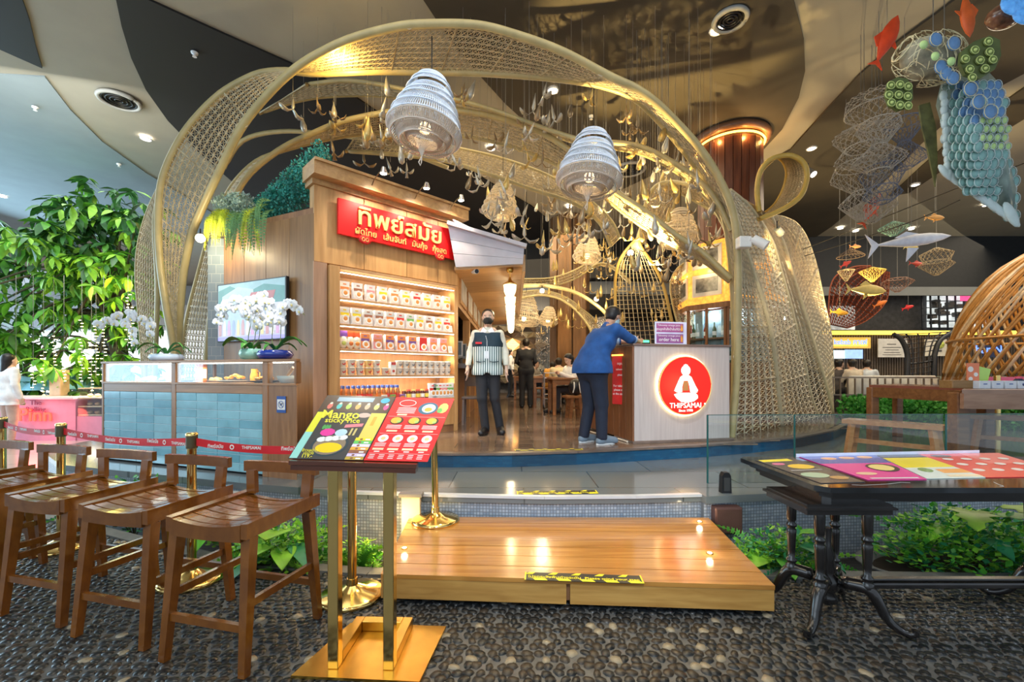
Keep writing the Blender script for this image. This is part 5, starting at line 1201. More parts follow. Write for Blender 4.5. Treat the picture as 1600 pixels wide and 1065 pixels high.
for i,(a,b,lab,n_) in enumerate(((h2,h1,'red printed belt between the post behind the stools and the menu stand',2),(h3,h2,'red printed belt stretched behind the stools, the second from the menu stand',3),(h4,h3,'red printed belt at the far left, by the pink stall',2),(h6,h4,'short end of red belt leaving the left photo edge',0))):
    d=(b-a).normalized();a=a+d*.034;b=b-d*.034;t=thing('barrier_belt',lab,'belt',tuple(a),math.atan2(d.y,d.x));L_=(Vector((b.x,b.y,0))-Vector((a.x,a.y,0))).length;dz=b.z-a.z
    g=MB();n=14
    vs=[];fs=[]
    for k in range(n+1):
        u=k/n;x=L_*u;z=dz*u-.035*4*u*(1-u);vs+=[(x,0,z-.025),(x,0,z+.025),(x,.002,z+.025),(x,.002,z-.025)]
    for k in range(n):
        q=k*4;fs+=[(q,q+4,q+5,q+1),(q+1,q+5,q+6,q+2),(q+2,q+6,q+7,q+3),(q+3,q+7,q+4,q)]
    g.add(vs,fs);g.build('webbing',belt,t,local=True)
    for k in range(n_):
        u=(k+.5)/n_;z=dz*u-.035*4*u*(1-u)-.008;g=MB();MX=Matrix.Translation((L_*u,-.001,z))@EX
        g.text('ทิพย์สมัย',MX@Matrix.Translation((-.12,0,0)),.032,.0008,bold=.012,sx=1.0);g.text('THIPSAMAI',MX@Matrix.Translation((.14,0,0)),.028,.0008,bold=.01,sx=1.0);g.X=MX;g.lathe([(.016,0),(.016,.0008)],(0,.009,0),16);g.build('belt_print',paper,t,local=True)
        g=MB();g.X=MX;g.lathe([(.009,.0008),(.009,.0014)],(0,.009,0),10);g.build('belt_logo',belt,t,local=True)
# ================================================================ BAR STOOLS
def make_stool(lab):
    t=thing('bar_stool',lab,'stool',(0,0,0),0,None)
    W_,D_,SH=.46,.44,.665
    def seatz(x,y):u=x/(W_/2);return SH-.028*(1-u*u)
    # side rails, front and back rails (scooped)
    for s_ in (-1,1):
        g=MB();x0=s_*W_/2;xi=x0-s_*.035
        g.add([(x0,-D_/2-.01,SH-.07),(xi,-D_/2-.01,SH-.07),(xi,-D_/2-.01,SH-.004),(x0,-D_/2-.01,SH),(x0,D_/2+.03,SH-.055),(xi,D_/2+.03,SH-.055),(xi,D_/2+.03,SH+.006),(x0,D_/2+.03,SH+.010)],[(0,1,2,3),(7,6,5,4),(0,4,5,1),(1,5,6,2),(2,6,7,3),(3,7,4,0)]);g.build('side_rail',stoolw,t,local=True)
    for nm,y0,y1,drop in (('front_rail',-D_/2-.012,-D_/2+.022,.085),('rear_rail',D_/2-.03,D_/2,.075)):
        g=MB();n=10;vs=[]
        for k in range(n+1):
            x=-W_/2+.0352+(W_-.0704)*k/n;zt=seatz(x,0);zb=SH-drop+.0-.006*math.sin(math.pi*k/n)
            vs+=[(x,y0,zb),(x,y0,zt),(x,y1,zt),(x,y1,zb)]
        fs=[]
        for k in range(n):
            q=k*4;fs+=[(q,q+4,q+5,q+1),(q+1,q+5,q+6,q+2),(q+2,q+6,q+7,q+3),(q+3,q+7,q+4,q)]
        fs+=[(0,1,2,3),(n*4+3,n*4+2,n*4+1,n*4)];g.add(vs,fs);g.build(nm,stoolw,t,local=True)
    ns_=6;y0=-D_/2+.028;w_=(D_-.064)/ns_
    for j in range(ns_):
        g=MB();n=8;vs=[];a=y0+j*w_+.004;b=y0+(j+1)*w_-.004
        for k in range(n+1):
            x=-W_/2+.036+(W_-.072)*k/n;zt=seatz(x,0)-.002;vs+=[(x,a,zt-.014),(x,a,zt),(x,b,zt),(x,b,zt-.014)]
        fs=[]
        for k in range(n):
            q=k*4;fs+=[(q,q+4,q+5,q+1),(q+1,q+5,q+6,q+2),(q+2,q+6,q+7,q+3),(q+3,q+7,q+4,q)]
        fs+=[(0,1,2,3),(n*4+3,n*4+2,n*4+1,n*4)];g.add(vs,fs);g.build('seat_slat',stoolw,t,local=True)
    legs={}
    for sx_ in (-1,1):
        for sy_ in (-1,1):
            top_=Vector((sx_*(W_/2-.025),sy_*(D_/2-.03),SH-.07));bot=Vector((sx_*(W_/2-.005),sy_*(D_/2+.02),0));legs[sx_,sy_]=(top_,bot)
            g=MB();g.beam(bot,top_,.034,.034,(0,1,0),.048,.048);g.build('leg',stoolw,t,local=True)
    def at(k,z):a,b=legs[k];u=(z-b.z)/(a.z-b.z);return b.lerp(a,u)
    for a,b,z in (((-1,-1),(1,-1),.20),((-1,1),(1,1),.20),((-1,-1),(-1,1),.30),((1,-1),(1,1),.30)):
        g=MB();g.beam(at(a,z),at(b,z),.022,.034);g.build('stretcher',stoolw,t,local=True)
    for s_ in (-1,1):
        g=MB();g.beam((s_*(W_/2-.055),D_/2-.01,SH-.005),(s_*(W_/2-.045),D_/2-.004,SH+.120),.055,.028,(0,1,0));g.build('back_post',stoolw,t,local=True)
    g=MB();n=10;vs=[]
    for k in range(n+1):
        u=-1+2*k/n;x=u*(W_/2+.005);y=D_/2+.012-.02*(u*u)+.012;vs+=[(x,y-.016,SH+.115),(x,y-.016+.0,SH+.172),(x,y+.014,SH+.172),(x,y+.014,SH+.115)]
    fs=[]
    for k in range(n):
        q=k*4;fs+=[(q,q+4,q+5,q+1),(q+1,q+5,q+6,q+2),(q+2,q+6,q+7,q+3),(q+3,q+7,q+4,q)]
    fs+=[(0,1,2,3),(n*4+3,n*4+2,n*4+1,n*4)];g.add(vs,fs);g.build('back_rail',stoolw,t,local=True)
    return t
SLB=['wooden slatted bar stool nearest the menu stand','wooden slatted bar stool, second from the menu stand','wooden slatted bar stool, third from the menu stand','wooden slatted bar stool, fourth from the menu stand','wooden slatted bar stool cut off by the left photo edge','wooden slatted bar stool, farthest along the row']
s0=make_stool(SLB[0])
for i in range(6):
    loc=(-1.335-.597*i,2.195+.19*i,0);rz=math.radians(-14)
    if i==0:s0.location=loc;s0.rotation_euler=(0,0,rz)
    else:copy_tree(s0,None,loc,rz,SLB[i])
# ================================================================ MENU STAND
ms=thing('menu_stand','brass menu stand with a slanted colourful menu board','menu stand',(-.66,2.08,0),-.03)
g=MB();g.prism([(-.30,-.19),(.27,-.21),(.31,.20),(-.20,.215)],.0,.012);g.build('base_plate',brassd,ms,local=True)
for x in (-.135,.115):
    g=MB();g.cb(x-.024,x+.024,-.145,-.095,.0125,.915,.003);g.build('post',brass,ms,local=True)
g=MB();g.cb(-.159,-.111,-.095,.19,.0125,.062,.003);g.build('base_tube',brassd,ms,local=True)
g=MB();g.cb(.091,.139,-.095,.19,.0125,.062,.003);g.build('base_tube',brassd,ms,local=True)
g=MB();g.cb(-.111,.091,.142,.19,.0125,.062,.003);g.build('base_tube',brassd,ms,local=True)
def MBd(px,py): # board plane point: bottom edge near, top edge far
    return None
b0_=P(450,716,1.93);b1_=P(660,721,1.945);tl=P(512,617,2.12);br=P(668,721,1.95);tr=br+(tl-b0_)
g=MB()
dark_wood=WOOD('mahogany',(.07,.018,.008),(.13,.035,.014),.2,(1,9,9),coat=.5)
g.beam(b0_+Vector((.02,-.01,-.012)),b1_+Vector((-.02,-.01,-.014)),.05,.018,(0,0,1));g.build('ledge',dark_wood,ms)
g=MB();g.beam(b0_+Vector((.025,.0,-.034)),b1_+Vector((-.025,0,-.036)),.06,.02,(0,0,1));g.build('ledge_lower',dark_wood,ms)
def bq(u,v):return b0_.lerp(br,u).lerp(tl.lerp(tr,u),v)
nb_=(b0_-br).cross(tl-b0_).normalized()
if nb_.z<0:nb_=-nb_
def board(nm,mat,pts,h0,h1,par):
    g=MB();lo=[bq(*q)+nb_*h0 for q in pts];hi=[bq(*q)+nb_*h1 for q in pts];n=len(pts)
    g.add(lo+hi,[tuple(range(n-1,-1,-1)),tuple(range(n,2*n))]+[(i,(i+1) % n,(i+1) % n+n,i+n) for i in range(n)]);return g.build(nm,mat,par)
rect=lambda a,b,c,d:[(a,c),(b,c),(b,d),(a,d)]
board('backing_board',dark_wood,rect(.03,.97,.02,.97),-.022,-.006,ms)
pr=lambda n,c:M('print_'+n,c,.25,var=.03,coat=.3)
lm=board('left_menu',pr('charcoal',(.06,.055,.05)),rect(0,.535,0,1),-.004,0,ms);rm=board('right_menu',pr('red',(.80,.02,.02)),rect(.54,1.0,0,1),-.004,0,ms)
def pc(nm,c,pts,par,k=1):return board(nm,pr(nm,c),pts,.0002*k,.0002*k+.0004,par)
def circ(u,v,r,rv=None,n=14):rv=rv or r*1.25;return [(u+r*math.cos(6.283*i/n),v+rv*math.sin(6.283*i/n)) for i in range(n)]
pc('top_brown',(.10,.055,.03),rect(.005,.53,.73,.995),lm);pc('side_strip_yellow',(.85,.82,.05),[(.005,.40),(.06,.40),(.06,.72),(.005,.72)],lm);pc('side_strip_green',(.35,.75,.65),rect(.005,.06,.01,.40),lm)
pc('steel_text',(.35,.50,.60),rect(.10,.38,.90,.97),lm,3);pc('blue_badge',(.05,.45,.75),circ(.47,.93,.035),lm,3)
for i,c in enumerate(((.85,.2,.15),(.1,.6,.55),(.5,.75,.1),(.9,.45,.1),(.7,.5,.3),(.8,.8,.2),(.8,.1,.3))):pc('drink_%d' % i,c,circ(.07+i*.072,.82,.020,.05,8),lm,3);pc('drink_top',(.8,.75,.6),circ(.07+i*.072,.865,.012,.02,6),lm,5)
pc('yellow_block',(.90,.66,.12),rect(.415,.53,.33,.72),lm);pc('drink_bottle',(.95,.45,.05),rect(.45,.475,.52,.66),lm,3)
for i,(c) in enumerate(((.95,.75,.02),(.15,.62,.12),(.85,.75,.9),(.95,.45,.05),(.35,.12,.06),(.75,.6,.85),(.6,.4,.05))):pc('price_row_%d' % i,c,rect(.40,.53,.33-.047*(i+1)+.003,.33-.047*i),lm,2);pc('price_dot',(.3,.12,.05),circ(.445,.33-.047*(i+.5),.012,.015,6),lm,4);pc('price_tag',(.95,.95,.85),rect(.475,.51,.33-.047*(i+.75),.33-.047*(i+.35)),lm,4)
pc('bowl_dark',(.03,.05,.06),circ(.235,.21,.135,.17,22),lm,1);pc('bowl_inner',(.30,.22,.14),circ(.235,.21,.115,.145,22),lm,2);pc('mango',(.98,.68,.0),circ(.24,.17,.095,.075,18),lm,4);pc('flower_pink',(.85,.05,.35),circ(.17,.40,.055,.06,9),lm,4);pc('coconut_cup',(.55,.75,.85),circ(.27,.40,.045,.055,12),lm,5)
for i in range(4):pc('cream',(.88,.88,.84),circ(.155+.05*i,.29+.012*i,.034,.04,9),lm,5)
for i in range(3):pc('leaf_print',(.1,.4,.1),circ(.12+.02*i,.48,.012,.04,6),lm,3)
g=MB()
TB=lambda u,v:Matrix.Translation(bq(u,v)+nb_*.0012)@Matrix(((ub_.x,vb_.x,nb_.x,0),(ub_.y,vb_.y,nb_.y,0),(ub_.z,vb_.z,nb_.z,0),(0,0,0,1)))
ub_=(br-b0_).normalized();vb_=nb_.cross(ub_).normalized()
g.text('Mango',TB(.20,.625),.060,.0006,bold=.02,sx=1.1);g.text('sticky rice',TB(.235,.555),.036,.0006,bold=.015,sx=1.1);g.text('ข้าวเหนียว',TB(.125,.105),.018,.0006,bold=.01);g.text('มะม่วง',TB(.125,.065),.018,.0006,bold=.01);g.text('119.-',TB(.125,.018),.024,.0006,bold=.01)
g.build('menu_lettering',M('print_lettering_yellow',(.98,.85,.05),.3),lm)
pc('promo_pink',(.85,.25,.28),[(.27,.475),(.40,.50),(.40,.55),(.27,.525)],lm,4);pc('spoons',(.70,.55,.2),rect(.33,.345,.36,.47),lm,4);pc('spoons',(.70,.55,.2),rect(.36,.375,.36,.47),lm,4);pc('light_burst',(.75,.5,.4),circ(.37,.68,.05,.04,10),lm,2)
# right menu
pcr=lambda nm,c,pts,k=2:pc(nm,c,pts,rm,k)
pcr('logo_oval',(.95,.9,.85),circ(.655,.90,.065,.055,18));pcr('logo_oval_red',(.75,.02,.02),circ(.655,.90,.060,.047,18),4);pcr('hero_plate',(.03,.14,.22),circ(.83,.82,.075,.10,20));pcr('hero_egg',(.92,.90,.82),circ(.835,.82,.052,.072,16),4);pcr('hero_shrimp',(.95,.42,.05),circ(.835,.80,.03,.035,10),6);pcr('salad',(.55,.70,.15),circ(.945,.83,.038,.085,10),2);pcr('cucumber',(.15,.45,.1),circ(.925,.79,.02,.04,8),4)
pcr('cream_tag',(.85,.70,.45),rect(.615,.69,.695,.72));
for i in range(4):pcr('text_line',(.92,.75,.72),rect(.60,.74,.735+i*.026,.746+i*.026),3)
for i in range(3):
    u=.635+i*.135;pcr('wok_dish',(.06,.03,.02),circ(u,.61,.05,.062,16));pcr('wok_food',(.92,.50,.06),circ(u-.006,.615,.040,.05,12),4);pcr('wok_green',(.45,.62,.15),circ(u+.018,.595,.016,.02,8),6)
    for k in range(3):pcr('text_line',(.92,.75,.72),rect(u-.055,u+.055,.485+k*.022,.495+k*.022),3)
    pcr('cream_tag',(.88,.72,.45),rect(u-.04,u+.04,.435,.46))
for i in range(4):
    u=.60+i*.108;pcr('round_plate',(.80,.86,.90),circ(u,.33,.038,.058,16));pcr('plate_food',((.85,.6,.25),(.75,.65,.3),(.9,.45,.1),(.9,.42,.1))[i],circ(u,.33,.018,.026,9),4)
    for k in range(3):pcr('text_line',(.92,.75,.72),rect(u-.04,u+.04,.21+k*.02,.219+k*.02),3)
    pcr('cream_tag',(.88,.72,.45),rect(u-.04,u+.04,.155,.185));pcr('price_text',(.95,.85,.8),rect(u-.02,u+.02,.125,.14))
for i in range(6):
    for k in range(3):pcr('text_line',(.9,.7,.66),rect(.56+i*.07,.60+i*.07,.03+k*.024,.040+k*.024),3)
pcr('divider',(.9,.6,.55),rect(.555,.99,.405,.409));pcr('divider',(.9,.6,.55),rect(.555,.99,.675,.679));pcr('divider',(.9,.6,.55),rect(.555,.99,.102,.106))
# ================================================================ MARBLE TABLE
eb=WOOD('ebony',(.008,.007,.007),(.02,.016,.015),.22,(5,5,5),coat=.4)
TBX=thing('marble_table','black pedestal table with a dark marble top at the right','table',(2.6,2.6,0))
mar=M('dark_marble',(.015,.018,.022),.06,var=.9,scale=4,coat=.5);mar.node_tree.nodes['Principled BSDF'].inputs['Specular IOR Level'].default_value=.8
ch=.10
def topring(x0,x1,y0,y1,z0,z1,c,mat,nm):g=MB();g.prism([(x0+c,y0),(x1-c,y0),(x1,y0+c),(x1,y1-c),(x1-c,y1),(x0+c,y1),(x0,y1-c),(x0,y0+c)],z0,z1);g.build(nm,mat,TBX)
topring(1.56,3.62,2.20,3.02,.725,.752,.05,mar,'marble_top');topring(1.60,3.58,2.24,2.98,.705,.724,.05,eb,'top_moulding');topring(1.63,3.55,2.27,2.95,.68,.7049,.04,eb,'top_moulding');topring(1.65,3.53,2.29,2.93,.655,.6799,.03,eb,'apron')
def vein(a,b):
    g=MB();r=rk;pts=[Vector(a).lerp(Vector(b),k/6)+Vector((r.uniform(-.02,.02),r.uniform(-.02,.02),0)) for k in range(7)]
    for p_,q_ in zip(pts,pts[1:]):g.beam(p_,q_,.003,.0012,(0,0,1))
    g.build('marble_vein',M('vein_white',(.45,.48,.5),.3),TBX)
vein((1.75,2.24,.7522),(2.1,2.30,.7522));vein((2.9,2.23,.7522),(3.2,2.32,.7522));vein((2.5,2.22,.7522),(2.55,2.31,.7522))
colp=[(.020,0),(.030,.01),(.030,.05),(.018,.06),(.028,.07),(.028,.08),(.017,.09),(.020,.13),(.024,.22),(.026,.25),(.018,.262),(.027,.272),(.027,.282),(.017,.294),(.024,.31),(.027,.40),(.024,.42)]
for cx_ in (1.74,3.12):
    cy_=2.40
    g=MB();g.box(cx_-.22,cx_+.22,cy_-.16,cy_+.2,.60,.655);g.build('pedestal_cap',eb,TBX)
    g=MB();g.box(cx_-.235,cx_+.235,cy_-.175,cy_+.215,.628,.64);g.build('pedestal_moulding',eb,TBX)
    for sx_,sy_ in ((-1,-1),(1,-1),(-1,1),(1,1)):
        qx,qy=cx_+sx_*.125,cy_+sy_*.115;g=MB();g.lathe(colp,(qx,qy,.18),14);g.build('turned_column',eb,TBX)
        d=Vector((sx_*.78,sy_*.62,0)).normalized();b_=Vector((qx,qy,0));g=MB()
        pts=curve([Vector((cx_,cy_,.20))+d*.05,b_+Vector((0,0,.20)),b_+d*.045+Vector((0,0,.14)),b_+d*.085+Vector((0,0,.06)),b_+d*.15+Vector((0,0,.022)),b_+d*.19+Vector((0,0,.03)),b_+d*.185+Vector((0,0,.05))],18)
        g.tube(pts,[.035]*5+[.032-.0012*k for k in range(14)],8);g.build('cabriole_leg',eb,TBX)
    g=MB();g.lathe([(.02,0),(.045,.02),(.05,.05),(.03,.07),(.052,.09),(.055,.14),(.032,.17),(.04,.19),(.03,.24),(.038,.27),(.018,.33),(.02,.42)],(cx_,cy_,.06),18);g.build('centre_finial',eb,TBX)
g=MB();g.cb(1.76,3.10,2.37,2.43,.155,.185,.008);g.build('stretcher',eb,TBX)
g=MB();g.cb(1.76,3.10,2.38,2.42,.19,.205,.006);g.build('stretcher_rail',eb,TBX)
# printed menus lying on the table
def flat(nm,lab,pts,c,z,extra):
    P0=[G(a,b,z) for a,b in pts];t=thing(nm,lab,'menu',tuple(P0[0]));
    g=MB();g.prism([tuple(q[:2]) for q in P0],z,z+.003);g.build('sheet',pr('sheet_%.2f_%.2f' % (c[0],c[2]),c),t)
    for k,(cn,cc,quad) in enumerate(extra):
        Q=[]
        for u,v in quad:a=P0[0].lerp(P0[1],u);b=P0[3].lerp(P0[2],u);q=a.lerp(b,v);Q.append((q.x,q.y))
        g=MB();g.prism(Q,z+.003+.0003*k,z+.0036+.0003*k);g.build(cn,pr(cn+'_t%.2f' % cc[1],cc),t)
ell_=lambda u,v,a,b,n=14:[(u+a*math.cos(6.283*i/n),v+b*math.sin(6.283*i/n)) for i in range(n)]
flat('table_menu','dark food menu at the left end of the marble table',[(1283,755),(1352,753),(1240,716),(1180,719)],(.09,.075,.07),.753,[('yellow_title',(.95,.8,.05),rect(.05,.8,.88,.98)),('mango_dish',(.95,.62,.05),ell_(.6,.62,.3,.10)),('pink_flower',(.8,.2,.35),ell_(.25,.76,.15,.05)),('green_dish',(.45,.60,.42),ell_(.35,.27,.3,.10)),('brown_dish',(.6,.35,.12),ell_(.7,.15,.2,.06)),('title_line',(.6,.55,.5),rect(.1,.85,.45,.47))])
flat('table_menu','pink and blue food menu, second on the marble table',[(1356,750),(1448,749),(1367,711),(1246,713)],(.82,.06,.34),.7532,[('blue_head',(.10,.12,.42),rect(.0,1,.62,1)),('orange_dish',(.85,.4,.1),ell_(.3,.85,.1,.06)),('orange_dish',(.85,.4,.1),ell_(.55,.87,.1,.06)),('orange_dish',(.85,.4,.1),ell_(.8,.89,.1,.06)),('black_pan',(.04,.03,.03),ell_(.72,.42,.22,.16)),('noodle_dish',(.90,.72,.25),ell_(.70,.42,.17,.12)),('cream_dish',(.9,.6,.4),ell_(.25,.2,.16,.05)),('white_line',(.9,.8,.85),rect(.1,.9,.02,.05))])
flat('table_menu','yellow and white drinks menu, third on the marble table',[(1448,748),(1540,746),(1432,709),(1367,710)],(.72,.80,.74),.7534,[('yellow_block2',(.93,.75,.02),rect(0,1,.38,.80)),('black_head',(.05,.05,.05),rect(0,1,.80,1)),('orange_row',(.92,.4,.08),rect(.5,1,.16,.30)),('bottle_art',(.2,.35,.1),ell_(.3,.28,.12,.08)),('cream_row',(.9,.75,.5),rect(.45,1,.03,.10))])
dots=[('white_plate%d' % (i % 2),(.88,.80,.74),ell_(.16+.22*(i % 4),.25+.22*(i//4),.06,.05,10)) for i in range(12)]
flat('table_menu','red food menu at the right end of the marble table',[(1540,746),(1680,744),(1560,708),(1432,709)],(.80,.05,.04),.7536,[('dark_dish',(.1,.05,.04),ell_(.2,.86,.12,.08)),('light_red',(.88,.18,.16),rect(.5,1,.5,1))]+dots)
g=MB();a=G(1244,714,.753);b=G(1530,708,.753);g.beam(a+Vector((0,0,.012)),b+Vector((0,0,.012)),.004,.024,(0,0,1));tag(g.build('acrylic_rail',M('acrylic_rail',(.65,.7,.85),.15)),'clear violet tinted rail along the back edge of the marble table','rail')
# ================================================================ PLANTS IN THE TROUGH
leafA=M('leaf_green',(.08,.36,.03),.4,var=.5,scale=5);leafB=M('leaf_lime',(.28,.62,.05),.4,var=.35,scale=5);leafC=M('leaf_teal',(.04,.28,.12),.4,var=.4,scale=5);leafY=M('leaf_yellow',(.42,.62,.03),.4,var=.3)
def bigleaf(par,base,d,L_,W_,mat,droop=.3,notch=0,up=.6,nm='leaf'):
    base=Vector(base);d=Vector(d).normalized();n=9;s=d.cross(Vector((0,0,1))).normalized();st=base+d*L_*.35+Vector((0,0,up*L_));g=MB()
    g.tube(curve([base,base+d*L_*.12+Vector((0,0,up*L_*.6)),st],6),.005,4)
    vs=[]
    for i in range(n+1):
        u=i/n;w_=W_*math.sin(math.pi*min(1,.12+u*.88))**.8*(1-.35*u);
        if notch and i % 2:w_ *= 1-notch
        c=st+d*L_*u+Vector((0,0,L_*(.12*math.sin(u*2)-droop*u*u)));vs+=[c-s*w_+Vector((0,0,.012)),c,c+s*w_+Vector((0,0,.012))]
    n3=len(vs);vs+=[v-Vector((0,0,.003)) for v in vs];fs=[]
    for i in range(n):
        for k in range(2):q=i*3+k;fs+=[(q,q+3,q+4,q+1),(n3+q+1,n3+q+4,n3+q+3,n3+q)]
    g.add(vs,fs,True);return g.build(nm,mat,par)
def bush(nm,lab,c,r,h,specs,nleaf,size,mats,ferns=0):
    t=thing(nm,lab,'plant',(c[0],c[1],-.24));rr=random.Random(hash(lab) % 1000 if False else len(lab)*7)
    for mi,mt in enumerate(mats):
        g=MB()
        for _ in range(nleaf//len(mats)):
            v=Vector((rr.gauss(0,1),rr.gauss(0,1),abs(rr.gauss(0,1)))).normalized()*rr.uniform(.45,1);p=Vector((c[0]+v.x*r,c[1]+v.y*r*.55,c[2]+v.z*h));s_=size*rr.uniform(.6,1.4)
            a=(Vector((v.x,v.y,.3))+Vector((rr.uniform(-.8,.8),rr.uniform(-.8,.8),rr.uniform(-.5,.5)))).normalized();b=a.cross(Vector((rr.uniform(-.4,.4),rr.uniform(-.4,.4),1))).normalized()
            g.add([p,p+a*s_*.5+b*s_*.32,p+a*s_,p+a*s_*.5-b*s_*.32],[(0,1,2),(0,2,3)],False)
        g.build('foliage',mt,t)['kind']='stuff'
    for k in range(ferns):
        a=6.28*k/ferns+rr.uniform(-.3,.3);g=MB();b_=Vector((c[0],c[1],c[2]));fern(g,b_,b_+Vector((math.cos(a)*r*1.25,math.sin(a)*r,h*rr.uniform(.1,.8))),.045,18);g.build('fern_frond',mats[k % len(mats)],t)
    for k in range(6):
        g=MB();a=k*1.05;g.tube([(c[0],c[1],-.24),(c[0]+.3*r*math.cos(a),c[1]+.3*r*math.sin(a),c[2]+h*.4)],.007,4);g.build('stem',M('stem_brown',(.10,.09,.04),.6),t)
    for d,L_,W_,mt,kw in specs:bigleaf(t,(c[0]+d[0]*.05,c[1]+d[1]*.05,c[2]+h*.2),d,L_,W_,mt,**kw)
    return t
bush('trough_plant','leafy green plant cluster behind the nearest stool, left of the deck',(-1.62,3.12,-.10),.40,.42,[((-.3,-.8,0),.26,.10,leafB,dict(droop=.3)),((.4,-.9,0),.24,.09,leafB,dict(droop=.4)),((-.9,-.3,0),.24,.09,leafA,dict(droop=.4)),((.1,-1,0),.2,.12,leafB,dict(up=1.3,droop=.1)),((.6,-.6,0),.25,.07,leafC,dict(droop=.5)),((-.6,-.8,0),.3,.08,leafC,dict(droop=.6,up=.2))],1500,.045,[leafA,leafB],10)
bush('trough_plant','feathery light green plant just left of the deck, behind the menu stand',(-1.12,3.18,-.16),.20,.30,[],1300,.028,[leafB,leafA],8)
bush('trough_plant','green plant with long leaves behind the second stool',(-2.25,3.55,-.05),.28,.30,[((-.5,-.8,0),.28,.09,leafB,dict(droop=.5)),((.7,-.6,0),.28,.08,leafB,dict(droop=.6)),((0,-1,0),.3,.08,leafA,dict(droop=.6))],500,.05,[leafB,leafA],6)
bush('trough_plant','fern and ivy cluster by the left barrier posts',(-3.6,4.15,-.1),.55,.45,[((-.5,-.8,0),.3,.09,leafB,dict(droop=.5)),((.7,-.6,0),.3,.08,leafA,dict(droop=.6))],1300,.05,[leafA,leafC],12)
bush('trough_plant','green plant with a veined arrow leaf right of the deck',(1.92,3.12,-.18),.42,.42,[((-.3,-.9,0),.24,.08,leafA,dict(droop=.3)),((.5,-.7,0),.26,.11,leafC,dict(up=.9,droop=.5)),((-.8,-.4,0),.22,.09,leafB,dict(droop=.4)),((.9,-.2,0),.24,.06,leafA,dict(up=1.2,droop=.2))],2600,.040,[leafA,leafB,leafC],8)
bush('trough_plant','broad leaved plant cluster in the stone bowl behind the marble table',(3.3,3.16,-.05),.62,.42,[((-.6,-.7,0),.34,.15,leafB,dict(notch=.45,up=1.0,droop=.3)),((.3,-.9,0),.34,.15,leafB,dict(notch=.45,up=1.1,droop=.3)),((-.9,-.3,0),.28,.07,leafB,dict(droop=.3)),((.8,-.6,0),.32,.14,leafA,dict(notch=.4,up=.9,droop=.2)),((-.2,-1,0),.24,.08,leafC,dict(droop=.4))],3200,.05,[leafA,leafB,leafC],8)
bush('trough_plant','leafy plant at the right photo edge under the table',(4.5,3.3,-.05),.5,.5,[((-.6,-.7,0),.34,.14,leafB,dict(notch=.4,up=1.0,droop=.3)),((-.1,-.9,0),.3,.1,leafA,dict(up=.9,droop=.3))],1500,.05,[leafA,leafB],6)
t=thing('planter_bowl','wide grey stone planter bowl under the leafy plants at right','planter',(3.3,3.16,-.24))
MB().lathe([(.35,0),(.62,.08),(.74,.17),(.76,.19),(.72,.19),(.6,.12)],(0,0,0),32,1,.5).build('bowl',M('grey_stone',(.16,.17,.17),.5,var=.3),t,local=True);MB().lathe([(.02,.12),(.66,.14)],(0,0,0),24,1,.5,cap=False).build('soil',M('soil',(.03,.02,.012),.9),t,local=True)
t=thing('planter_bowl','dark low planter behind the stools, left of the deck','planter',(-1.62,3.15,-.24))
MB().lathe([(.2,0),(.38,.05),(.42,.13),(.39,.13),(.3,.08)],(0,0,0),28,1,.6).build('bowl',M('dark_stone',(.05,.05,.05),.5,var=.3),t,local=True);MB().lathe([(.02,.09),(.36,.1)],(0,0,0),20,1,.6,cap=False).build('soil',M('soil',(.03,.02,.012),.9),t,local=True)
g=MB();g.ell((-2.42,3.72,.12),(.30,.2,.2),18,10);tag(g.build('pale_boulder',M('boulder',(.45,.46,.44),.6,var=.2)),'smooth pale boulder behind the second stool post','rock')
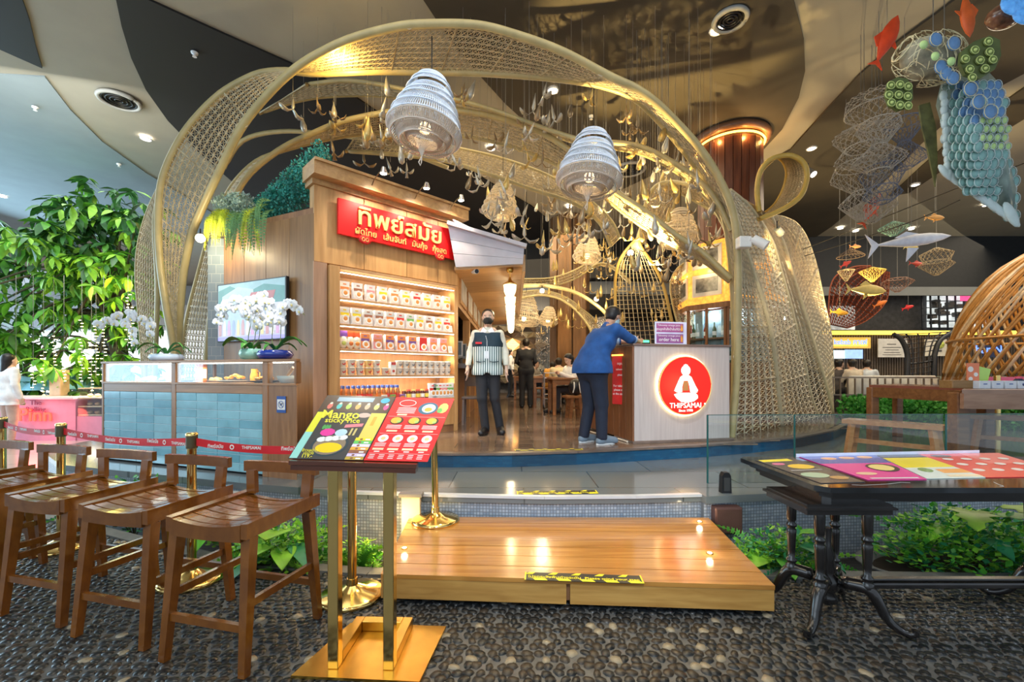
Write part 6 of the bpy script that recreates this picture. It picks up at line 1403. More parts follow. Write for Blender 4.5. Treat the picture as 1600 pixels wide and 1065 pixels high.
# ================================================================ PEOPLE (signed distance figures meshed with surface nets)
def sdf_build(prims,res,cuts=(),sub=()):
    """prims: ('c', p0, p1, r0, r1, k) tapered capsule or ('e', c, (rx,ry,rz), k) ellipsoid"""
    lo=np.array([1e9]*3);hi=-lo
    for p in prims:
        if p[0]=='c':
            for q,r in ((p[1],p[3]),(p[2],p[4])):lo=np.minimum(lo,np.array(q)-r);hi=np.maximum(hi,np.array(q)+r)
        else:lo=np.minimum(lo,np.array(p[1])-np.array(p[2]));hi=np.maximum(hi,np.array(p[1])+np.array(p[2]))
    lo -= res*3;hi+=res*3;n=np.ceil((hi-lo)/res).astype(int)+1
    ax=[lo[i]+res*np.arange(n[i]) for i in range(3)];V=np.full(n,1.0)
    def field(p,X,Y,Z):
        if p[0]=='c':
            a=np.array(p[1],float);b=np.array(p[2],float);d=b-a;L=max(1e-9,d.dot(d))
            t=np.clip(((X-a[0])*d[0]+(Y-a[1])*d[1]+(Z-a[2])*d[2])/L,0,1)
            return np.sqrt((X-a[0]-t*d[0])**2+(Y-a[1]-t*d[1])**2+(Z-a[2]-t*d[2])**2)-(p[3]+(p[4]-p[3])*t)
        c=p[1];r=p[2];q=np.sqrt(((X-c[0])/r[0])**2+((Y-c[1])/r[1])**2+((Z-c[2])/r[2])**2);return (q-1)*min(r)
    for p in prims:
        k=p[-1];m=k+res*3
        if p[0]=='c':a=np.minimum(np.array(p[1])-p[3],np.array(p[2])-p[4])-m;b=np.maximum(np.array(p[1])+p[3],np.array(p[2])+p[4])+m
        else:a=np.array(p[1])-np.array(p[2])-m;b=np.array(p[1])+np.array(p[2])+m
        i0=np.maximum(0,((a-lo)/res).astype(int));i1=np.minimum(n,((b-lo)/res).astype(int)+2)
        sl=tuple(slice(i0[i],i1[i]) for i in range(3))
        X,Y,Z=np.meshgrid(ax[0][sl[0]],ax[1][sl[1]],ax[2][sl[2]],indexing='ij')
        f=field(p,X,Y,Z);v=V[sl];h=np.clip(.5+.5*(v-f)/k,0,1);V[sl]=v*(1-h)+f*h-k*h*(1-h)
    X,Y,Z=np.meshgrid(*ax,indexing='ij')
    for (nx,ny,nz,d) in cuts:V=np.maximum(V,nx*X+ny*Y+nz*Z-d)
    for p in sub:V=np.maximum(V,-field(p,X,Y,Z))
    V[[0,-1]]=1;V[:,[0,-1]]=1;V[:,:,[0,-1]]=1
    ins=V<0;C=[(i,j,k) for i in (0,1) for j in (0,1) for k in (0,1)];m=np.array(n)-1
    def cs(A,c):return A[c[0]:c[0]+m[0],c[1]:c[1]+m[1],c[2]:c[2]+m[2]]
    acc=np.zeros(tuple(m)+(3,));cnt=np.zeros(tuple(m))
    for a in C:
        for axis in range(3):
            if a[axis]:continue
            b=list(a);b[axis]=1;va=cs(V,a);vb=cs(V,b);x=(va<0) != (vb<0)
            t=np.where(x,va/np.where(x,va-vb,1),0)
            for d in range(3):acc[...,d]+=np.where(x,a[d]+(t if d==axis else 0),0)
            cnt+=x
    act=cnt>0;idx=-np.ones(tuple(m),int);idx[act]=np.arange(act.sum());ii=np.argwhere(act)
    pos=lo+res*(ii+acc[act]/cnt[act][:,None]);F_=[]
    for axis in range(3):
        u,v=(axis+1) % 3,(axis+2) % 3;A=ins;B=np.roll(ins,-1,axis)
        e=np.argwhere(A != B);e=e[(e[:,u]>0) & (e[:,v]>0) & (e[:,axis]<m[axis]) & (e[:,u]<m[u]) & (e[:,v]<m[v])]
        du=np.zeros(3,int);du[u]=1;dv=np.zeros(3,int);dv[v]=1
        q=[e,e-du,e-du-dv,e-dv];q=[idx[tuple(k.T)] for k in q];Q=np.stack(q,1);s=A[tuple(e.T)]
        Q[~s]=Q[~s][:,::-1];F_.append(Q)
    F_=np.concatenate(F_);F_=F_[(F_>=0).all(1)]
    return pos,F_
def sdf_obj(name,prims,res,mat,parent=None,cuts=(),sub=(),kw=None):
    pos,fs=sdf_build(prims,res,cuts,sub);me=bpy.data.meshes.new(name);me.from_pydata([tuple(p) for p in pos.tolist()],[],fs.tolist());me.materials.append(mat)
    me.polygons.foreach_set('use_smooth',[True]*len(me.polygons));me.update();o=bpy.data.objects.new(name,me);COL.objects.link(o)
    if parent is not None:o.parent=parent
    return o
V3=Vector
def hand(w,d,side,nrm,curl=.35,s=1.0):
    w=V3(w);d=V3(d).normalized();side=(V3(side)-d*V3(side).dot(d)).normalized();nrm=d.cross(side) if nrm>0 else side.cross(d);P_=[]
    P_.append(('c',tuple(w),tuple(w+d*.05*s),.027*s,.022*s,.01));
    for i in range(3):P_.append(('c',tuple(w+d*.02*s+side*(.018-.016*i)*s),tuple(w+d*.085*s+side*(.028-.026*i)*s),.017*s,.014*s,.01))
    for i,L in enumerate((.070,.080,.074,.058)):
        b=w+d*.085*s+side*(.031-.021*i)*s;dd=d.copy();q=b
        for k in range(3):
            dd=(dd+nrm*math.tan(curl*(.5+.4*k))).normalized();e=q+dd*L*s*(.45,.32,.25)[k];P_.append(('c',tuple(q),tuple(e),(.0095-.0008*k)*s,(.009-.001*k)*s,.004));q=e
    b=w+d*.02*s+side*.022*s;e=b+(d*.6+side*.7+nrm*.3).normalized()*.045*s;P_.append(('c',tuple(b),tuple(e),.014*s,.0105*s,.008));P_.append(('c',tuple(e),tuple(e+(d*.85+side*.2+nrm*.4).normalized()*.03*s),.0105*s,.009*s,.005))
    return P_
def stand(**kw):
    J=dict(head=(0,-.02,1.565),neck=(0,.0,1.43),shR=(-.17,0,1.385),shL=(.17,0,1.385),chest=(0,0,1.26),waist=(0,0,1.06),hipR=(-.085,0,.92),hipL=(.085,0,.92),
             kneeR=(-.095,-.015,.49),kneeL=(.095,-.015,.49),ankR=(-.10,.02,.085),ankL=(.10,.02,.085),toeR=(-.12,-.13,.035),toeL=(.12,-.13,.035),
             elR=(-.235,.03,1.12),elL=(.235,.03,1.12),wrR=(-.25,-.04,.88),wrL=(.25,-.04,.88),hd=(0,-1,0))
    J.update(kw);return J
def sit(**kw):
    J=stand(head=(0,-.06,1.13),neck=(0,-.01,1.0),shR=(-.17,0,.95),shL=(.17,0,.95),chest=(0,.0,.83),waist=(0,.02,.62),hipR=(-.09,0,.50),hipL=(.09,0,.50),
              kneeR=(-.11,-.42,.50),kneeL=(.11,-.42,.50),ankR=(-.11,-.42,.085),ankL=(.11,-.42,.085),toeR=(-.12,-.56,.035),toeL=(.12,-.56,.035),
              elR=(-.23,-.08,.72),elL=(.23,-.08,.72),wrR=(-.12,-.30,.78),wrL=(.12,-.30,.78));J.update(kw);return J
def lerp3(a,b,t):return tuple(a[i]+(b[i]-a[i])*t for i in range(3))
def add3(a,b):return tuple(a[i]+b[i] for i in range(3))
def person(label,loc,rz,J,o):
    """o: dict of options"""
    res=o.get('res',.012);s=o.get('w',1.0);skin=o['skin'];h=J['head'];hd=V3(J['hd']).normalized();side=V3((0,0,1)).cross(hd).normalized();up=hd.cross(side)*-1
    if up.z<0:up=-up
    g=lambda f,l,u:tuple(V3(h)+hd*f+side*l+up*u)
    B=[('e',g(-.005,0,.035),(.076,.086,.082),.02),('e',g(.012,0,-.03),(.060,.066,.078),.03),('c',g(.082,0,.005),g(.098,0,-.022),.009,.014,.01),('c',g(.055,.0,-.085),g(.062,0,-.088),.022,.022,.02),
         ('c',g(.078,-.014,-.052),g(.078,.014,-.052),.009,.009,.006),('c',g(.078,-.012,-.062),g(.078,.012,-.062),.009,.009,.006),
         ('e',g(-.005,.076,-.005),(.012,.018,.03),.006),('e',g(-.005,-.076,-.005),(.012,.018,.03),.006),
         ('c',tuple(J['neck']),g(-.02,0,-.06),.052,.050,.02),('c',lerp3(J['shR'],J['neck'],.55),lerp3(J['shL'],J['neck'],.55),.05,.05,.03)]
    ch=J['chest'];wa=J['waist'];bw=o.get('belly',0)
    tor=[('c',add3(J['shR'],(.03,0,-.02)),add3(J['shL'],(-.03,0,-.02)),.062*s,.062*s,.04),('c',add3(ch,(-.075*s,0,0)),add3(ch,(.075*s,0,0)),.105*s,.105*s,.06),('c',ch,wa,.125*s,.115*s+bw,.05),('c',add3(wa,(-.06*s,0,0)),add3(wa,(.06*s,0,0)),.095*s+bw*.8,.095*s+bw*.8,.05),('c',J['hipR'],J['hipL'],.105*s,.105*s,.05),('c',wa,lerp3(J['hipR'],J['hipL'],.5),.115*s+bw*.7,.12*s,.06)]
    sh=lambda p,r0,r1,k,e:('c',p[0],p[1],r0+e,r1+e,k)
    def arms(e,part=1.0,e2=None):
        A=[]
        for q in 'RL':
            a,b,c=J['sh'+q],J['el'+q],J['wr'+q];A.append(('c',a,b,.05*s+e,.038*s+e,.02))
            if part>.5:c2=lerp3(b,c,(part-.5)*2);A.append(('c',b,c2,.038*s+e,.038*s+e-(.013*(part-.5)*2),.015))
        return A
    def legs(e):
        A=[]
        for q in 'RL':A+=[('c',J['hip'+q],J['knee'+q],.088*s+e,.058*s+e,.03),('c',J['knee'+q],J['ank'+q],.056*s+e,.038*s+e,.02)]
        return A
    B+=[(t[0],)+t[1:3]+(t[3]-.012,t[4]-.012,t[5]) for t in tor];B+=arms(-.004);B+=legs(-.012)
    for q in 'RL':
        B.append(('c',J['ank'+q],J['toe'+q],.034,.028,.02));a=V3(J['el'+q]);c=V3(J['wr'+q]);d=(c-a).normalized();d=V3(J.get('hdir'+q,d)).normalized()
        sd=V3(J.get('thumb'+q,(0,-1,0)));B+=hand(c,d,sd,1 if (q=='R') else -1,o.get('curl',.3),1.0)
    body=sdf_obj('person',B,res,skin);body.location=loc;body.rotation_euler=(0,0,rz);tag(body,label,'person',o.get('group'));body['_loc']=tuple(loc);body['_rz']=float(rz)
    # trousers or skirt
    fl=o.get('flare',.0)
    tr=legs(.012);tr=[(t[0],t[1],t[2],t[3],t[4]+(fl if i % 2 else fl*.6),t[5]) for i,t in enumerate(tr)]
    tr+=[('c',J['hipR'],J['hipL'],.118*s,.118*s,.05),('c',lerp3(J['hipR'],J['hipL'],.5),lerp3(lerp3(J['hipR'],J['hipL'],.5),wa,.6),.13*s,.118*s+bw*.6,.04)]
    sdf_obj('trousers',tr,res,o['trousers'],body,cuts=[(0,0,-1,-.06)] if not o.get('seated') else [(0,0,-1,-.09)])
    # top
    tp=[(t[0],t[1],t[2],t[3]+.010,t[4]+.010,t[5]) for t in tor]+arms(.012,o.get('sleeve',1.0))
    hem=o.get('hem');cuts=[]
    if hem is not None:tp+=[('c',J['hipR'],J['hipL'],.135*s+bw,.135*s+bw,.05),('c',add3(J['hipR'],(0,0,hem-.96)),add3(J['hipL'],(0,0,hem-.96)),.135*s+bw,.135*s+bw,.05)];cuts.append((0,0,-1,-hem) if not o.get('hemcut') else o['hemcut'])
    nk=V3(J['neck']);nd=(V3(h)-nk).normalized();tp.append(('c',tuple(nk-nd*.03),tuple(nk+nd*.02),.064,.060,.02))
    lim=nk+nd*.03;cuts.append((nd.x,nd.y,nd.z,nd.dot(lim)+.0)) if not o.get('nocollarcut') else None
    # the neck plane must not clip raised arms
    armtop=max(J['elR'][2],J['elL'][2],J['wrR'][2],J['wrL'][2],J['shR'][2])
    if o.get('seated') and hem is None:cuts.append((0,0,-1,-(J['hipR'][2]-.04)))
    elif hem is None:cuts.append((0,0,-1,-(J['hipR'][2]+.03)))
    sdf_obj('shirt',tp,res,o['top'],body,cuts=cuts,sub=[('c',tuple(nk-nd*.0),tuple(nk+nd*.12),.048,.05,0)])
    # shoes
    for q in 'RL':
        a=V3(J['ank'+q]);t_=V3(J['toe'+q]);f=V3((t_.x-a.x,t_.y-a.y,0)).normalized();zz=a.z-.085
        S=[('c',(a.x-f.x*.035,a.y-f.y*.035,.045+zz),tuple(V3((t_.x,t_.y,.038+zz))+f*.02),.045,.040,.02),('c',(a.x,a.y,.05+zz),(a.x,a.y,.12+zz),.050,.048,.02),('c',(a.x,a.y,.082+zz),(t_.x,t_.y,.042+zz),.046,.042,.02)]
        so=sdf_obj('shoe',S,max(res*.8,.009),o['shoe'],body,cuts=[(0,0,-1,-(zz+.012)),(0,0,1,.135+zz)])
        gg=MB();dd=f;ss=V3((-f.y,f.x,0));c0=V3((a.x,a.y,zz));pts=[]
        for k in range(14):
            an=6.283*k/14;pts.append(tuple((c0+f*(.055+.135*math.cos(an))+ss*(.046*math.sin(an)))[:2]))
        gg.prism(pts,zz+.001,zz+.02);gg.build('sole',o.get('sole',o['shoe']),so,local=True)
    # hair
    hl=o.get('hair_len',0);Hs=[('e',g(-.030,0,.050),(.088,.098,.086),.02),('e',g(-.035,0,.0),(.082,.075,.08),.02)]
    if hl:Hs.append(('c',g(-.055,0,0),add3(g(-.075,0,0),(0,.0,-hl)),.075,.06,.03))
    if o.get('bun'):Hs.append(('e',g(-.11,0,.02),(.045,.045,.045),.01))
    sdf_obj('hair',Hs,min(res,.011),o['hair'],body,sub=[('e',g(.075,0,-.035),(.085,.085,.095),0),('e',g(.03,.075,-.03),(.035,.04,.05),0),('e',g(.03,-.075,-.03),(.035,.04,.05),0)] if not hl else [('e',g(.075,0,-.035),(.085,.085,.095),0)])
    # eyes and brows
    for sgn in (-1,1):
        e=MB();e.ell(g(.073,.031*sgn,.008),(.014,.011,.0075),10,6);eo=e.build('eye',M('eye_white',(.8,.78,.75),.3),body,local=True);e=MB();e.ell(g(.083,.031*sgn,.008),(.0055,.004,.0055),8,6);e.build('iris',M('eye_dark',(.02,.012,.01),.2),eo.parent,local=True)
        e=MB();e.tube([g(.080,.014*sgn,.027),g(.083,.031*sgn,.033),g(.074,.048*sgn,.027)],.0032,5);e.build('eyebrow',o['hair'],body,local=True)
    e=MB();e.tube([g(.083,-.022,-.058),g(.088,0,-.057),g(.083,.022,-.058)],.0035,5);e.build('lips',M('lips',(.45,.16,.12),.5),body,local=True)
    if 'mask' in o:
        sdf_obj('face_mask',[('e',g(.032,0,-.042),(.066,.072,.056),.02),('c',g(.09,0,-.022),g(.09,0,-.07),.018,.014,.03)],min(res,.010),o['mask'],body,cuts=[(-hd.x,-hd.y,-hd.z,-(hd.dot(V3(g(.01,0,0)))))])
        for sgn in (-1,1):
            for u_ in (-.02,-.06):e=MB();e.tube([g(.045,.07*sgn,u_),g(-.005,.086*sgn,-.01)],.002,4);e.build('mask_strap',o['mask'],body,local=True)
    return body
cloth=lambda n,c,r=.8,v=.12:M('cloth_'+n,c,r,var=v,scale=12,bump=.35)
sk=M('skin',(.56,.32,.21),.55,var=.06);skl=M('skin_light',(.64,.42,.31),.55,var=.06);hairm=M('hair_black',(.012,.009,.008),.4,var=.4,scale=60)
# stripes for the apron: alternating woven colours
def STRIPE(name,c1,c2,period):
    m,nt,b=_new(name);N=nt.nodes;L=nt.links;tc=N.new('ShaderNodeTexCoord');sp=N.new('ShaderNodeSeparateXYZ');L.new(tc.outputs['Object'],sp.inputs[0])
    a=N.new('ShaderNodeMath');a.operation='MULTIPLY';a.inputs[1].default_value=6.283/period;L.new(sp.outputs[0],a.inputs[0]);q=N.new('ShaderNodeMath');q.operation='SINE';L.new(a.outputs[0],q.inputs[0])
    r=N.new('ShaderNodeMapRange');r.inputs[1].default_value=-.15;r.inputs[2].default_value=.15;L.new(q.outputs[0],r.inputs[0]);mx=N.new('ShaderNodeMix');mx.data_type='RGBA';L.new(r.outputs[0],mx.inputs[0])
    mx.inputs[6].default_value=tuple(c1)+(1,);mx.inputs[7].default_value=tuple(c2)+(1,);L.new(mx.outputs[2],b.inputs['Base Color']);b.inputs['Roughness'].default_value=.8;return m
wd=6.03;wp=P(762,HY,wd)
Jw=stand(head=(.005,-.02,1.60),neck=(0,0,1.455),ankR=(-.03,-.03,.085),toeR=(-.075,-.18,.035),kneeR=(-.075,-.06,.50),ankL=(.17,.03,.085),toeL=(.20,-.11,.035),kneeL=(.10,-.03,.50),elR=(-.245,.03,1.13),wrR=(-.275,-.06,.90),elL=(.245,.03,1.13),wrL=(.26,-.05,.88),hdirR=(.05,-.15,-1),hdirL=(-.02,-.15,-1))
wt=person('person in a striped apron, white shirt and black face mask standing beside the shelves',(wp.x,wd,Z2),0,Jw,dict(skin=skl,trousers=cloth('charcoal',(.018,.019,.024)),top=cloth('cream_shirt',(.72,.70,.58)),shoe=M('shoe_black',(.012,.012,.014),.4),hair=hairm,mask=cloth('black_mask',(.012,.012,.012)),res=.0105,flare=.01,w=.93))
ap=[('c',(-.12,0,1.34),(.12,0,1.34),.120,.120,.04),('c',(-.05,0,1.2),(.05,0,1.2),.160,.160,.05),('c',(-.04,0,1.05),(.04,0,1.05),.163,.163,.05),('c',(-.05,0,.86),(.05,0,.86),.170,.170,.05)]
ao=sdf_obj('apron',ap,.0105,STRIPE('apron_stripe',(.78,.86,.84),(.06,.13,.13),.030),wt,cuts=[(0,0,-1,-.815),(0,0,1,1.40),(0,1,0,.09)],sub=[('c',(0,-.2,1.50),(0,.1,1.50),.115,.115,0),('e',(-.27,0,1.36),(.10,.3,.13),0),('e',(.27,0,1.36),(.10,.3,.13),0),('e',(0,-.2,.78),(.06,.3,.07),0)])
bib=[(t[0],t[1],t[2],t[3]+.004,t[4]+.004,t[5]) for t in ap[:2]]
sdf_obj('apron_bib',bib,.0105,cloth('navy_bib',(.012,.035,.055)),wt,cuts=[(0,0,-1,-1.20),(0,0,1,1.40),(0,1,0,.08)],sub=[('c',(0,-.2,1.50),(0,.1,1.50),.112,.112,0),('e',(-.27,0,1.36),(.098,.3,.13),0),('e',(.27,0,1.36),(.098,.3,.13),0)])
for sgn in (-1,1):
    g=MB();g.tube([(sgn*.03,-.172,1.0),(sgn*.09,-.164,.992),(sgn*.15,-.135,1.0)],.006,5);g.build('pocket_trim',cloth('navy_bib',(.012,.035,.055)),wt,local=True)
g=MB();g.add([(-.06,-.05,1.475),(-.10,-.06,1.40),(-.04,-.115,1.385),(-.005,-.09,1.42)],[(0,1,2,3)]);g.add([(.06,-.05,1.475),(.10,-.06,1.40),(.04,-.115,1.385),(.005,-.09,1.42)],[(3,2,1,0)]);g.build('collar',cloth('white_collar',(.85,.86,.86)),wt,local=True)
g=MB();g.box(-.155,-.07,-.175,-.15,1.235,1.262);g.build('name_tag',red,wt,local=True)
g=MB();g.tube([(-.04,-.08,1.42),(0,-.172,1.28),(.0,-.176,1.15)],.003,4);g.box(-.028,.028,-.180,-.172,1.04,1.14);g.build('id_badge',M('badge_white',(.75,.78,.8),.3),wt,local=True)
bd=5.22;bp=P(928,HY,bd)
Jb=stand(head=(.0,-.30,1.53),neck=(0,-.20,1.405),shR=(-.21,-.16,1.36),shL=(.20,-.20,1.34),chest=(0,-.10,1.22),waist=(0,.0,1.04),hipR=(-.10,.03,.90),hipL=(.10,.03,.90),kneeR=(-.10,-.03,.48),kneeL=(.11,-.02,.48),ankR=(-.12,-.02,.085),toeR=(-.13,-.19,.035),ankL=(.12,.06,.085),toeL=(.14,-.10,.035),
           elR=(-.20,-.38,1.255),wrR=(-.10,-.60,1.245),elL=(.22,-.42,1.25),wrL=(.06,-.62,1.245),hd=(.05,-.85,-.45),hdirR=(.4,-.9,-.02),hdirL=(-.4,-.9,-.02),thumbR=(.5,.2,.8),thumbL=(-.5,.2,.8))
bt_=person('person in a loose blue shirt and navy trousers leaning over the order counter',(bp.x,bd,Z2),math.radians(118),Jb,dict(skin=sk,trousers=cloth('navy',(.010,.016,.035)),top=cloth('blue_shirt',(.008,.075,.27),.75,.2),shoe=M('shoe_grey_blue',(.16,.22,.28),.6),sole=M('sole_white',(.6,.65,.68),.5),hair=hairm,mask=cloth('pale_mask',(.45,.65,.75)),res=.0115,w=1.17,belly=.02,hem=.84,sleeve=.72,curl=.45,flare=.008,nocollarcut=True))
g=MB();
for q,sgn in (('R',-1),('L',1)):
    e_=V3(Jb['el'+q]);w_=V3(Jb['wr'+q]);a=e_.lerp(w_,.30);b=e_.lerp(w_,.50);g=MB();g.cone(a,b,.056,.053,14);g.build('cuff',cloth('pale_cuff',(.30,.45,.65)),bt_,local=True)
def simple(label,px,d,rz,J,top,tro,lab_o=None,z=Z2,res=.02,**kw):
    q=P(px,HY,d);o=dict(skin=skl,trousers=tro,top=top,shoe=M('shoe_black',(.012,.012,.014),.4),hair=hairm,res=res);o.update(kw);return person(label,(q.x,d,z),rz,J,o)
blk=cloth('black_suit',(.014,.015,.019));wht=cloth('white_blouse',(.78,.79,.80))
simple('person in a black trouser suit seen from behind in the dining aisle',822,10.6,math.pi,stand(elR=(-.23,-.02,1.13),wrR=(-.16,-.16,1.05),elL=(.23,-.02,1.13),wrL=(.16,-.16,1.05)),blk,blk,res=.016,flare=.02,bun=True)
simple('person in a white shirt and black apron far down the dining aisle',797,15.2,math.radians(100),stand(),wht,blk,res=.022,bun=True)
simple('person with long black hair in a white blouse seated at a wooden table',892,9.4,math.radians(-62),sit(hd=(0,-.8,-.5),wrR=(-.05,-.30,.84),wrL=(.05,-.30,.84)),wht,cloth('dark_skirt',(.04,.035,.04)),hair_len=.25,seated=True,res=.016)
simple('person in a cream jumper seen from behind at a dining table',873,11.6,math.pi*.95,sit(),cloth('cream_jumper',(.72,.64,.42)),blk,seated=True)
simple('person in an orange top bending over a dining table beside the trolley',859,12.4,math.pi*.8,sit(head=(0,-.2,1.05),neck=(0,-.12,.96),shR=(-.17,-.08,.92),shL=(.17,-.08,.92)),cloth('orange_top',(.75,.38,.08)),cloth('orange_top',(.75,.38,.08)),seated=True)
simple('person in a grey top seated at the far dining table',836,14.5,math.pi*.3,sit(),cloth('grey_top',(.35,.33,.3)),blk,seated=True,res=.024)
simple('person in a white top standing at the pink stall, at the left photo edge',14,8.0,math.pi*.9,stand(),wht,cloth('beige_skirt',(.5,.36,.3)),z=0.0,hair_len=.18,hem=.75,res=.018)
simple('person in a beige top with back turned, seated in the food hall',1333,10.4,math.pi,sit(),cloth('beige_top',(.55,.48,.38)),blk,z=.42,seated=True)
simple('person in a pale blue top leaning at a food hall table',1354,11.0,math.pi*.75,sit(),cloth('pale_blue_top',(.55,.62,.70)),blk,z=.42,seated=True)
simple('person in a dark top at the left end of the food hall tables',1309,10.6,math.pi*.55,sit(),cloth('dark_top',(.08,.07,.07)),blk,z=.42,seated=True)
# ================================================================ DINING ROOM
tw_=WOOD('dining_wood',(.22,.085,.03),(.36,.155,.055),.35,(1,9,9));stl=M('steel_tube',(.62,.62,.64),.22,.9)
def table(lab,px,d,rz,w,dp,h=.75,z=Z2,name='dining_table',mat=tw_):
    q=P(px,HY,d);t=thing(name,lab,'table',(q.x,d,z),rz);n=4
    for i in range(n):g=MB();g.cb(-w/2,w/2,-dp/2+dp*i/n+.003,-dp/2+dp*(i+1)/n-.003,h-.04,h,.004);g.build('top_board',mat,t,local=True)
    for sx_ in (-1,1):
        for sy_ in (-1,1):g=MB();x,y=sx_*(w/2-.06),sy_*(dp/2-.06);g.cb(x-.035,x+.035,y-.035,y+.035,0,h-.041,.004);g.build('leg',mat,t,local=True)
    for sy_ in (-1,1):g=MB();y=sy_*(dp/2-.06);g.cb(-w/2+.095,w/2-.095,y-.012,y+.012,h-.14,h-.042,.002);g.build('apron',mat,t,local=True)
    return t
def bench(lab,px,d,rz,w,dp=.32,h=.45,z=Z2,py=None):
    q=P(px,HY,d);t=thing('bench',lab,'bench',(q.x,d,z),rz)
    g=MB();g.cb(-w/2,w/2,-dp/2,dp/2,h-.04,h,.006);g.build('seat',tw_,t,local=True)
    for sx_ in (-1,1):
        for sy_ in (-1,1):g=MB();g.beam((sx_*(w/2-.08),sy_*(dp/2-.03),0),(sx_*(w/2-.12),sy_*(dp/2-.06),h-.041),.05,.05,(0,1,0));g.build('leg',tw_,t,local=True)
        g=MB();x=sx_*(w/2-.10);g.cb(x-.02,x+.02,-dp/2+.05,dp/2-.05,.16,.21,.003);g.build('stretcher',tw_,t,local=True)
    g=MB();g.cb(-w/2+.12,w/2-.12,-.015,.015,.165,.205,.003);g.build('stretcher',tw_,t,local=True)
    return t
table('wooden dining table in front of the woman in the white blouse',886,8.95,.1,.75,.6)
table('wooden dining table beside the steel trolley',862,11.0,0,1.0,.7)
table('far wooden dining table near the geometric wall',826,14.0,0,1.0,.7)
bench('small wooden bench beside the blue shirted customer',897,8.2,.15,.38,.34,.42)
bench('wooden bench beside the far aisle table',848,11.9,0,.6)
t=thing('backpack','black backpack with white straps on the small wooden bench','bag',tuple(P(900,HY,8.2)[:2])+(Z2+.42,));g=MB();g.ell((0,0,.16),(.14,.10,.16),14,10);g.build('bag_body',black,t,local=True)
for x in (-.05,.05):g=MB();g.tube(curve([V3((x,-.09,.26)),V3((x,-.13,.16)),V3((x*1.4,-.10,.06))],8),.012,5);g.build('strap',paper,t,local=True)
q=P(860,HY,10.7);t=thing('trolley','steel service trolley with two shelves in the dining aisle','trolley',(q.x,10.3,Z2))
for x in (-.19,.19):
    for y in (-.2,.2):
        g=MB();g.cone((x,y,.08),(x,y,.86),.012,.012,8);g.build('upright',stl,t,local=True);g=MB();g.X=Matrix.Translation((x,y,.04))@RI(math.pi/2,4,'Y');g.lathe([(.04,-.012),(.04,.012)],(0,0,0),12);g.build('wheel',black,t,local=True)
for z in (.24,.34,.72,.84):g=MB();g.cb(-.2,.2,-.21,.21,z,z+.018,.003);g.build('shelf',stl,t,local=True)
# items on the hatch counter beside the waiter
for i,yy in enumerate((6.9,7.5,8.2)):
    t=thing('counter_monitor',['grey order screen on the kiosk hatch counter, nearest','grey order screen on the kiosk hatch counter, middle','grey order screen on the kiosk hatch counter, farthest'][i],'screen',(-.95,yy,Z2+.99))
    g=MB();g.box(-.1,.1,-.08,.08,0,.02);g.beam((0,0,.02),(0,0,.16),.04,.04);g.build('stand',M('grey_metal',(.3,.3,.3),.4,.6),t,local=True)
    g=MB();g.box(-.17,.17,-.02,.0,.12,.36);g.build('panel',M('grey_case',(.45,.47,.5),.3),t,local=True);g=MB();g.box(-.15,.15,-.023,-.02,.14,.34);g.build('display',M('screen_dark',(.1,.14,.18),.1),t,local=True)
q=P(724,HY,7.4);t=thing('dining_chair','grey wooden chair beside the kiosk hatch left of the waiter','chair',(-.62,7.25,Z2))
g=MB();g.cb(-.2,.2,-.2,.2,.42,.46,.01);g.build('seat',M('grey_wood',(.22,.17,.15),.5),t,local=True)
for sx_ in (-1,1):
    for sy_ in (-1,1):g=MB();g.beam((sx_*.18,sy_*.18,0),(sx_*.17,sy_*.17,.42 if sy_<0 else .80),.035,.035,(0,1,0));g.build('leg',M('grey_wood',(.22,.17,.15),.5),t,local=True)
g=MB();g.cb(-.19,.19,.165,.19,.62,.78,.005);g.build('backrest',M('grey_wood',(.22,.17,.15),.5),t,local=True)
# geometric wall of pyramids
fw=thing('faceted_wall','wall clad with brown and bronze triangular pyramids behind the dining room','wall cladding',(.2,18.5,1.0))
fms=[M('facet_%d' % i,c,.35,.4,var=.15) for i,c in enumerate(((.10,.07,.05),(.20,.14,.09),(.32,.25,.15),(.06,.05,.05),(.42,.36,.24)))]
s_=.55;orange_done=False
for j in range(9):
    for i in range(12):
        x0=-2.4+i*s_*.55;z0=.9+j*s_*.5;up_=(i+j) % 2;
        tri=[(x0,z0 if up_ else z0+s_*.5),(x0+s_*1.1,z0 if up_ else z0+s_*.5),(x0+s_*.55,z0+s_*.5 if up_ else z0)]
        cx_=sum(p_[0] for p_ in tri)/3;cz_=sum(p_[1] for p_ in tri)/3;dp=rk.uniform(.08,.28);yb=18.55
        vs=[(a,yb,b) for a,b in tri]+[(cx_+rk.uniform(-.06,.06),yb-dp,cz_+rk.uniform(-.05,.05))];g=MB();g.add(vs,[(0,1,3),(1,2,3),(2,0,3),(2,1,0)])
        mt=fms[rk.randrange(5)]
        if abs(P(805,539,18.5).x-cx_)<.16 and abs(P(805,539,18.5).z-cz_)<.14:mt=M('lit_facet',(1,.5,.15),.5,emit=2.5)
        g.build('pyramid',mt,fw)
g=MB()
for i in range(70):
    x=P(838,0,17.5).x+i*.045;g.tube([(x,17.5,.6),(x,17.5,4.6)],.006,3)
    for k in range(12):z=.8+rk.random()*2.6;g.ell((x,17.5,z),(.016,.016,.03),4,3)
tag(g.build('bead_curtain',M('silver_beads',(.55,.5,.44),.25,.8)),'silver bead curtain in front of the bronze column wall','curtain',kind='stuff')
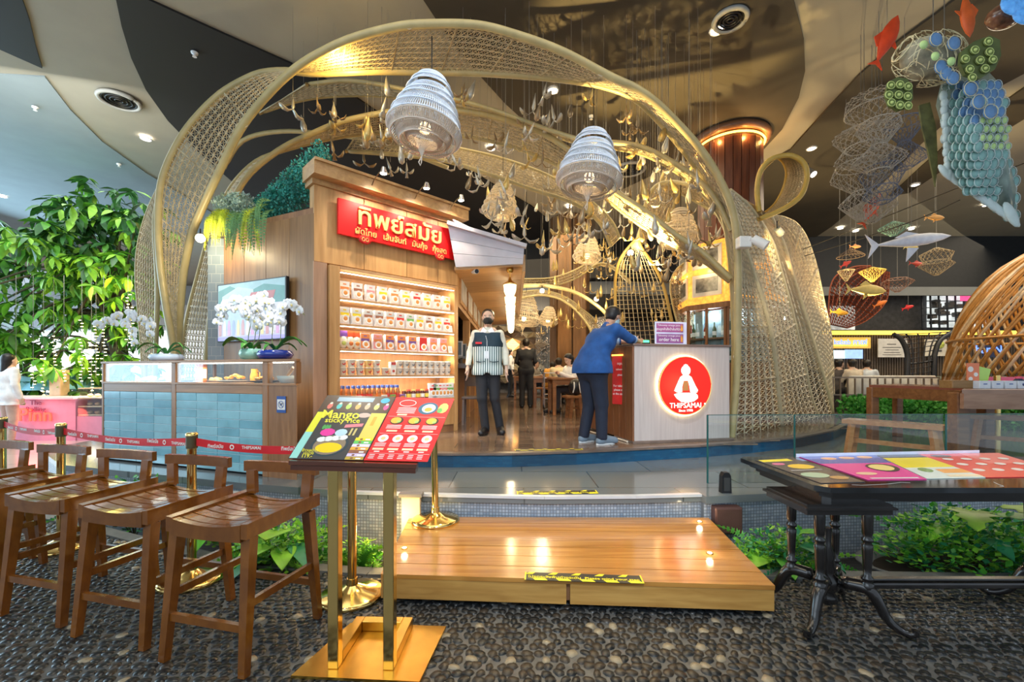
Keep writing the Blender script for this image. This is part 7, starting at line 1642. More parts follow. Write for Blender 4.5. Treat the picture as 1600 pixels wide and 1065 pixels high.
# downlights deeper in the hall
# ================================================================ OCTAGONAL PHOTO TOWER AND CABINET AROUND THE COLUMN
oc=P(1140,HY,8.9);tt_=thing('photo_tower','octagonal cabinet with framed photographs and amber glass bands around the slatted column','cabinet',(oc.x,8.9,Z2))
amb=M('amber_glass',(.95,.36,.05),.25,emit=.9,var=.25,scale=14);cabw=WOOD('cabinet_wood',(.16,.07,.03),(.26,.12,.05),.35,(9,9,.7));gph=M('photo_grey',(.20,.20,.19),.3,var=.9,scale=7);frm=M('frame_white',(.72,.70,.66),.4)
OR=1.0;A0=math.pi*1.5-math.pi/8
for k in range(8):
    if k not in (0,1,6,7,2):continue
    a=A0-math.pi/8+k*math.pi/4 if False else math.pi*1.5+(k if k<4 else k-8)*math.pi/4-.12;nrm=V3((math.cos(a),math.sin(a),0));tn=V3((-nrm.y,nrm.x,0));ap_=OR*math.cos(math.pi/8);c=V3((oc.x,8.9,0))+nrm*ap_;hw=OR*math.sin(math.pi/8)
    rz_=math.atan2(tn.y,tn.x);X=LX((c.x,c.y,0),rz_)
    def fb(nm,mat,x0,x1,z0,z1,o0,o1,par=tt_):g=MB();kbox(g,X,x0,x1,z0,z1,o0,o1);return g.build(nm,mat,par)
    fb('cabinet_carcass',cabw,-hw,hw,Z2,1.5,-.1,0);fb('cornice',cabw,-hw-.02,hw+.02,2.56,2.66,-.1,.04);fb('amber_band',amb,-hw,hw,2.66,2.80,-.06,0);fb('amber_band',amb,-hw,hw,3.24,3.34,-.06,0)
    fb('amber_panel',amb,-hw,hw,2.80,3.24,-.05,-.04);fb('amber_panel',amb,-hw,hw,3.34,3.85,-.05,-.04)
    for z0 in (2.81,3.35):
        h_=.42
        o_=fb('photo_frame',frm,-hw*.75,hw*.75,z0,z0+h_,-.03,0);g=MB();kbox(g,X,-hw*.75+.07,hw*.75-.07,z0+.08,z0+h_-.07,0,.004);g.build('photograph',gph,o_)
    fb('inner_back',M('cabinet_lit_back',(.35,.50,.55),.5,var=.3),-hw,hw,1.5,2.56,-.3,-.28)
    for z0 in (1.5,1.98):fb('cabinet_shelf',cabw,-hw,hw,z0,z0+.03,-.28,-.02)
    for x0 in (-hw,-.02,hw-.05):fb('door_stile',cabw,x0,x0+.045,1.5,2.56,-.02,.01)
    fb('glass_door',gl,-hw+.045,-.02,1.54,2.52,-.006,0);fb('glass_door',gl,.025,hw-.05,1.54,2.52,-.006,0)
    for z0 in (1.53,2.01):
        for kk in range(4):
            p_=X@V3((-hw*.7+kk*hw*.45,0,-.15));t=thing('wine_bottle','bottle in the glass fronted cabinet of the photo tower','bottle',(p_.x,p_.y,z0),0,'bottles in the photo tower cabinet')
            MB().lathe([(.035,0),(.037,.17),(.014,.23),(.013,.30)],(0,0,0),10).build('bottle_glass',[M('bottle_green',(.02,.07,.03),.1),M('bottle_clear',(.4,.5,.5),.1),M('bottle_red',(.3,.03,.02),.1)][(kk+k) % 3],t,local=True);MB().lathe([(.0375,.05),(.0378,.13)],(0,0,0),10,cap=False).build('label_wrap',paper,t,local=True)
    light('POINT',X@V3((0,2.45,-.14)),4,(.9,.95,1),.04);light('POINT',X@V3((0,3.3,.15)),3,(1,.6,.25),.05)
# ================================================================ LEFT: TREE, PINK STALL
tr_=thing('tree','large leafy indoor tree with drooping green leaves left of the arch','tree',(-9.9,10.6,0))
bark=M('bark',(.09,.075,.04),.8,bump=.5)
g=MB();g.tube(curve([V3((-9.9,10.9,0)),V3((-9.8,10.9,1.5)),V3((-10.0,10.8,3.0)),V3((-9.7,10.7,4.6))],14),[.24-.012*k for k in range(15)],10);g.build('trunk',bark,tr_)
rl=random.Random(21);tips=[]
for k in range(46):
    px=rl.uniform(-60,238);py=rl.uniform(318,625)
    top_=318+max(0,(150-px))*.12+(max(0,90-px)*.25);
    if py<top_:py=top_+rl.uniform(0,60)
    d=rl.uniform(9.2,10.8);e=P(px,py,d);tips.append(e);s0_=V3((-9.85,10.85,1.6+2.6*rl.random()));m_=s0_.lerp(e,.5)+V3((0,0,.35))
    g=MB();g.tube(curve([s0_,m_,e],8),[.045-.004*i for i in range(9)],5);g.build('branch',bark,tr_)
def leafgeo(L_,W_):
    k=[(0,.0),(.2,.62),(.45,1),(.7,.75),(.9,.3),(1,0)];vs=[]
    for u,w_ in k:
        z=-.35*u*u*L_
        for s_ in (-1,0,1):vs.append((s_*w_*W_,-u*L_,z+(.04*L_ if s_ else 0)*w_))
    fs=[]
    for i in range(5):
        for j in range(2):a=i*3+j;fs.append((a,a+1,a+4,a+3))
    return vs,fs
lmats=[M('tree_leaf_green',(.085,.30,.025),.4,var=.3),M('tree_leaf_lime',(.22,.47,.04),.4,var=.3),M('tree_leaf_dark',(.03,.13,.025),.4,var=.3)]
lmesh=[]
LG=leafgeo(.30,.062)
for mt in lmats:
    me=bpy.data.meshes.new('leaf');me.from_pydata(LG[0],[],LG[1]);me.materials.append(mt)
    for p_ in me.polygons:p_.use_smooth=True
    lmesh.append(me)
leaves=[]
for k in range(760):
    tpt=tips[k % len(tips)]+V3((rl.gauss(0,.30),rl.gauss(0,.38),rl.gauss(0,.22)));up_=tpt.z>4.2
    for q in range(7):
        a=rl.uniform(0,6.28);R=Matrix.Rotation(a,3,'Z')@Matrix.Rotation(rl.uniform(-.2,1.1),3,'X')@Matrix.Rotation(rl.uniform(-.4,.4),3,'Y');mi=2 if (up_ and rl.random()<.6) else rl.choice((0,0,1,1,2));leaves.append((tpt,R,rl.uniform(.75,1.25),mi))
leaves.sort(key=lambda l:l[0].y);tl_=V3(tr_['_loc']);mbL=MB()
for k,(p_,R,s_,mi) in enumerate(leaves):
    if k<300:o=bpy.data.objects.new('leaf',lmesh[mi]);COL.objects.link(o);o.parent=tr_;o.location=p_-tl_;o.rotation_euler=R.to_euler();o.scale=(s_,)*3
    else:mbL.mi=mi;mbL.add([p_+R@(V3(v)*s_) for v in LG[0]],LG[1],True)
mbL.build('leaf',lmats,tr_)['kind']='stuff'
fl_=M('fairy_light',(1,.85,.25),.5,emit=9,var=.01)
for i,(px,y0,y1) in enumerate(((25,565,625),(52,570,610),(68,550,632),(84,525,640),(100,560,600),(128,500,600),(143,520,615),(150,505,590),(162,500,600),(200,460,540),(206,480,545))):
    d=8.9+.12*(i % 4);t=thing('light_string','hanging string of yellow fairy lights under the tree, %s from the left' % ORD[i],'string lights',tuple(P(px,y0,d)),0,'fairy light strings under the tree');g=MB();g.tube([P(px,430,d),P(px,y1,d)],.004,3);g.build('wire',wirem,t);g=MB()
    n=int((y1-y0)/5)
    for k in range(n):c=P(px+rl.uniform(-3.5,3.5),y0+(y1-y0)*k/n,d+rl.uniform(-.05,.05));g.ell(c,(.030,.02,.008),5,3)
    g.build('bulb',fl_,t)['kind']='stuff'
light('POINT',P(190,470,9.2),50,(1,.75,.2),.3);light('POINT',P(100,560,9.0),14,(1,.8,.3),.3);light('AREA',(-7.5,6.2,4.9),110,(1,1,.92),2.5,(-8.6,10,2.6))
# wall of pale glazing behind the tree
ps=thing('pink_stall','pink stall counter with red neon lettering behind the stools','stall',tuple(P(90,HY,8.6)[:2])+(0,))
pk=M('stall_pink',(.60,.25,.36),.45,var=.06);pk2=M('stall_pale',(.80,.62,.66),.45,var=.06)
a=P(-60,HY,8.6);b=P(118,HY,8.6);c=P(172,HY,8.6)
g=MB();g.box(a.x,b.x,8.6,9.3,0,.82);g.build('counter_front',pk,ps);g=MB();g.box(b.x+.005,c.x+.3,8.62,9.3,0,.48);g.build('case_base',pk,ps)
g=MB();g.box(a.x,b.x,8.55,9.32,.82,.86);g.build('worktop',pk2,ps)
g=MB();g.box(b.x+.01,c.x+.3,8.62,8.63,.48,1.02);g.build('glass_front',gl,ps)
for z in (.49,.66,.83,1.02):g=MB();g.box(b.x+.01,c.x+.3,8.64,9.25,z,z+.02);g.build('case_shelf',M('case_gold',(.70,.50,.30),.3,var=.2),ps)
for k in range(12):
    q=V3((b.x+.1+.15*(k % 5),8.8,(.51,.68,.85)[k//5]));g=MB();g.ell(q+V3((0,0,.035)),(.05,.05,.035),8,6);tag(g.build('pastry',M('pastry_brown',(.65,.38,.2),.5,var=.3)),'small baked pastry on a shelf of the pink stall glass case','pastry','pastries in the pink stall case')
light('AREA',(b.x+.4,8.8,1.0),7,(1,.8,.7),.8,None,.3)
g=MB();g.text('Pinn',Matrix.Translation(P(56,657,8.56))@EX,.36,.02,bold=.012,sx=1.1);o=g.build('neon_lettering',M('neon_red',(1,.03,.015),.4,emit=4,var=.01),ps)
g=MB();g.text('The\nRolling',Matrix.Translation(P(56,632,8.57))@EX,.13,.01,sx=1.1);g.build('dark_lettering',M('stall_dark_text',(.25,.04,.10),.5),ps)
light('POINT',P(52,655,8.2),6,(1,.15,.12),.15)
for i,(px,py,r,c_,lab) in enumerate(((118,600,.20,(.28,.62,.80),'pale blue round seat back of the pink stall, behind the case'),(30,600,.26,(.30,.68,.80),'pale blue parasol shape at the left above the pink stall'),(70,602,.18,(.3,.6,.75),'small pale blue umbrella shape above the pink counter'))):
    q=P(px,py,10.0);g=MB();g.lathe([(r*2.2,0),(r*1.6,.14),(r*.7,.25),(.02,.30)],(q.x,q.y,q.z-.1),12);g.tube([(q.x,q.y,0),(q.x,q.y,q.z)],.02,6);tag(g.build('parasol',M('parasol_blue',c_,.6)),lab,'parasol')
q=P(93,612,9.2);g=MB();g.cb(q.x-.12,q.x+.12,9.1,9.3,.86,1.4,.01);tag(g.build('cardboard_box',M('carton_peach',(.75,.5,.32),.5)),'tall peach coloured carton on the pink counter','box')
# distant bright shop fronts on the left
for i,(x0,x1,c_) in enumerate(((-29,-22,(.75,.85,.9)),(-21.5,-15,(.8,.8,.78)),(-14.5,-8.5,(.62,.68,.72)))):
    t=thing('storefront','bright glazed shop front beyond the tree, %s from the left' % ORD[i],'shop front',((x0+x1)/2,23,0));g=MB();g.box(x0,x1,23.3,23.5,0,5);g.build('fascia',M('shop_wall%d' % i,c_,.5),t);g=MB();g.box(x0+.4,x1-.4,23.2,23.3,.3,3.6);g.build('lit_window',M('lit_window',(.95,.97,1),.5,emit=.8,var=.1,scale=1.2),t)
# ================================================================ RIGHT: TABLES, BENCHES, HEDGE, FOOD HALL
orw=WOOD('orange_wood',(.50,.20,.06),(.66,.30,.11),.25,(1,9,9),coat=.3)
def plank_bench(lab,pa,pb,zt,w=.26):
    a=V3(pa);b=V3(pb);d=(b-a).normalized();n=V3((-d.y,d.x,0));t=thing('bench',lab,'bench',(a.x,a.y,Z1));g=MB();g.beam(a+V3((0,0,zt-.025))+n*w/2,b+V3((0,0,zt-.025))+n*w/2,w,.05,(0,0,1));g.build('seat',orw,t)
    L_=(b-a).length
    for u in (.1,.9):
        for s_ in (.15,.85):
            p_=a.lerp(b,u)+n*w*s_;g=MB();g.beam(p_+V3((0,0,Z1))+d*(.05 if u<.5 else -.05)*-1,p_+V3((0,0,zt-.05)),.05,.05,(0,1,0));g.build('leg',orw,t)
        p_=a.lerp(b,u);g=MB();g.beam(p_+n*w*.15+V3((0,0,Z1+.2)),p_+n*w*.85+V3((0,0,Z1+.2)),.035,.05,(0,0,1));g.build('stretcher',orw,t)
    g=MB();g.beam(a.lerp(b,.1)+n*w*.5+V3((0,0,Z1+.2)),a.lerp(b,.9)+n*w*.5+V3((0,0,Z1+.2)),.035,.05,(0,0,1));g.build('stretcher',orw,t)
def XY(px,d):q=P(px,HY,d);return V3((q.x,q.y,0))
plank_bench('orange wooden bench seen through the glass, left of the thick table leg',XY(1315,5.15),XY(1473,4.45),.79)
plank_bench('wooden bench seen through the glass at the right photo edge',XY(1512,5.4),XY(1720,4.7),.82)
t=thing('long_table','long dark wooden table with a thin top behind the glass','table',tuple(XY(1430,5.8))[:2]+(Z1,))
def tbl(t,pts,z0,z1,nm,mat):g=MB();g.prism([tuple(p_)[:2] for p_ in pts],z0,z1);g.build(nm,mat,t)
dz_=1.13
c4=[XY(1358,6.3),XY(1508,5.1),XY(1520,5.6),XY(1400,6.9)]
tbl(t,c4,dz_,dz_+.035,'top',M('red_brown_top',(.30,.10,.07),.2,coat=.3));
for a,b in ((0,1),(3,0)):
    g=MB();g.beam(c4[a].lerp(c4[b],.04)+V3((0,0,dz_-.07)),c4[a].lerp(c4[b],.96)+V3((0,0,dz_-.07)),.04,.14,(0,0,1));g.build('apron',tw_,t)
for p_,w_ in ((c4[0],.11),(c4[1],.11),(c4[2],.1),(c4[3],.1)):g=MB();q=p_.lerp(sum(c4,V3())/4,.07);g.cb(q.x-w_/2,q.x+w_/2,q.y-w_/2,q.y+w_/2,Z1,dz_-.001,.01);g.build('leg',tw_,t)
t=thing('long_table','heavy pale brown table end at the right photo edge holding menus and trays','table',tuple(XY(1560,5.0))[:2]+(Z1,))
c5=[XY(1503,4.55),XY(1760,4.3),XY(1760,6.2),XY(1512,5.9)]
tbl(t,c5,1.12,1.16,'top',M('tan_top',(.34,.20,.14),.3));g=MB();g.beam(c5[0]+V3((.02,.02,1.04)),c5[1]+V3((0,.02,1.04)),.05,.16,(0,0,1));g.build('apron',WOOD('tan_wood',(.26,.14,.09),(.36,.21,.14),.35,(1,9,9)),t)
for q in (XY(1497,4.8),XY(1540,5.7)):g=MB();g.cb(q.x,q.x+.13,q.y,q.y+.13,Z1,1.119,.01);g.build('leg',tw_,t)
zt=1.161
q=XY(1495,5.0);t=thing('cutlery_box','brown wooden cutlery box at the corner of the tables','box',(q.x,q.y,zt+.0));g=MB();g.cb(-.13,.12,-.08,.08,0,.09,.006);g.build('box_body',WOOD('box_wood',(.30,.16,.05),(.42,.24,.09),.4),t,local=True);g=MB();g.cb(.121,.30,-.08,.08,0,.075,.004);g.build('grey_tray',M('tray_grey',(.35,.36,.4),.4),t,local=True)
q=XY(1520,4.95);t=thing('menu_card','orange menu card standing on the right table','menu',(q.x,q.y,zt+.076));g=MB();g.box(-.07,.07,-.004,.004,0,.21);g.build('sheet',pr('card_orange',(.85,.22,.08)),t,local=True)
for (x,z,r) in ((-.03,.14,.032),(.03,.08,.024),(-.03,.03,.024)):g=MB();g.X=Matrix.Translation((x,-.004,z))@EX;g.lathe([(r,0),(r,.002)],(0,0,0),14);g.build('dish_print',paper,t,local=True)
q=XY(1533,5.05);g=MB();g.X=Matrix.Translation((q.x,q.y,zt+.11))@RI(.25,4,'Y');g.box(-.06,.08,-.004,.004,-.12,.13);tag(g.build('menu_card',pr('card_lime',(.50,.80,.15))),'lime green menu card behind the orange one','menu')
for i in range(4):
    q=XY(1532+i*20,4.9);t=thing('tissue_box','white napkin box on the right table, %s from the left' % ORD[i],'box',(q.x,q.y,zt),0);g=MB();g.cb(-.062,.062,-.05,.05,0,.085,.004);g.build('box_body',M('napkin_white',(.75,.82,.92),.4),t,local=True);g=MB();g.box(-.02,.02,-.052,-.05,.045,.055);g.build('print',M('notice_blue',(.03,.10,.38),.4),t,local=True)
q=XY(1592,4.9);t=thing('sauce_bottle','round dark sauce jar with a pink lid at the right photo edge','bottle',(q.x,q.y,zt));MB().lathe([(.04,0),(.055,.04),(.045,.09),(.025,.11)],(0,0,0),14).build('jar_body',M('jar_blue',(.05,.06,.12),.1),t,local=True);MB().lathe([(.03,.11),(.03,.135)],(0,0,0),12).build('lid',M('lid_pink',(.8,.1,.2),.4),t,local=True)
q=P(1600,592,7.0);g=MB();g.box(q.x-.6,q.x+1.5,7,7.3,1.2,1.27);g.box(q.x-.5,q.x-.4,7.05,7.2,.05,1.2);g.box(q.x+1.3,q.x+1.4,7.05,7.2,.05,1.2);tag(g.build('pink_counter',M('pink_top',(.85,.12,.25),.4)),'pink counter top behind the napkin boxes','counter')
q=XY(1558,6.6);g=MB();g.cone((q.x,q.y,.05),(q.x,q.y,1.3),.04,.04,14);g.lathe([(.2,0),(.2,.02),(.05,.05)],(q.x,q.y,.05),20);tag(g.build('brass_post',brass),'brass post standing before the right hand hedge','post')
# hedge
hm=[M('hedge_green',(.06,.34,.04),.45,var=.4),M('hedge_lime',(.16,.52,.08),.45,var=.3)]
for (a,b,lab) in ((1322,1465,'clipped bright green hedge left of the long table leg'),(1455,1600,'clipped bright green hedge under the right table'),(1596,1760,'hedge continuing past the right photo edge')):
    A=P(a,HY,8.3);B_2=P(b,HY,7.6);t=thing('hedge',lab,'hedge',((A.x+B_2.x)/2,8,.05));g=MB();g.beam(A+V3((0,0,-1.18)),B_2+V3((0,0,-1.18)),.4,.2,(0,0,1));g.build('trough_box',black,t)
    for mt in hm:
        g=MB()
        for k in range(1500):
            u=rl.random();p_=A.lerp(B_2,u);p_=V3((p_.x,p_.y+rl.uniform(-.25,.25),.25+.58*rl.random()**.7+.08*math.sin(u*25)));a_=V3((rl.uniform(-1,1),rl.uniform(-1,.2),rl.uniform(-.3,1))).normalized();b_=a_.cross(V3((rl.uniform(-1,1),1,rl.uniform(-1,1)))).normalized();s_=rl.uniform(.05,.10)
            g.add([p_,p_+a_*s_*.5+b_*s_*.4,p_+a_*s_,p_+a_*s_*.5-b_*s_*.4],[(0,1,2),(0,2,3)])
        g.build('foliage',mt,t)['kind']='stuff'
# railing of the food hall seating
rg=thing('railing','low metal railing in front of the food hall seating','railing',tuple(P(1380,HY,9.6)[:2])+(.05,));rm_=M('rail_bronze',(.22,.17,.13),.35,.6)
a=P(1290,590,9.6);b=P(1468,592,9.2)
for z in (1.24,.86):g=MB();g.beam((a.x,a.y,z),(b.x,b.y,z),.04,.03,(0,0,1));g.build('rail',rm_,rg)
for k in range(16):p_=a.lerp(b,k/15);g=MB();g.beam((p_.x,p_.y,.06),(p_.x,p_.y,1.22),.025,.025);g.build('baluster',rm_,rg)
g=MB();g.beam((a.x,a.y+.15,.55),(b.x,b.y+.15,.55),.1,.6,(0,0,1));g.build('kick_panel',M('dark_brown',(.05,.03,.02),.5),rg)
for i,(px,d) in enumerate(((1345,9.9),(1372,10.1),(1400,10.3),(1418,10.0),(1442,10.1))):
    q=P(px,HY,d);t=thing('lounge_chair','white rounded food hall chair back, %s from the left behind the railing' % ORD[i],'chair',(q.x,d,.42));g=MB();g.lathe([(.22,.30),(.25,.55),(.24,.80),(.20,.86)],(0,0,0),16);g.build('shell',M('chair_white',(.68,.68,.66),.5),t,local=True);g=MB();g.lathe([(.2,.28),(.2,.32)],(0,0,0),14);g.build('seat',M('chair_white',(.68,.68,.66),.5),t,local=True);g=MB();g.cone((0,0,0),(0,0,.29),.03,.03,8);g.build('leg',black,t,local=True)
slab_prism('floor_food_hall_stage',[tuple(P(1270,HY,9.3)[:2]),tuple(P(1700,HY,9.3)[:2]),(26,24),(9,24)],.05,.42,fm2)
for i,(px,d) in enumerate(((1335,10.9),(1380,11.5),(1430,11.5))):table(['black food hall table at the left','black food hall table in the middle','black food hall table near the lattice booth'][i],px,d,0,1.1,.7,.75,.42,mat=M('black_wood',(.02,.018,.018),.3))
# back wall of the food court with lit boards
D_=13.5
def rectP(px0,py0,px1,py1,d):a=P(px0,py1,d);b=P(px1,py0,d);return a.x,b.x,a.z,b.z
bk=thing('food_counter','dark slatted food court counter wall with yellow edge lighting','counter',tuple(P(1400,HY,D_)[:2])+(.42,))
x0,x1,z0,z1=rectP(1285,522,1640,597,D_)
g=MB();g.box(x0,x1,D_,D_+.1,.42,z1);g.build('wall_backing',M('dark_slats_back',(.05,.04,.035),.6),bk)
n=90
g=MB()
for k in range(n):x=x0+(x1-x0)*k/n;g.box(x,x+(x1-x0)/n*.55,D_-.05,D_,1.25,z1)
g.build('wall_slat',WOOD('dark_slats',(.08,.06,.045),(.14,.10,.075),.5),bk)['kind']='stuff'
g=MB();g.box(x0,x1,D_-.12,D_-.02,z1-.02,z1+.10);g.build('light_cove',M('yellow_cove',(1,.62,.08),.5,emit=1.6),bk);g=MB();g.box(x0,x1,D_-.6,D_-.02,1.15,1.24);g.build('worktop',M('green_grey_top',(.35,.40,.28),.4),bk);g=MB();g.box(x0,x1,D_-.55,D_-.1,.42,1.15);g.build('counter_body',black,bk)
def board_(nm,lab,px0,py0,px1,py1,d,mat,texts,cat_='sign',frame=None):
    x0,x1,z0,z1=rectP(px0,py0,px1,py1,d);t=thing(nm,lab,cat_,((x0+x1)/2,d,z0));g=MB();g.box(x0,x1,d-.03,d,z0,z1);g.build('panel',mat,t)
    if frame:
        f_=.06;g=MB()
        for (a,b,c,e) in ((x0-f_,x1+f_,z1,z1+f_),(x0-f_,x1+f_,z0-f_,z0),(x0-f_,x0,z0,z1),(x1,x1+f_,z0,z1)):g.box(a,b,d-.06,d,c,e)
        g.build('frame',frame,t)
    for (tx,u,v,s_,m_) in texts:g=MB();g.text(tx,Matrix.Translation((x0+(x1-x0)*u,d-.031,z0+(z1-z0)*v))@EX,s_,.004,bold=.01);g.build('lettering',m_,t)
    return t
dk=M('dark_print',(.10,.09,.08),.5);blt=M('blue_neon',(.10,.2,.9),.5,emit=2.0)
board_('lit_sign','yellow framed sign with blue neon lettering in the food hall',1300,530,1355,541,D_-.2,M('yellow_sign',(.85,.62,.12),.4,emit=.6),[('kebab คาเฟ่',.5,.3,.22,blt)],frame=M('gold_frame',(.7,.45,.08),.4,emit=.4))
board_('menu_screen','pale menu screen at left below the yellow sign',1297,547,1319,560,D_-.2,M('screen_pale',(.55,.75,.85),.4,emit=1.0),[],'screen');board_('menu_screen','blue menu screen below the right end of the yellow sign',1320,546,1347,560,D_-.2,M('screen_blue',(.25,.4,.75),.4,emit=1.0),[],'screen')
t=board_('notice_board','white printed notice board on the dark slatted wall',1371,529,1416,558,D_-.2,M('board_white',(.70,.68,.64),.5),[])
for a_,b_,c_,e_ in ((1386,1400,537,538.2),(1379,1408,542,543),(1383,1404,546,546.8),(1381,1406,550,550.8),(1379,1408,553.5,554.3)):xa,xb,za_,zb_=rectP(a_,c_,b_,e_,D_-.23);g=MB();g.box(xa,xb,D_-.235,D_-.23,za_,zb_);g.build('print_line',dk,t)
t=board_('menu_board','cream menu board with a salad picture right of the lattice booth',1444,530,1478,556,D_-.2,M('board_cream',(.72,.66,.55),.5),[]);q=P(1469,538,D_-.25);g=MB();g.ell(q,(.14,.02,.12),14,8);g.build('salad_picture',M('salad_print',(.55,.6,.12),.5,var=.6,scale=20),t);g=MB();g.box(P(1448,0,D_).x,P(1460,0,D_).x,D_-.235,D_-.23,P(0,550,D_).z,P(0,547,D_).z);g.build('print_line',dk,t)
t=board_('lit_sign','blue lit sign glimpsed through the golden dome',1535,536,1562,558,11.5,M('screen_navy',(.03,.04,.10),.4),[('bar NY',.5,.3,.3,blt)]);q=P(1548,560,11.5);g=MB();g.box(q.x-.05,q.x+.05,11.51,11.56,.42,q.z+.3);g.build('post',dk,t)
# lattice booth
lb=thing('lattice_booth','dark curved metal lattice booth in the food hall','booth',tuple(P(1432,HY,11)[:2])+(.42,));dm=M('dark_metal',(.05,.055,.065),.4,.6)
def lc(pts):return curve([P(a,b,11) for a,b in pts],16)
La_=lc([(1414,639),(1418,575),(1417,550),(1408,530),(1396,522)]);Lb_=lc([(1458,639),(1459,575),(1461,550),(1470,530),(1490,518)])
for q in (La_,Lb_):g=MB();g.tube(q,.06,6);g.build('upright',dm,lb)
g=MB();weave(g,La_,Lb_,5,.018,False);g.build('lattice',dm,lb)['kind']='stuff'
mb=MB();mb.box(7.8,25,16.06,16.2,.42,4.35);struct('wall_hall_gallery',mb,M('gallery_wall',(.05,.048,.05),.7,var=.3))
# shelving storefront and red mesh
board_('shop_window','white lit shop window with dark grid bars in the upper right background',1448,448,1545,512,16,M('shop_lit',(.62,.68,.66),.5,emit=.8,var=.5,scale=3),[],'window')
wf=bpy.data.objects[-1] if False else None
t=thing('window_grid','black metal grid in front of the lit shop window','grid',tuple(P(1500,512,15.7)));
for k in range(9):g=MB();g.beam(P(1440+k*13,445,15.7),P(1440+k*13+2,516,15.7),.05,.03,(0,1,0));g.build('grid_bar',dm,t)
for k in range(7):g=MB();g.beam(P(1440,449+k*10.5,15.65),P(1548,449+k*10.5,15.65),.03,.03);g.build('grid_bar',dm,t)
for i in range(22):
    px=1452+rl.uniform(0,90);py=470+rl.uniform(0,40);q=P(px,py,15.9);g=MB();g.cb(q.x-.09,q.x+.09,15.7,15.92,q.z-.07,q.z+.07,.01);g.build('display_item',dk,t)
board_('poster','pink lit poster at the top right of the shop window',1500,453,1518,470,15.6,M('poster_pink',(.9,.1,.3),.5,emit=.8),[],'poster');board_('poster','white banner beside the golden dome top',1518,448,1535,462,15.5,M('banner_white',(.75,.72,.85),.5,emit=.6),[],'poster')
board_('shop_window','pale shop window low behind the rattan tower',1296,478,1335,515,16,M('shop_lit2',(.5,.52,.5),.5,emit=.5,var=.6,scale=4),[],'window')
g=MB();A=curve([P(1293,505,13),P(1300,440,13),P(1330,418,13),P(1360,415,13)],24);B3=curve([P(1325,512,13),P(1355,500,13),P(1385,470,13),P(1390,425,13)],24);weave(g,A,B3,10,.014);tag(g.build('red_net',M('rust_net',(.26,.06,.025),.7)),'rust red woven net sculpture above the food hall','net sculpture',kind='stuff')
# wooden plank dome
gd=thing('basket_dome','big golden woven basket dome at the right photo edge','dome',tuple(P(1690,HY,8.2)[:2])+(.05,));dc=P(1690,HY,8.2);gs=M('gold_slat',(.50,.25,.07),.3,.3,var=.2);gs2=M('pale_slat',(.70,.55,.38),.3,.2,var=.2)
for k in range(104):
    a=2*math.pi*k/104;g=MB();pts=[]
    for i in range(15):
        u=i/14;rr2=1.86*(1-u**2.4)**.5*(1-.04*math.sin(u*3)) if u<1 else .15;pts.append(V3((dc.x+max(.12,rr2)*math.cos(a+u*(.75+.22*(k % 2))),dc.y+max(.12,rr2)*math.sin(a+u*(.75+.22*(k % 2))),1.15+2.7*u)))
    g.tube(pts,.030,4);g.build('slat',gs if k % 3 else gs2,gd)
for z,r in ((1.15,1.87),(2.0,1.80)):g=MB();g.tube([(dc.x+r*math.cos(k*math.pi/20),dc.y+r*math.sin(k*math.pi/20),z) for k in range(40)],.03,6,True);g.build('hoop',gs,gd)
for k in range(8):a=k*math.pi/4;g=MB();g.cone((dc.x+1.85*math.cos(a),dc.y+1.85*math.sin(a),.05),(dc.x+1.85*math.cos(a),dc.y+1.85*math.sin(a),1.15),.05,.05,8);g.build('support_post',gs,gd)
light('POINT',(dc.x,dc.y,2.4),70,(1,.72,.35),.3);light('POINT',(dc.x-1.4,dc.y-2.3,2.6),35,(1,.85,.6),.2)
# ================================================================ HANGING SEA CREATURES
def fish(lab,px,py,d,L_,rz,pitch,col,nm='hanging_fish',cat_='fish sculpture',roll=0,fat=1):
    c=P(px,py,d);t=thing(nm,lab,cat_,tuple(c),0);X=RI(rz,4,'Z')@RI(pitch,4,'Y')@RI(roll,4,'X');mt=M('%s_%.2f_%.2f' % (nm,col[0],col[1]),col,.5,emit=.0,var=.15)
    n=10;prof=[(.01,0),(.55,.12),(.9,.28),(1,.45),(.8,.62),(.45,.78),(.18,.9),(.12,.93)]
    g=MB();g.X=X;vs=[];m_=10
    for r_,u in prof:
        for i in range(m_):a=6.283*i/m_;vs.append(((.5-u)*L_,r_*L_*.075*math.cos(a),r_*L_*.15*fat*math.sin(a)))
    fs=[(k*m_+i,k*m_+(i+1) % m_,k*m_+m_+(i+1) % m_,k*m_+m_+i) for k in range(len(prof)-1) for i in range(m_)];g.add(vs,fs,True);g.add(vs[:m_],[tuple(range(m_))]);g.build('body',mt,t,local=True)
    g=MB();g.X=X;g.prism([(-.40*L_,0),(-.56*L_,.15*L_),(-.50*L_,0),(-.56*L_,-.15*L_)],-.006,.006,EX);g.build('tail_fin',mt,t,local=True)
    g=MB();g.X=X;g.prism([(.15*L_,.12*L_*fat),(-.05*L_,.24*L_*fat),(-.2*L_,.12*L_*fat),(-.05*L_,.08*L_*fat)],-.005,.005,EX);g.build('dorsal_fin',mt,t,local=True)
    g=MB();g.X=X;g.prism([(.08*L_,-.10*L_),(-.10*L_,-.25*L_),(-.06*L_,-.08*L_)],-.005,.005,EX);g.build('belly_fin',mt,t,local=True)
    g=MB();g.tube([(0,0,.05*L_),(0,0,CZ-c.z)],.003,3);g.build('wire',wirem,t,local=True);return t
RD=(.75,.06,.01)
fish('red fish pointing up, left of the turtle head',1386,62,5.0,.62,0,-1.15,RD);fish('red fish hanging above the turtle at the photo top',1511,22,4.6,.5,0,1.45,(.70,.12,.02));fish('red fish in front of the net traps',1362,326,6.6,.55,0,-1.05,(.80,.08,.01))
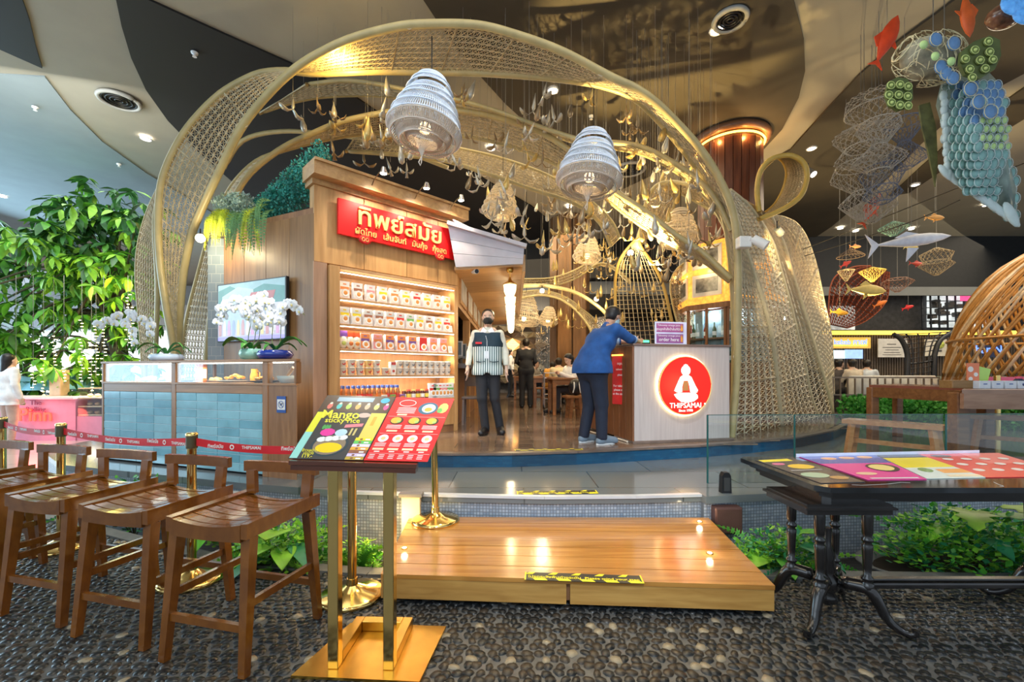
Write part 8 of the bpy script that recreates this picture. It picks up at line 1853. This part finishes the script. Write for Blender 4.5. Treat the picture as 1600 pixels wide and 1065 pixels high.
fish('small red and white fish near the hall bulkhead',1322,412,7.6,.22,0,-.5,(.85,.08,.05));fish('bright red fish above the dark lattice',1419,480,10,.28,0,-.3,(.70,.02,.03));fish('orange fish beside the rust red net',1376,474,10,.34,0,-.4,(.85,.22,.03));fish('amber fish low behind the rattan tower',1312,488,10,.42,0,.1,(.85,.42,.03));fish('yellow green woven fish above the food hall',1355,453,9,.8,0,.05,(.55,.42,.12));fish('brown ornate fish above the white whale',1461,340,8.5,.38,0,0,(.45,.22,.05))
fish('dark red fish right of the small star net',1433,412,10,.34,0,.1,(.35,.03,.02));fish('dull yellow fish under the white whale',1424,386,9,.3,0,0,(.5,.4,.12));fish('small orange fish near the thin wires',1337,385,10,.26,0,0,(.75,.32,.1))
fish('long white whale sculpture above the food hall',1424,376,7.0,1.30,0,-.13,(.75,.78,.92),'hanging_whale','whale sculpture',fat=.5)
# net traps
netm=M('white_net',(.50,.47,.42),.7);ntb=M('blue_net',(.16,.20,.30),.7)
def net(lab,px,py,d,prof,mat=netm,nn=18,grp=None):
    c=P(px,py,d);t=thing('net_trap',lab,'net lantern',tuple(c));g=MB();pr_=[]
    for (r0,z0),(r1,z1) in zip(prof,prof[1:]):
        st_=max(1,int(abs(z1-z0)/.06)+1)
        for k in range(st_):u=k/st_;pr_.append((r0+(r1-r0)*u,z0+(z1-z0)*u))
    pr_.append(prof[-1]);G_=[[V3((r*math.cos(6.283*(i+.5*(j % 2))/nn),r*math.sin(6.283*(i+.5*(j % 2))/nn),z)) for i in range(nn)] for j,(r,z) in enumerate(pr_)]
    for j in range(len(G_)-1):
        for i in range(nn):k=(i+1) % nn if j % 2 else (i-1) % nn;g.tube([G_[j][i],G_[j+1][i]],.004,3);g.tube([G_[j][i],G_[j+1][k]],.004,3)
    g.build('netting',mat,t,local=True)['kind']='stuff'
    for r,z in prof[::2]:
        if r>.05:g=MB();g.tube([(r*math.cos(k*.2618),r*math.sin(k*.2618),z) for k in range(24)],.007,4,True);g.build('hoop',mat,t,local=True)
    g=MB();g.tube([(0,0,prof[0][1]),(0,0,CZ-c.z)],.004,3);g.build('cord',wirem,t,local=True)
net('wide pale net trap at the top of the hanging net cluster',1368,160,6.2,[(.12,.12),(.34,.06),(.36,-.12),(.14,-.3),(.10,-.34)]);net('brown rimmed net trap in the middle left of the cluster',1350,210,6.0,[(.10,.12),(.36,.0),(.22,-.18),(.34,-.34),(.10,-.42)]);net('hourglass net trap with white mouth in the cluster centre',1373,225,5.8,[(.22,.28),(.24,.20),(.08,-.02),(.30,-.22),(.12,-.36)]);net('dark hourglass net trap right in the cluster',1413,215,5.9,[(.20,.22),(.22,.16),(.06,-.06),(.26,-.30),(.08,-.42)],ntb)
net('large pale net trap low left in the cluster',1345,278,6.2,[(.30,.18),(.36,.02),(.10,-.2),(.26,-.36),(.05,-.6)]);net('grey blue net trap below the hourglass traps',1378,282,6.0,[(.20,.18),(.26,.1),(.16,-.1),(.22,-.2),(.10,-.3)],ntb);net('small diamond net trap at the cluster bottom',1362,325,6.4,[(.05,.15),(.30,.0),(.05,-.22)]);
net('pale net lantern right of the white whale',1463,405,9.5,[(.04,.25),(.28,.12),(.22,-.05),(.3,-.12),(.04,-.35)],M('straw_net',(.45,.36,.22),.7));net('teal star shaped net near the whale tail',1396,358,9,[(.03,.16),(.26,.03),(.05,-.14)],M('teal_net',(.12,.25,.22),.7));net('yellow paper kite net near the hall bulkhead',1363,426,9.5,[(.03,.12),(.24,.04),(.03,-.2)],M('yellow_net',(.6,.48,.12),.7));net('tiny cream net lantern under the small red fish',1322,424,9,[(.03,.05),(.15,.02),(.02,-.2)],M('cream_net',(.7,.6,.4),.7));net('brown tent shaped net near the hall bulkhead',1329,398,9.5,[(.02,.14),(.25,-.02),(.25,-.04)],M('brown_net',(.12,.08,.05),.7));net('brown net lantern at the right of the food hall ceiling',1402,442,10.5,[(.2,.1),(.32,.02),(.04,-.22)],M('rose_net',(.35,.2,.14),.7))
# turtle
TD=3.9
tu=thing('hanging_turtle','large hanging sea creature with woven head, eyed fins and scaled blue green body','turtle sculpture',tuple(P(1500,180,TD)))
hw_=M('wire_cream',(.66,.60,.38),.5);hc=P(1452,92,TD);rt2=random.Random(9);g=MB()
def onell(c,r,a,b):return c+V3((r[0]*math.cos(a)*math.cos(b),r[1]*math.sin(a)*math.cos(b),r[2]*math.sin(b)))
HR=(.29,.22,.20);Rh=Matrix.Rotation(.35,3,'Y')
def hp(a,b,r=HR):v=V3((r[0]*math.cos(a)*math.cos(b),r[1]*math.sin(a)*math.cos(b),r[2]*math.sin(b)));return hc+Rh@v
for k in range(150):
    a=rt2.uniform(0,6.283);b=rt2.uniform(-1.3,1.3);da=rt2.uniform(-.9,.9);db=rt2.uniform(-.7,.7);g.tube([hp(a+da*u,b+db*u) for u in (0,.33,.66,1)],.0035,3)
g.build('woven_head',hw_,tu)['kind']='stuff'
g=MB();q=[hp(math.pi+.0+.5*math.cos(k*.6283),.5*math.sin(k*.6283)) for k in range(10)];g.tube(q,.008,5,True);g.build('snout_ring',hw_,tu)
g=MB();g.ell(hc,(.24,.17,.16),16,10,Rh);g.build('head_core',M('head_core',(.28,.27,.20),.6,var=.5,scale=12),tu)
bs=M('scale_blue',(.12,.26,.50),.35);ts=M('scale_teal',(.22,.42,.40),.4,var=.2);gs_=M('scale_green',(.50,.72,.28),.4);ws=M('scale_pale',(.55,.66,.66),.4)
def bodyP(px,py,dd=0):return P(px,py,TD+dd)
# scaled carapace: a thick curved shell
out=[(1470,130),(1505,110),(1545,112),(1566,135),(1574,190),(1580,250),(1589,300),(1586,346),(1560,335),(1535,312),(1505,298),(1488,275),(1478,240),(1472,200),(1462,165)]
g=MB();ctr=bodyP(1528,215,.0);n=len(out);R0_=[bodyP(a,b,.12) for a,b in out];R1_=[p_.lerp(bodyP(1528,215,-.04),.45)+V3((0,-.06,0)) for p_ in R0_];Rb=[p_.lerp(bodyP(1528,215,.4),.45)+V3((0,.1,0)) for p_ in R0_]
g.add(R0_+R1_+Rb+[bodyP(1528,215,-.14),bodyP(1528,215,.42)],[(i,(i+1) % n,n+(i+1) % n,n+i) for i in range(n)]+[(n+i,n+(i+1) % n,3*n) for i in range(n)]+[((i+1) % n,i,2*n+i,2*n+(i+1) % n) for i in range(n)]+[(2*n+(i+1) % n,2*n+i,3*n+1) for i in range(n)],True);g.build('shell_core',M('shell_core',(.20,.27,.24),.5,var=.35,scale=8),tu)
def disc3(par,nm,px,py,r,mat,dd=-.15,asp=1.3,ang=0,ring=None,pupil=None):
    c=P(px,py,TD+dd);g=MB();g.X=Matrix.Translation(c)@RI(ang,4,'Y')@RI(math.pi/2,4,'X');rr=r/F*TD;g.lathe([(rr,0),(rr*.8,.012),(rr*.3,.018)],(0,0,0),12,1,asp);o=g.build(nm,mat,par)
    if ring:g=MB();g.X=Matrix.Translation(c+V3((0,-.012,0)))@RI(ang,4,'Y')@RI(math.pi/2,4,'X');g.tube([(rr*math.cos(k*.5236),rr*asp*math.sin(k*.5236),0) for k in range(12)],.0035,4,True);g.build('rim',ring,o)
    if pupil:g=MB();g.X=Matrix.Translation(c+V3((0,-.02,0)))@RI(ang,4,'Y')@RI(math.pi/2,4,'X');g.lathe([(rr*.45,0),(rr*.4,.008)],(0,0,0),10,1,asp);g.build('eye_spot',pupil,o)
cnt=0
for j in range(16):
    for i in range(10):
        px=1476+i*11.5+(j % 2)*5.5;py=135+j*13.5
        if not inpoly(px,py,out):continue
        u=(px-1476)/110;rt_=rt2.random()
        if px<1485+.0*(py):mt=ws
        elif 180<py<235 and px>1530:mt=gs_
        elif py<190 and rt_<.6:mt=bs
        else:mt=ts
        k=math.hypot((px-1528)/60,(py-215)/125);dd=-.20+.32*min(1,k)**1.5
        disc3(tu,'scale',px,py,7 if mt is not gs_ else 4.5,mt,dd,1.35,.35,ring=ws)
for k in range(10):a=V3((1478+k*11.5,270+k*8.0,0));g=MB();c=P(a.x,a.y,TD+.02);g.ell(c,(.035,.018,.10),10,6,Matrix.Rotation(-.75,3,'Y'));g.build('edge_feather',ws,tu)
for k in range(12):g=MB();c=P(1474+1.5*(k % 2)+k*.6,150+k*11,TD+.02);g.ell(c,(.035,.02,.05),10,6);g.build('edge_feather',ws,tu)
g=MB();g.ell(P(1580,335,TD),(.05,.02,.13),10,6,Matrix.Rotation(-.5,3,'Y'));g.build('edge_feather',ws,tu)
for (px,py) in ((1462,62),(1490,68),(1470,105),(1478,115),(1488,122),(1515,140),(1528,160),(1546,175)):disc3(tu,'blue_scale',px,py,10,bs,-.22,1.1,.3,ring=hw_)
for (px,py) in ((1461,88),(1486,96),(1443,70)):disc3(tu,'green_scale',px,py,6,gs_,-.24,1.1,.3)
for nm,pts,lab in (('front_fin',[(1388,128),(1400,122),(1416,124),(1424,138),(1425,155),(1416,170),(1402,174),(1388,165),(1382,148)],0),('rear_fin',[(1500,82),(1520,66),(1545,57),(1560,64),(1562,88),(1552,110),(1528,125),(1506,118),(1498,100)],1)):
    pv=[P(a,b,TD-.2 if lab else TD-.1) for a,b in pts];c=sum(pv,V3())/len(pv);g=MB();n=len(pv);g.add([q+V3((0,.012,0)) for q in pv]+[q-V3((0,.012,0)) for q in pv],[tuple(range(n)),tuple(range(2*n-1,n-1,-1))]+[(i,i+n,(i+1) % n+n,(i+1) % n) for i in range(n)]);o=g.build(nm,M('fin_green',(.10,.13,.035),.5,var=.3),tu)
    cc=P(1403,148,TD) if not lab else P(1530,92,TD)
    cells=[(1391,134),(1405,133),(1418,136),(1388,149),(1403,149),(1417,151),(1392,161),(1405,165),(1418,166)] if not lab else [(1543,66),(1522,79),(1545,82),(1507,93),(1530,95),(1550,94),(1514,109),(1538,108),(1518,122)]
    for (a,b) in cells:
        g=MB();q=P(a,b,TD-.22 if lab else TD-.12);g.X=Matrix.Translation(q)@RI(math.pi/2,4,'X');g.lathe([(.036,0),(.030,.010)],(0,0,0),14);e=g.build('eye_disc',M('disc_dark',(.16,.22,.05),.4),o);g=MB();g.X=Matrix.Translation(q+V3((0,-.010,0)))@RI(math.pi/2,4,'X');g.tube([(.033*math.cos(k*.5236),.033*math.sin(k*.5236),0) for k in range(12)],.0035,4,True);g.lathe([(.014,0),(.010,.008)],(0,0,0),10);g.build('eye_ring',M('disc_lime',(.62,.72,.25),.4),o)
g=MB();pts=[(1435,165),(1452,160),(1462,200),(1464,250),(1461,292),(1450,240),(1440,200)];pv=[P(a,b,TD+.1) for a,b in pts];n=len(pv);g.add([q+V3((0,.007,0)) for q in pv]+[q-V3((0,.007,0)) for q in pv],[tuple(range(n)),tuple(range(2*n-1,n-1,-1))]+[(i,i+n,(i+1) % n+n,(i+1) % n) for i in range(n)]);g.build('lower_fin',M('fin_dark',(.10,.10,.03),.6,var=.4,scale=14),tu)
for px,py in ((1422,0),(1458,45)):g=MB();a=P(1458,45,TD);g.tube([(a.x+(.1 if px<1450 else 0),a.y,a.z-.05),(a.x+(.1 if px<1450 else 0),a.y,CZ)],.005,4);g.build('cord',wirem,tu)
# brown and blue shapes at the top right corner
t=thing('hanging_shell','glossy brown spiral shell hanging at the top right corner','shell sculpture',tuple(P(1570,25,4.2)));g=MB();g.ell(P(1570,25,4.2),(.15,.12,.11),18,12);g.build('shell_body',M('shell_brown',(.16,.07,.04),.2,var=.5,scale=20,coat=.4),t);g=MB();a=P(1570,10,4.2);g.tube([(a.x,a.y,a.z),(a.x,a.y,CZ)],.004,4);g.build('cord',wirem,t)
t=thing('hanging_flower','bright blue translucent petals hanging at the top right corner','flower sculpture',tuple(P(1592,10,4.0)))
for (a,b,r) in ((1585,6,.13),(1602,22,.12),(1605,2,.14)):g=MB();g.ell(P(a,b,4.0),(r,.03,r*.8),16,8);g.build('petal',M('petal_blue',(.10,.35,.85),.3,emit=.25,var=.3,scale=25),t)
g=MB();a=P(1598,0,4.0);g.tube([(a.x,a.y,a.z),(a.x,a.y,CZ)],.004,4);g.build('cord',wirem,t)
# thin cables under the right ceiling
for i,(pts) in enumerate((((1240,395,9),(1350,352,8),(1480,300,7),(1600,255,6)),((1240,405,9),(1360,368,8),(1440,340,7.5),(1500,312,7)))):
    g=MB();g.tube(curve([P(*q) for q in pts],20),.009,4);tag(g.build('ceiling_cable',M('cable_dark',(.012,.010,.009),.8)),['long dark cable slung under the right ceiling, upper','dark cable slung under the right ceiling, lower'][i],'cable')
